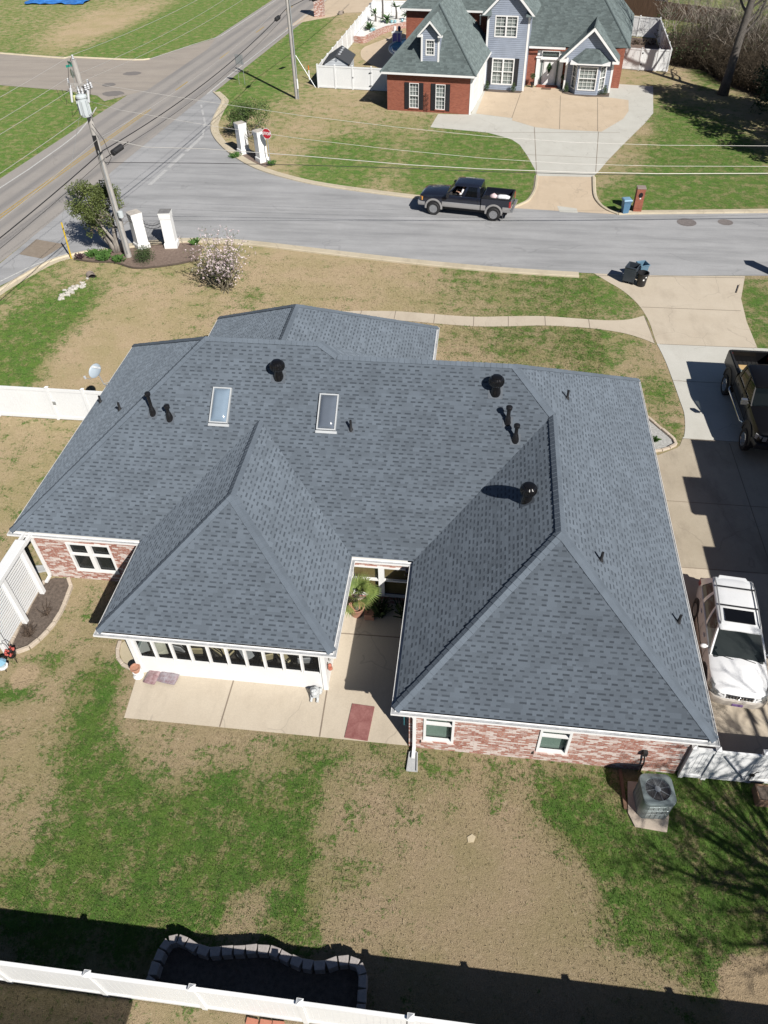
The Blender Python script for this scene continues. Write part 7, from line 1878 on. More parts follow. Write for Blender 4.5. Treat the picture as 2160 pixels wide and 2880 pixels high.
# dormer roof
dx0, dx1, dyf, dz0 = 2.68, 4.82, .0, 5.92
dm, dapx = (dx0 + dx1) / 2, 7.02
yback = lambda z: GYF + (z - EZ) / EM
rp([(dx0, dyf, dz0), (dm, dyf, dapx), (dm, yback(dapx), dapx), (dx0, yback(dz0), dz0)], (0, 1, 0)); rp([(dx1, dyf, dz0), (dm, dyf, dapx), (dm, yback(dapx), dapx), (dx1, yback(dz0), dz0)], (0, 1, 0))
fr = FR.build('roof', SHF, fh); sm = fr.modifiers.new('thick', 'SOLIDIFY'); sm.thickness = .09; sm.offset = -1
# hip caps
for a, c in (((GX0, GYF, EZ), (gm, AY, AZ)), ((GX1, GYF, EZ), (gm, AY, AZ)), ((gm, AY, AZ), (gm, 15, AZ)), ((RX, RY + .9, RZ), (RX - 6.6, RY + 7.2, RZ + rise)), ((-1.1, 9.45, 6.0), (4.9, 15.5, 11.4)), ((ba, by, baz), (ba, 12.6, baz)), ((ga, 7.45, gaz), (ga, 15, gaz))):
    cb = MB(); cb.tube([V(a), V(c)], .10, 6)
    cb.build('ridge_cap', pmat('far_ridge_cap', (.115, .145, .147), .92, scale=2, fine=30), fr)
# walls
b = MB()
gw1, gw2 = (2.02, 2.88), (4.40, 5.26)
wall(b, (0, 0), (7.52, 0), 0, 3.05, [(gw1[0], gw1[1], .28, 2.28), (gw2[0], gw2[1], .28, 2.28)])
wall(b, (0, 12), (0, 0), 0, 3.05)
wall(b, (-.65, 9.95), (7.42, 9.95), 0, 5.95); wall(b, (-.65, 24), (-.65, 9.95), 0, 5.95)
wall(b, (11.2, 10.0), (12.05, 10.0), 0, 3.3); wall(b, (14.55, 10.0), (14.95, 10.0), 0, 3.3); wall(b, (12.05, 10.0), (14.55, 10.0), 2.95, 3.3)
wall(b, (19.1, 10.4), (19.95, 10.4), 0, 3.3); wall(b, (19.95, 10.4), (19.95, 25), 0, 3.3)
b.build('brick_wall', BRICK_RED, fh)
b = MB()
wall(b, (7.5, 7.9), (11.2, 7.9), 0, 6.1, [(.62, 2.70, 4.32, 6.02), (.62, 2.70, .45, 2.66)])
b.face([(7.0, 7.9, 6.1), (11.7, 7.9, 6.1), (ga, 7.9, gaz - .05)])
wall(b, (7.5, 12), (7.5, 7.9), 0, 6.1); wall(b, (11.2, 7.9), (11.2, 10.6), 0, 6.1)
wall(b, (14.95, 8.7), (19.1, 8.7), 0, 2.75); b.face([(14.5, 8.7, 2.75), (19.4, 8.7, 2.75), (ba, 8.7, baz - .06)])
wall(b, (14.95, 10.4), (14.95, 8.7), 0, 2.75); wall(b, (19.1, 8.7), (19.1, 10.4), 0, 2.75)
b.build('siding_wall', SIDING, fh); b = MB()
wall(b, (3.02, .36), (4.48, .36), 3.6, 5.9, [(3.35 - 3.02, 4.15 - 3.02, 4.35, 5.55)]); b.face([(2.95, .36, 5.9), (4.55, .36, 5.9), (dm, .36, dapx - .06)])
b.face([(4.48, .36, 3.75), (4.48, yback(5.9), 5.9), (4.48, .36, 5.9)]); b.face([(3.02, .36, 3.75), (3.02, .36, 5.9), (3.02, yback(5.9), 5.9)])
b.build('dormer_wall', SIDING, fh); b = MB()
bayp = [(15.5, 8.7), (16.05, 7.72), (18.0, 7.72), (18.65, 8.7)]
for (p, q) in zip(bayp[:-1], bayp[1:]):
    L = math.hypot(q[0] - p[0], q[1] - p[1]); wall(b, p, q, 0, 2.62, [(.14, L - .14, .38, 2.35)])
b.build('bay_wall', SIDING, fh)
b = MB(); wall(b, (7.52, 0), (7.52, 7.9), 0, 3.05); b.build('side_wall', WHITE, fh)
for k in range(2):
    b = MB(); y0 = .9 + k * 3.5; b.box(7.52, y0, .02, 7.56, y0 + 2.7, 2.3)
    for z_ in (.55, 1.1, 1.65): b.box(7.56, y0, z_, 7.57, y0 + 2.7, z_ + .03)
    b.build('garage_door', WHITE, fh)
# trim: white fascias, corner boards, gable boards
b = MB()
b.box(GX0, GYF - .03, EZ - .14, GX1, GYF, EZ + .02); b.box(GX1, GYF, EZ - .14, GX1 + .03, 8, EZ + .02); b.box(GX0 - .03, GYF, EZ - .14, GX0, 9.5, EZ + .02)
b.box(-1.1, 9.42, 5.86, 6.98, 9.45, 6.02); b.box(11.25, RY - .03, RZ - .15, 14.6, RY, RZ + .02)
for (x0, x1_, y, z0, xm, zm) in ((gx0_, gx1_, 7.45, gz, ga, gaz), (bx0, bx1, by, bz, ba, baz), (dx0, dx1, dyf, dz0, dm, dapx)):
    wdt = .2 if y != dyf else .14
    for xa in (x0, x1_):
        q = [V((xa, y - .02, z0 - .06)), V((xm, y - .02, zm - .06)), V((xm, y - .02, zm - .06 - wdt * 1.4)), V((xa + (.24 if xa < xm else -.24) * (1 if y != dyf else .7), y - .02, z0 - .06))]
        b.rings([q, [p + V((0, .05, 0)) for p in q]], 0)
for x, y, z1 in ((7.5, 7.9, 6.1), (11.2, 7.9, 6.1), (14.95, 8.7, 2.75), (19.1, 8.7, 2.75)): b.box(x - .09, y - .03, 0, x + .09, y + .04, z1)
b.box(7.44, -.03, 0, 7.6, .06, 3.0)
b.box(2.95, .32, 3.62, 3.1, .42, 5.9); b.box(4.40, .32, 3.62, 4.55, .42, 5.9)
b.box(bx0 - .02, by - .02, bz - .25, bx0 + .6, 8.7, bz - .05); b.box(bx1 - .6, by - .02, bz - .25, bx1 + .02, 8.7, bz - .05)
b.box(15.3, 7.4, 2.50, 18.85, 8.7, 2.60); b.box(dx0, dyf, dz0 - .16, 3.05, .36, dz0 - .03); b.box(4.45, dyf, dz0 - .16, dx1, .36, dz0 - .03)
b.build('trim', WHITE, fh)
# small pent returns at the blue gable eaves
for xa, xb_ in ((gx0_, gx0_ + .85), (gx1_ - .85, gx1_)):
    b = MB(); b.rings([[(xa, 7.4, gz - .1), (xb_, 7.4, gz - .1), (xb_, 7.88, gz - .1), (xa, 7.88, gz - .1)], [(xa, 7.42, gz - .04), (xb_, 7.42, gz - .04), (xb_ - .1, 7.88, gz + .33), (xa + .05, 7.88, gz + .33)]], 0); b.build('eave_return', MATS['far_ridge_cap'], fh)
PANEF = glassmat('far_window_glass', (.05, .06, .065), .8)
for (u0, u1) in (gw1, gw2):
    window(fh, (u0, 0), (u1, 0), .28, 2.28, 1, 1, .05, (2, 5), PANEF, sill=BRICK_RED, backing=[(.03, u1 - u0 - .03, .3, 2.26, CURTAIN)])
    b = MB()
    for s0, s1 in ((u0 - .42, u0 - .03), (u1 + .03, u1 + .42)):
        b = MB(); b.box(s0, -.05, .2, s1, -.003, 2.32)
        for k in range(14): b.box(s0 + .04, -.06, .28 + k * .142, s1 - .04, -.05, .37 + k * .142)
        b.build('shutter', SHUT, fh)
window(fh, (8.12, 7.9), (10.2, 7.9), 4.32, 6.02, 2, 1, .10, (1, 5), PANEF, backing=[(.05, 2.03, 4.4, 5.98, CURTAIN)])
window(fh, (8.12, 7.9), (10.2, 7.9), .45, 2.66, 2, 1, .10, (1, 5), PANEF, backing=[(.05, 2.03, .5, 2.6, CURTAIN)])
for s0, s1 in ((7.7, 8.08), (10.24, 10.62)):
    b = MB(); b.box(s0, 7.85, .42, s1, 7.897, 2.68)
    for k in range(14): b.box(s0 + .04, 7.84, .5 + k * .152, s1 - .04, 7.85, .6 + k * .152)
    b.build('shutter', SHUT, fh)
window(fh, (3.35, .36), (4.15, .36), 4.35, 5.55, 1, 1, .09, (2, 3), PANEF, backing=[(.05, .75, 4.4, 5.5, CURTAIN)])
for (p, q) in zip(bayp[:-1], bayp[1:]):
    p, q = V(p), V(q); d = (q - p).normalized(); L = (q - p).length
    window(fh, p + d * .14, p + d * (L - .14), .38, 2.35, 1, 1, .085, (3 if L > 1.5 else 1, 5), PANEF, backing=[(.04, L - .32, .42, 2.3, CURTAIN)])
# entrance
b = MB(); M_, _L = frame_M((12.05, 10.0), (14.55, 10.0))
b.box(0, -.25, 0, 2.5, -.2, 2.95, 0, M_); b.box(0, -.2, 0, .3, .1, 2.35, 0, M_); b.box(2.2, -.2, 0, 2.5, .1, 2.35, 0, M_); b.box(-.08, -.2, 2.35, .42, .16, 2.47, 0, M_); b.box(2.08, -.2, 2.35, 2.58, .16, 2.47, 0, M_); b.box(.3, -.2, 2.22, 2.2, .06, 2.36, 0, M_)
b.box(.42, -.1, 2.36, 2.08, -.02, 2.42, 0, M_); b.box(.42, -.1, 2.88, 2.08, -.02, 2.95, 0, M_); b.box(.42, -.1, 2.42, .48, -.02, 2.88, 0, M_); b.box(2.02, -.1, 2.42, 2.08, -.02, 2.88, 0, M_)
b.build('door_surround', WHITE, fh)
b = MB(); b.box(.48, -.12, 2.42, 2.02, -.1, 2.88, 0, M_); b.box(.42, -.16, .1, .60, -.12, 2.1, 0, M_); b.box(1.9, -.16, .1, 2.08, -.12, 2.1, 0, M_); b.build('sidelight', PANEF, fh)
b = MB(); b.box(.72, -.18, .03, 1.78, -.12, 2.15, 0, M_)
for x0 in (.82, 1.32):
    for z0, z1 in ((.2, .8), (.95, 1.95)): b.box(x0, -.12, z0, x0 + .36, -.108, z1, 0, M_)
do_ = b.build('front_door', WHITE, fh)
b = MB(); b.ball(M_ @ V((.82, -.06, 1.0)), .04, 8); b.build('handle', GALV, do_)
b = MB(); rr_ = random.Random(3)
for _ in range(420):
    v = rr_.random(); wd = .24 * (1 - abs(2 * v - 1)) ** .9; leaf(b, M_ @ V((1.25 + rr_.uniform(-wd, wd), -.03 + rr_.uniform(-.05, .05), 1.12 + v * .85)), .05, rr_)
wr = b.build('door_wreath', pmat('green_wreath', (.02, .07, .015), .8, scale=5, col2=(.06, .16, .03)), None); attach(wr, fh); tag(wr)
b = MB(); b.box(12.3, 9.35, 0, 14.3, 10.0, .10); b.build('door_step', BRICK_RED, fh)
b = MB(); b.tube([(6.6, 9.0, 5.0), (6.6, 9.0, 5.7)], .07, 8); b.lathe([(.1, 0), (.12, .06), (.02, .12)], (6.6, 9.0, 5.7), 8); b.build('flue_pipe', GALV, fh)
place(fh, FO, FT)
FM = Matrix.Translation(FO) @ Matrix.Rotation(FT, 4, 'Z')
def fw(x, y, z=0): return FM @ V((x, y, z))
b = MB(); p = fw(13.3, 9.0); b.box(-.45, -.28, 0, .45, .28, .02, 0, Matrix.Translation(p + V((0, 0, .02))) @ Matrix.Rotation(FT, 4, 'Z')); tag(b.build('doormat', pmat('brown_mat', (.16, .10, .07), .95)), 'brown doormat at the white front door of the far house', 'mat')
r = random.Random(17)
for k, (x, y) in enumerate(((11.9, 9.3), (14.75, 9.3))):
    p = fw(x, y); t = thing('potted_topiary', 'ball topiary in a black urn ' + ('left' if k == 0 else 'right') + ' of the white front door of the far house', 'topiary', p, 'topiaries by the front door')
    b = MB(); b.lathe([(.15, 0), (.08, .1), (.1, .2), (.2, .42), (.2, .46), (.01, .45)], p, 12); b.build('urn', BLACK, t, smooth=40)
    b = MB(); b.tube([p + V((0, 0, .4)), p + V((0, 0, .85))], .02, 5); b.build('stem', BARK_B, t)
    b = MB(); crown(b, [(p.x, p.y, .98, .26)], 7000, .04, r); b.build('foliage', LEAF_G, t)
for k, (x, y, lab) in enumerate(((7.85, 7.45, 'cone shaped shrub at the left end of the mulch bed under the blue gable window'), (10.35, 7.4, 'cone shaped shrub at the right end of the mulch bed under the blue gable window'), (15.2, 8.2, 'cone shaped shrub left of the bay window'), (18.75, 8.1, 'cone shaped shrub right of the bay window'))):
    p = fw(x, y); t = thing('cone_shrub', lab, 'shrub', p, 'cone shrubs along the far house')
    b = MB(); crown(b, [(p.x, p.y, .28, .27), (p.x, p.y, .5, .22), (p.x, p.y, .74, .13)], 4200, .04, r); b.build('foliage', LEAF_G, t)
p = fw(18.35, 7.9); b = MB(); crown(b, [(p.x, p.y, .2, .22)], 3000, .04, r); tag(b.build('low_shrub', LEAF_D), 'low dark shrub beside the right cone shrub at the bay window', 'shrub')
def fpoly(pts): return [tuple(fw(x, y))[:2] for x, y in pts]
flat('mulch', fpoly([(7.5, 7.9), (7.55, 7.2), (9.2, 7.05), (11.1, 7.2), (11.2, 7.9)]), .028, MULCH)
flat('mulch', fpoly([(14.9, 8.7), (14.85, 7.9), (15.7, 7.4), (17.2, 7.15), (19.2, 7.5), (19.2, 8.7)]), .028, MULCH)
# iron plant trellis between the garage windows
t = thing('garden_trellis', 'thin dark iron trellis against the brick between the two garage windows of the far house', 'trellis', fw(3.6, -.1))
b = MB()
for x in (3.45, 3.6, 3.75): b.tube([fw(x, -.12), fw(x, -.1, 1.5 + (.2 if x == 3.6 else 0))], .014, 4)
for z_ in (.3, .7, 1.1, 1.45): b.tube([fw(3.42, -.12, z_), fw(3.78, -.12, z_)], .012, 4)
for k in range(9): q = fw(3.6 + .16 * math.cos(k * 2.1), -.12, .35 + k * .14); b.tube([q + V((.06 * math.cos(a * .9), 0, .06 * math.sin(a * .9))) for a in range(8)], .010, 3)
b.build('ironwork', pmat('rusty_iron', (.06, .035, .03), .8), t)
# ---------------------------------------------------------------- yard left of the far house
f4 = thing('vinyl_fence', 'white vinyl fence with a gate closing the pool yard left of the far brick garage', 'fence', (-13, 79, 0))
vinyl_run(f4, (-16.44, 79.55), (-12.95, 79.05), 2, 1.95); vinyl_run(f4, (-12.95, 79.05), (-11.1, 78.8), 1, 1.95, first=False); vinyl_run(f4, (-11.1, 78.8), (-8.9, 78.5), 1, 1.95, first=False, last=False)
b = MB()
for z_ in (.4, 1.5): b.box(-11.3, 78.72, z_, -11.05, 78.76, z_ + .06)
b.box(-12.95, 78.96, 1.0, -12.88, 79.0, 1.12); b.build('hinge', BLACK, f4)
f5 = thing('vinyl_fence', 'long white vinyl fence receding along the pool yard beside the main road verge', 'fence', (-16, 95, 0))
vinyl_run(f5, (-16.5, 79.6), (-15.1, 110.8), 13, 1.75, first=False)
f6 = thing('vinyl_fence', 'white vinyl fence at the back of the pool yard behind the palms', 'fence', (-12, 111, 0))
vinyl_run(f6, (-15.1, 110.8), (-3.0, 109.4), 5, 1.75, first=False)
t = thing('garden_shed', 'small grey garden shed with a dark ridged roof behind the white fence corner', 'shed', (-14.65, 81.8, 0))
b = MB(); 
for y0, y1 in ((80.1, 83.6),):
    b.box(-15.8, y0, 0, -13.5, y1, 1.95); b.rings([[(-15.8, y0, 1.95), (-13.5, y0, 1.95), (-14.65, y0, 2.62)], [(-15.8, y1, 1.95), (-13.5, y1, 1.95), (-14.65, y1, 2.62)]], 0)
b.build('wall', siding_mat('shed_grey', (.50, .53, .56), .2), t)
b = MB()
for sx0 in (-1, 1): b.rings([[(-14.65, y, 2.70) , (-14.65 + sx0 * 1.34, y, 1.93), (-14.65 + sx0 * 1.34, y, 1.87), (-14.65, y, 2.62)] for y in (79.95, 83.75)], 0)
b.build('roof', pmat('dark_shed_roof', (.055, .06, .068), .85, scale=3, fine=20), t)
b = MB()
for k in range(4): b.box(-14.52, 80.6 + k * .8, 2.58, -14.3, 80.85 + k * .8, 2.66)
b.build('roof_vent', pmat('translucent_panel', (.5, .52, .54), .4), t)
b = MB(); b.lathe([(.13, 0), (.13, .03), (.01, .03)], (0, 0, 0), 14, 0, Matrix.Translation(V((-14.65, 80.1, 2.25))) @ Matrix.Rotation(PI / 2, 4, 'X')); b.build('gable_vent', pmat('vent_grey', (.22, .24, .27), .6), t)
DECK = CONC_TAN2
flat('pool_deck', [(p.x, p.y) for p in smoothline([(-8.5, 84), (-12.0, 87.6), (-12.9, 88.9), (-13.7, 90.6), (-14.2, 92.8), (-14.2, 95.0), (-13.5, 96.8), (-12.4, 98.9), (-11.3, 100.9), (-9.9, 102.4), (-7.5, 104)], 4)] + [(-5, 104), (-5, 84)], .012, DECK)
t = thing('swimming_pool', 'corner of a blue oval above ground swimming pool behind the far garage roof', 'pool', (-9.0, 95, 0))
pc = lambda rr: [(-8.6 + rr * 2.75 * math.cos(2 * PI * k / 40), 95.2 + rr * 4.3 * math.sin(2 * PI * k / 40)) for k in range(40)]
b = MB(); b.rings([[(x, y, .0) for x, y in pc(1.0)], [(x, y, .16) for x, y in pc(1.0)], [(x, y, .18) for x, y in pc(.99)], [(x, y, .18) for x, y in pc(.93)], [(x, y, .06) for x, y in pc(.925)]], 0, False); b.build('coping', pmat('pale_coping', (.74, .77, .78), .6), t)
b = MB(); b.face([(x, y, .09) for x, y in pc(.927)]); b.build('water', pmat('pool_water', (.03, .30, .44), .08, scale=1.2, fine=6, col2=(.10, .52, .62), spec=.6), t)
cv = smoothline([(-15.6, 97.6), (-14.9, 97.3), (-14.3, 97.4), (-13.8, 99.1), (-12.8, 101.8), (-11.4, 103.7), (-10.1, 105.0), (-8, 106)], 5)
b = MB(); rg = []
for k, p in enumerate(cv):
    tt = (cv[min(k + 1, len(cv) - 1)] - cv[max(k - 1, 0)]).normalized(); q = V((-tt.y, tt.x, 0))
    rg.append([p - q * .15, p + q * .15, p + q * .15 + V((0, 0, .62)), p - q * .15 + V((0, 0, .62))])
b.rings(rg, 0); tag(b.build('garden_wall', BRICK_WALL), 'low curved red brick wall round the white gravel bed by the pool', 'garden wall')
flat('gravel', [(p.x - .05, p.y + .12) for p in cv] + [(-8, 109.8), (-15.0, 110.6), (-15.6, 97.7)], .45, GRAVEL)
def palm(x, y, h, n, L, lab, nm='palm', thin=False):
    t = thing(nm, lab, 'palm', (x, y, .45)); rr = random.Random(int(x * 100 + y)); b = MB()
    if h > .3: b.tube([(x, y, .4), (x + .04, y, .45 + h * .5), (x - .03, y, .45 + h)], [.14, .1, .08], 8)
    if h > .3: b.build('trunk', BARK_B, t)
    b = MB(); o_ = V((x - .03, y, .45 + h))
    for k in range(n):
        a = rr.uniform(0, 2 * PI); el = rr.uniform(.15, 1.3); d = V((math.cos(a) * math.cos(el), math.sin(a) * math.cos(el), math.sin(el))); P = [o_]
        for q in range(5): P.append(P[-1] + d * L / 5); d = (d + V((0, 0, -.22))).normalized()
        for q in range(5):
            tt = (P[q + 1] - P[q]).normalized(); sd = tt.cross(V((0, 0, 1))); sd = sd.normalized() if sd.length > .01 else V((1, 0, 0))
            w0, w1 = .13 * math.sin(PI * (q + .3) / 5.6), .13 * math.sin(PI * (q + 1.3) / 5.6)
            b.face([P[q] - sd * w0 + V((0, 0, -.03)), P[q], P[q + 1], P[q + 1] - sd * w1 + V((0, 0, -.03))]); b.face([P[q], P[q] + sd * w0 + V((0, 0, -.03)), P[q + 1] + sd * w1 + V((0, 0, -.03)), P[q + 1]])
    b.build('frond', pmat('palm_frond', (.03, .075, .03), .6, scale=2, col2=(.10, .17, .06)), t)
palm(-13.5, 107.3, 2.7, 16, 1.1, 'tallest palm with a thin trunk in the white gravel bed by the pool'); palm(-11.8, 107.2, 1.2, 10, .8, 'short palm with an upright green head near the back fence of the pool yard')
palm(-14.3, 101.3, .1, 22, .95, 'spiky blue green agave like plant at the near end of the white gravel bed'); palm(-14.2, 105.8, .8, 10, .75, 'thin small palm close to the side fence of the pool yard'); palm(-12.7, 105.3, .2, 22, .9, 'low wide spiky plant in the middle of the white gravel bed'); palm(-10.4, 106.8, .5, 12, .85, 'small palm against the far house brick wall at the gravel bed')
b = MB()
for x, y in ((-14.0, 100.6), (-13.8, 100.9), (-12.1, 104.9), (-11.7, 105.0), (-10.9, 105.6)): b.ball((x, y, .62), .19, 10)
tag(b.build('glass_globes', pmat('teal_glass', (.08, .30, .36), .1, scale=3, col2=(.45, .6, .62), coat=.6), smooth='all'), 'scatter of small teal glass globes along the brick edged gravel bed', 'globes', kind='stuff')
t = thing('bar_counter', 'small purple and white bar counter standing on the pool deck', 'counter', (-10.7, 97.9, 0))
b = MB(); b.box(-11.2, 97.5, 0, -10.2, 98.2, .95); b.build('cabinet', pmat('purple_panel', (.21, .17, .50), .5), t)
b = MB(); b.box(-11.28, 97.42, .95, -10.12, 98.28, 1.02)
for x in (-11.22, -10.66, -10.24): b.box(x, 97.46, 0, x + .06, 97.5, .95)
b.build('top', WHITE, t)
b = MB(); b.lathe([(.15, 0), (.15, .5), (.01, .5)], (-10.95, 97.9, 1.02), 12); tag(b.build('white_canister', WHITE, smooth=40), 'white canister standing on the purple bar counter', 'canister')
b = MB(); b.lathe([(.14, 0), (.2, .3), (.12, .5), (.01, .5)], (-10.45, 98.0, 1.02), 12); tag(b.build('dark_urn', pmat('navy_ceramic', (.02, .03, .08), .3), smooth=40), 'dark navy urn standing on the purple bar counter', 'urn')
# fence and brown slope right of the far house
f7 = thing('vinyl_fence', 'white vinyl fence with a gate joining the right side of the far house', 'fence', (15, 87, 0))
vinyl_run(f7, (12.9, 87.55), (14.9, 86.95), 1, 1.9, first=False); vinyl_run(f7, (14.9, 86.95), (16.5, 86.7), 1, 1.9, first=False); vinyl_run(f7, (16.5, 86.7), (17.6, 86.55), 1, 1.9, first=False)
b = MB()
for z_ in (.5, 1.5): b.box(14.95, 86.85, z_, 15.08, 86.9, z_ + .08)
b.build('hinge', BLACK, f7)
f8 = thing('vinyl_fence', 'white vinyl fence along the far end of the side yard beyond the gate', 'fence', (16, 101, 0))
vinyl_run(f8, (12.3, 102.6), (18.5, 100.2), 3, 1.95); vinyl_run(f8, (18.5, 100.2), (17.7, 86.7), 5, 1.9, first=False, last=False)
flat('dirt', [(12.5, 88.5), (17.5, 87.5), (18.3, 99.8), (12.5, 102)], .007, MULCH_BR)
b = MB(); rr = random.Random(8); crown(b, [(14.0 + k * .9, 97.8 - .15 * k, .15, .5) for k in range(5)], 300, .12, rr); tag(b.build('leaf_litter', BRUSH), 'low brown heap of dead leaves inside the white side yard fence', 'leaf heap', kind='stuff')
t = thing('wooden_fence', 'brown board fence at the top right beyond the white yard fence', 'fence', (20, 110, 0))
WOODF = pmat('brown_fence_boards', (.085, .05, .032), .9, stretch=(5, 5, .4), scale=3, fine=14, col2=(.17, .105, .068))
b = MB(); a, c = V((15.5, 113.4, 0)), V((27.5, 105.5, 0)); d = (c - a).normalized(); L = (c - a).length; M = Matrix.Translation(a) @ Matrix.Rotation(math.atan2(d.y, d.x), 4, 'Z')
for k in range(int(L / .16)): b.box(k * .16 + .005, -.012, .03, k * .16 + .155, .012, 1.75 + rng.uniform(-.02, .02), 0, M)
b.build('board', WOODF, t)
b = MB()
for k in range(7): b.box(k * L / 6.5 - .06, .012, 0, k * L / 6.5 + .06, .13, 1.8, 0, M)
b.build('post', WOODF, t)
t = thing('dark_shed', 'dark shed with a blue grey roof at the top edge behind the wooden fence', 'shed', (17, 118, 0))
b = MB(); b.box(13.2, 114.2, 0, 21.5, 119, 2.3); b.build('wall', pmat('dark_shed_wall', (.03, .026, .025), .9), t)
b = MB(); b.rings([[(x, 113.8, 2.3), (x, 119.4, 2.3), (x, 116.6, 3.0)] for x in (12.9, 21.9)], 0); b.build('roof', pmat('blue_grey_roof', (.08, .10, .125), .8), t)
# top left: tarp and brick gate post
b = MB(); rr = random.Random(12); g = []
for j in range(9): g.append([(-65.5 + i * .62 + rr.uniform(-.15, .15), 117.5 + j * .75 + rr.uniform(-.2, .2), .06 + .5 * max(0, math.sin(i * .45) * math.sin(j * .42)) + rr.uniform(0, .2)) for i in range(15)])
b.rings(g, 0, False, False); tag(b.build('blue_tarp', pmat('blue_tarpaulin', (.02, .12, .42), .45, scale=2, fine=6, col2=(.06, .24, .62))), 'crumpled bright blue tarpaulin lying on the field at the top left edge', 'tarp')
b = MB(); b.ball((-61.5, 121.5, .6), (2.4, 1.6, .7), 14); tag(b.build('junk_pile', pmat('grey_junk', (.08, .08, .09), .9, scale=2, fine=6, col2=(.24, .22, .2))), 'dark junk heap lying on the blue tarpaulin', 'heap')
t = thing('brick_gate_post', 'whitewashed brick gate post beside the drive at the top of the main road', 'gate post', (-22.1, 110.9, 0))
b = MB(); b.box(-22.7, 110.4, 0, -21.5, 111.5, 3.4); b.build('column', BRICK, t)
b = MB(); b.tube([(-19.8, 112.1, .03), (-19.2, 112.0, .03)], .35, 12, cap=False); b.lathe([(.33, 0), (.33, .02), (.01, .02)], (0, 0, 0), 12, 1, Matrix.Translation(V((-19.75, 112.0, .05))) @ Matrix.Rotation(PI / 2, 4, 'Y')); tag(b.build('culvert_pipe', [MATS['culvert_concrete'], MATS['drain_dark']]), 'dark drain pipe mouth under the tan drive at the top', 'drain pipe')
# ---------------------------------------------------------------- neighbours outside the frame, seen by the shade they throw
def plain_house(nm, lab, blocks, ez, pitch, wallm):
    """blocks: plan rectangles of one house; each gets walls and a hip roof"""
    t = thing(nm, lab, 'house', (blocks[0][0], blocks[0][1], 0)); w_ = MB(); rf = MB()
    for x0, y0, x1_, y1 in blocks:
        w_.box(x0 + .4, y0 + .4, 0, x1_ - .4, y1 - .4, ez - .1)
        rf.box(x0, y0, ez - .16, x1_, y1, ez); k = min(x1_ - x0, y1 - y0) / 2; z = ez + k * pitch
        if x1_ - x0 < y1 - y0: a, c = ((x0 + x1_) / 2, y0 + k, z), ((x0 + x1_) / 2, y1 - k, z)
        else: a, c = (x0 + k, (y0 + y1) / 2, z), (x1_ - k, (y0 + y1) / 2, z)
        P = [(x0, y0, ez), (x1_, y0, ez), (x1_, y1, ez), (x0, y1, ez)]
        for pts in (((P[0], P[1], c, a), (P[1], P[2], c), (P[2], P[3], a, c), (P[3], P[0], a)) if x1_ - x0 >= y1 - y0 else ((P[0], P[1], a), (P[1], P[2], c, a), (P[2], P[3], c), (P[3], P[0], a, c))): rf.face(list(pts))
    w_.build('wall', wallm, t); rf.build('roof', SH_CAP, t)
plain_house('neighbour_house', 'neighbouring house just outside the right edge, seen only by the stepped shade on the driveway', [(13.71, 20.0, 24, 22.6), (12.95, 17.9, 24, 20.05), (13.5, 16.0, 24, 17.95), (13.05, 11.6, 24, 16.05), (14.2, 12, 25, 22)], 5.0, .45, BRICK)
plain_house('neighbour_house', 'neighbouring house behind the drone, seen only by the shade at the bottom left corner', [(-24, -10, -5.15, 1.55)], 2.6, .5, BRICK)

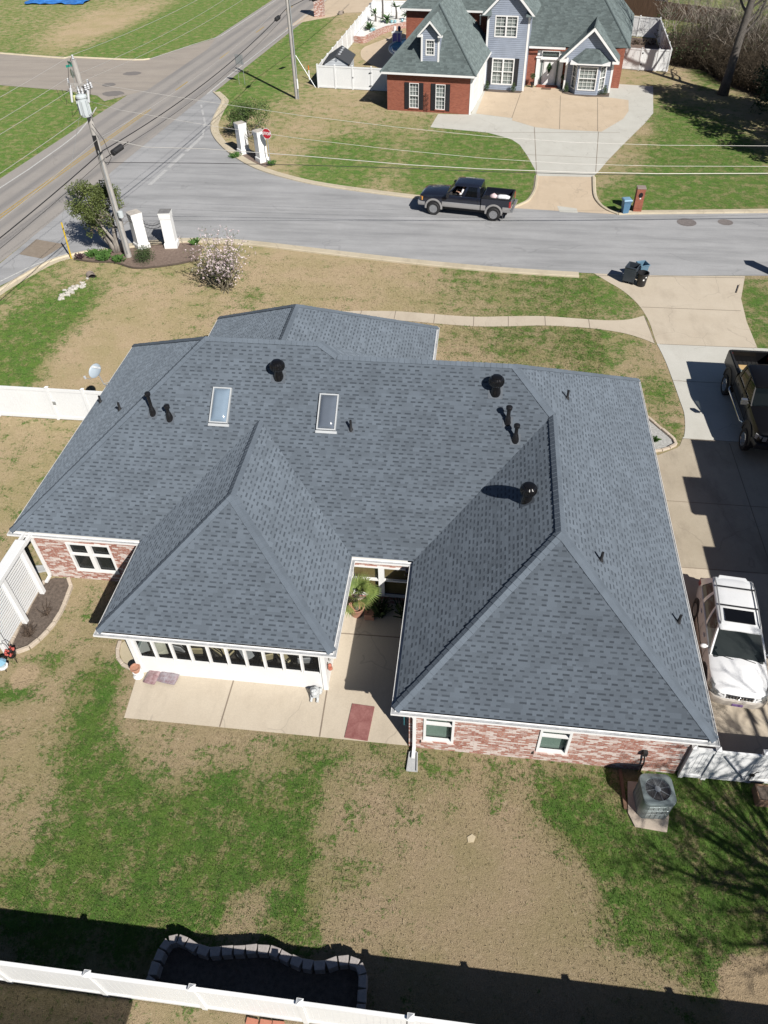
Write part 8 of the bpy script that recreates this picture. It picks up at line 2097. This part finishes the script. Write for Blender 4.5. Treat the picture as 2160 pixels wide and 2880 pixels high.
# ---------------------------------------------------------------- blades of grass on the lawns round the house
def grass_blades():
    q = np.random.default_rng(5)
    def inbox(x, y, b): return (x > b[0]) & (x < b[2]) & (y > b[1]) & (y < b[3])
    parts = []
    for (x0, y0, x1_, y1, n, h) in ((-17, 3.2, 10.5, 16.6, 210000, .055), (-26, 16.6, -15.1, 43, 50000, .075), (-15.1, 31.6, 10, 43.2, 60000, .075), (-1.4, 28.1, 10, 36, 18000, .07), (-38, 48, 20, 76, 45000, .10)):
        x = q.uniform(x0, x1_, n); y = q.uniform(y0, y1, n)
        bad = inbox(x, y, (-10.25, 11.12, -.95, 17)) | inbox(x, y, (-1.05, 11.1, 6.95, 30)) | inbox(x, y, (-6.75, 3.0, -1.35, 5.3)) | inbox(x, y, (5.3, 9.3, 6.55, 10.8)) | inbox(x, y, (6.85, 11.2, 30, 43)) | inbox(x, y, (-15.2, 13.0, -13.8, 16.6)) | inbox(x, y, (-11.3, 12.85, -10, 14.1)) | inbox(x, y, (-17, 3.7, 12, 3.95)) | inbox(x, y, (-15.1, 16.5, 6.9, 28.1)) | inbox(x, y, (-11.7, 28, -2.1, 30.9)) | inbox(x, y, (-1.05, 10.2, -.6, 11.1))
        for poly, keep in ((KEEP_OUT, False),):
            for pg in poly:
                c = np.zeros(len(x), bool); m = len(pg)
                for i in range(m):
                    xa, ya = pg[i]; xb, yb = pg[(i + 1) % m]
                    if ya == yb: continue
                    c ^= ((ya > y) != (yb > y)) & (x < (xb - xa) * (y - ya) / (yb - ya) + xa)
                bad |= c
        xi = np.clip(np.searchsorted(gx_, x), 0, len(gx_) - 1); yi = np.clip(np.searchsorted(gy_, y), 0, len(gy_) - 1)
        bad |= q.uniform(0, 1, n) > .22 + 1.1 * A_GREEN[yi, xi] - .6 * BA[yi, xi]
        x, y = x[~bad], y[~bad]
        parts.append((x, y, np.full(len(x), h)))
    x = np.concatenate([p[0] for p in parts]); y = np.concatenate([p[1] for p in parts]); h = np.concatenate([p[2] for p in parts]) * q.uniform(.5, 1.3, len(x))
    a = q.uniform(0, 2 * PI, len(x)); le = q.uniform(.3, 1.3, len(x)); wd = h * .17
    dx, dy = np.cos(a), np.sin(a)
    v = np.empty((len(x), 3, 3))
    v[:, 0] = np.stack([x - dy * wd, y + dx * wd, np.full(len(x), .0)], -1); v[:, 1] = np.stack([x + dy * wd, y - dx * wd, np.full(len(x), .0)], -1)
    v[:, 2] = np.stack([x + dx * le * h, y + dy * le * h, h], -1)
    n = len(x); me = bpy.data.meshes.new('grass_blades')
    me.vertices.add(n * 3); me.vertices.foreach_set('co', v.ravel().astype(np.float32))
    me.loops.add(n * 3); me.loops.foreach_set('vertex_index', np.arange(n * 3, dtype=np.int32))
    me.polygons.add(n); me.polygons.foreach_set('loop_start', np.arange(0, n * 3, 3, dtype=np.int32))
    me.update(calc_edges=True)
    xi = np.clip(np.searchsorted(gx_, x), 0, len(gx_) - 1); yi = np.clip(np.searchsorted(gy_, y), 0, len(gy_) - 1)
    for nm, arr in (('green', A_GREEN), ('bare', BA)):
        t = me.attributes.new(nm, 'FLOAT', 'POINT'); t.data.foreach_set('value', np.repeat(arr[yi, xi], 3).astype(np.float32))
    me.materials.append(GRASS)
    o = bpy.data.objects.new('grass_blades', me); COL.objects.link(o)
    tag(o, 'short green and straw coloured grass of the lawns round the house', 'grass', None, 'stuff')
KEEP_OUT = [[(p[0], p[1]) for p in side], [(p.x, p.y) for p in wt] + [(p.x, p.y) for p in reversed(wb)],
            [(-25.2, 42.2), (-25.0, 41.85), (-23.78, 41.62), (-22.37, 41.63), (-20.85, 41.02), (-19.63, 41.2), (-18.32, 41.72), (-17.3, 42.5), (-17.0, 46), (-25, 46)],
            [(p.x, p.y - .75) for p in NEARK] + [(70, 60), (-24, 60)],
            [(4.1, 60), (3.8, 55), (2.2, 51), (9.5, 51), (8.0, 55), (8.6, 60)], [(-4.7, 68.3), (-4.3, 76), (16, 76), (14.5, 73.2), (11, 65), (9.5, 61.4), (8.4, 58), (4, 58), (3.4, 62), (2.2, 65.7), (.2, 67.3)],
            [(-9, 72.9), (-1.3, 71.8), (0, 80), (-9, 80)], [(road_c(40) - 4.4, 40), (road_c(40) + 4.3, 40), (road_c(80) + 4.3, 80), (road_c(80) - 4.4, 80)],
            [(-27.7, 37), (-27.1, 39.3), (-26.2, 41.6), (-24.5, 43), (-30, 44), (-31, 36)], [p for p in dlp] + [(18, 26), (18, 43)], [(-36.2, 74.2), (-37.6, 75.9), (-40.6, 77.2), (-33, 80)], [(-20.4, 62.6), (-19.6, 60.6), (-17.9, 58.75), (-16.7, 58.2), (-16.2, 59.2), (-17.2, 60.6), (-19.0, 62.2)]]
grass_blades()
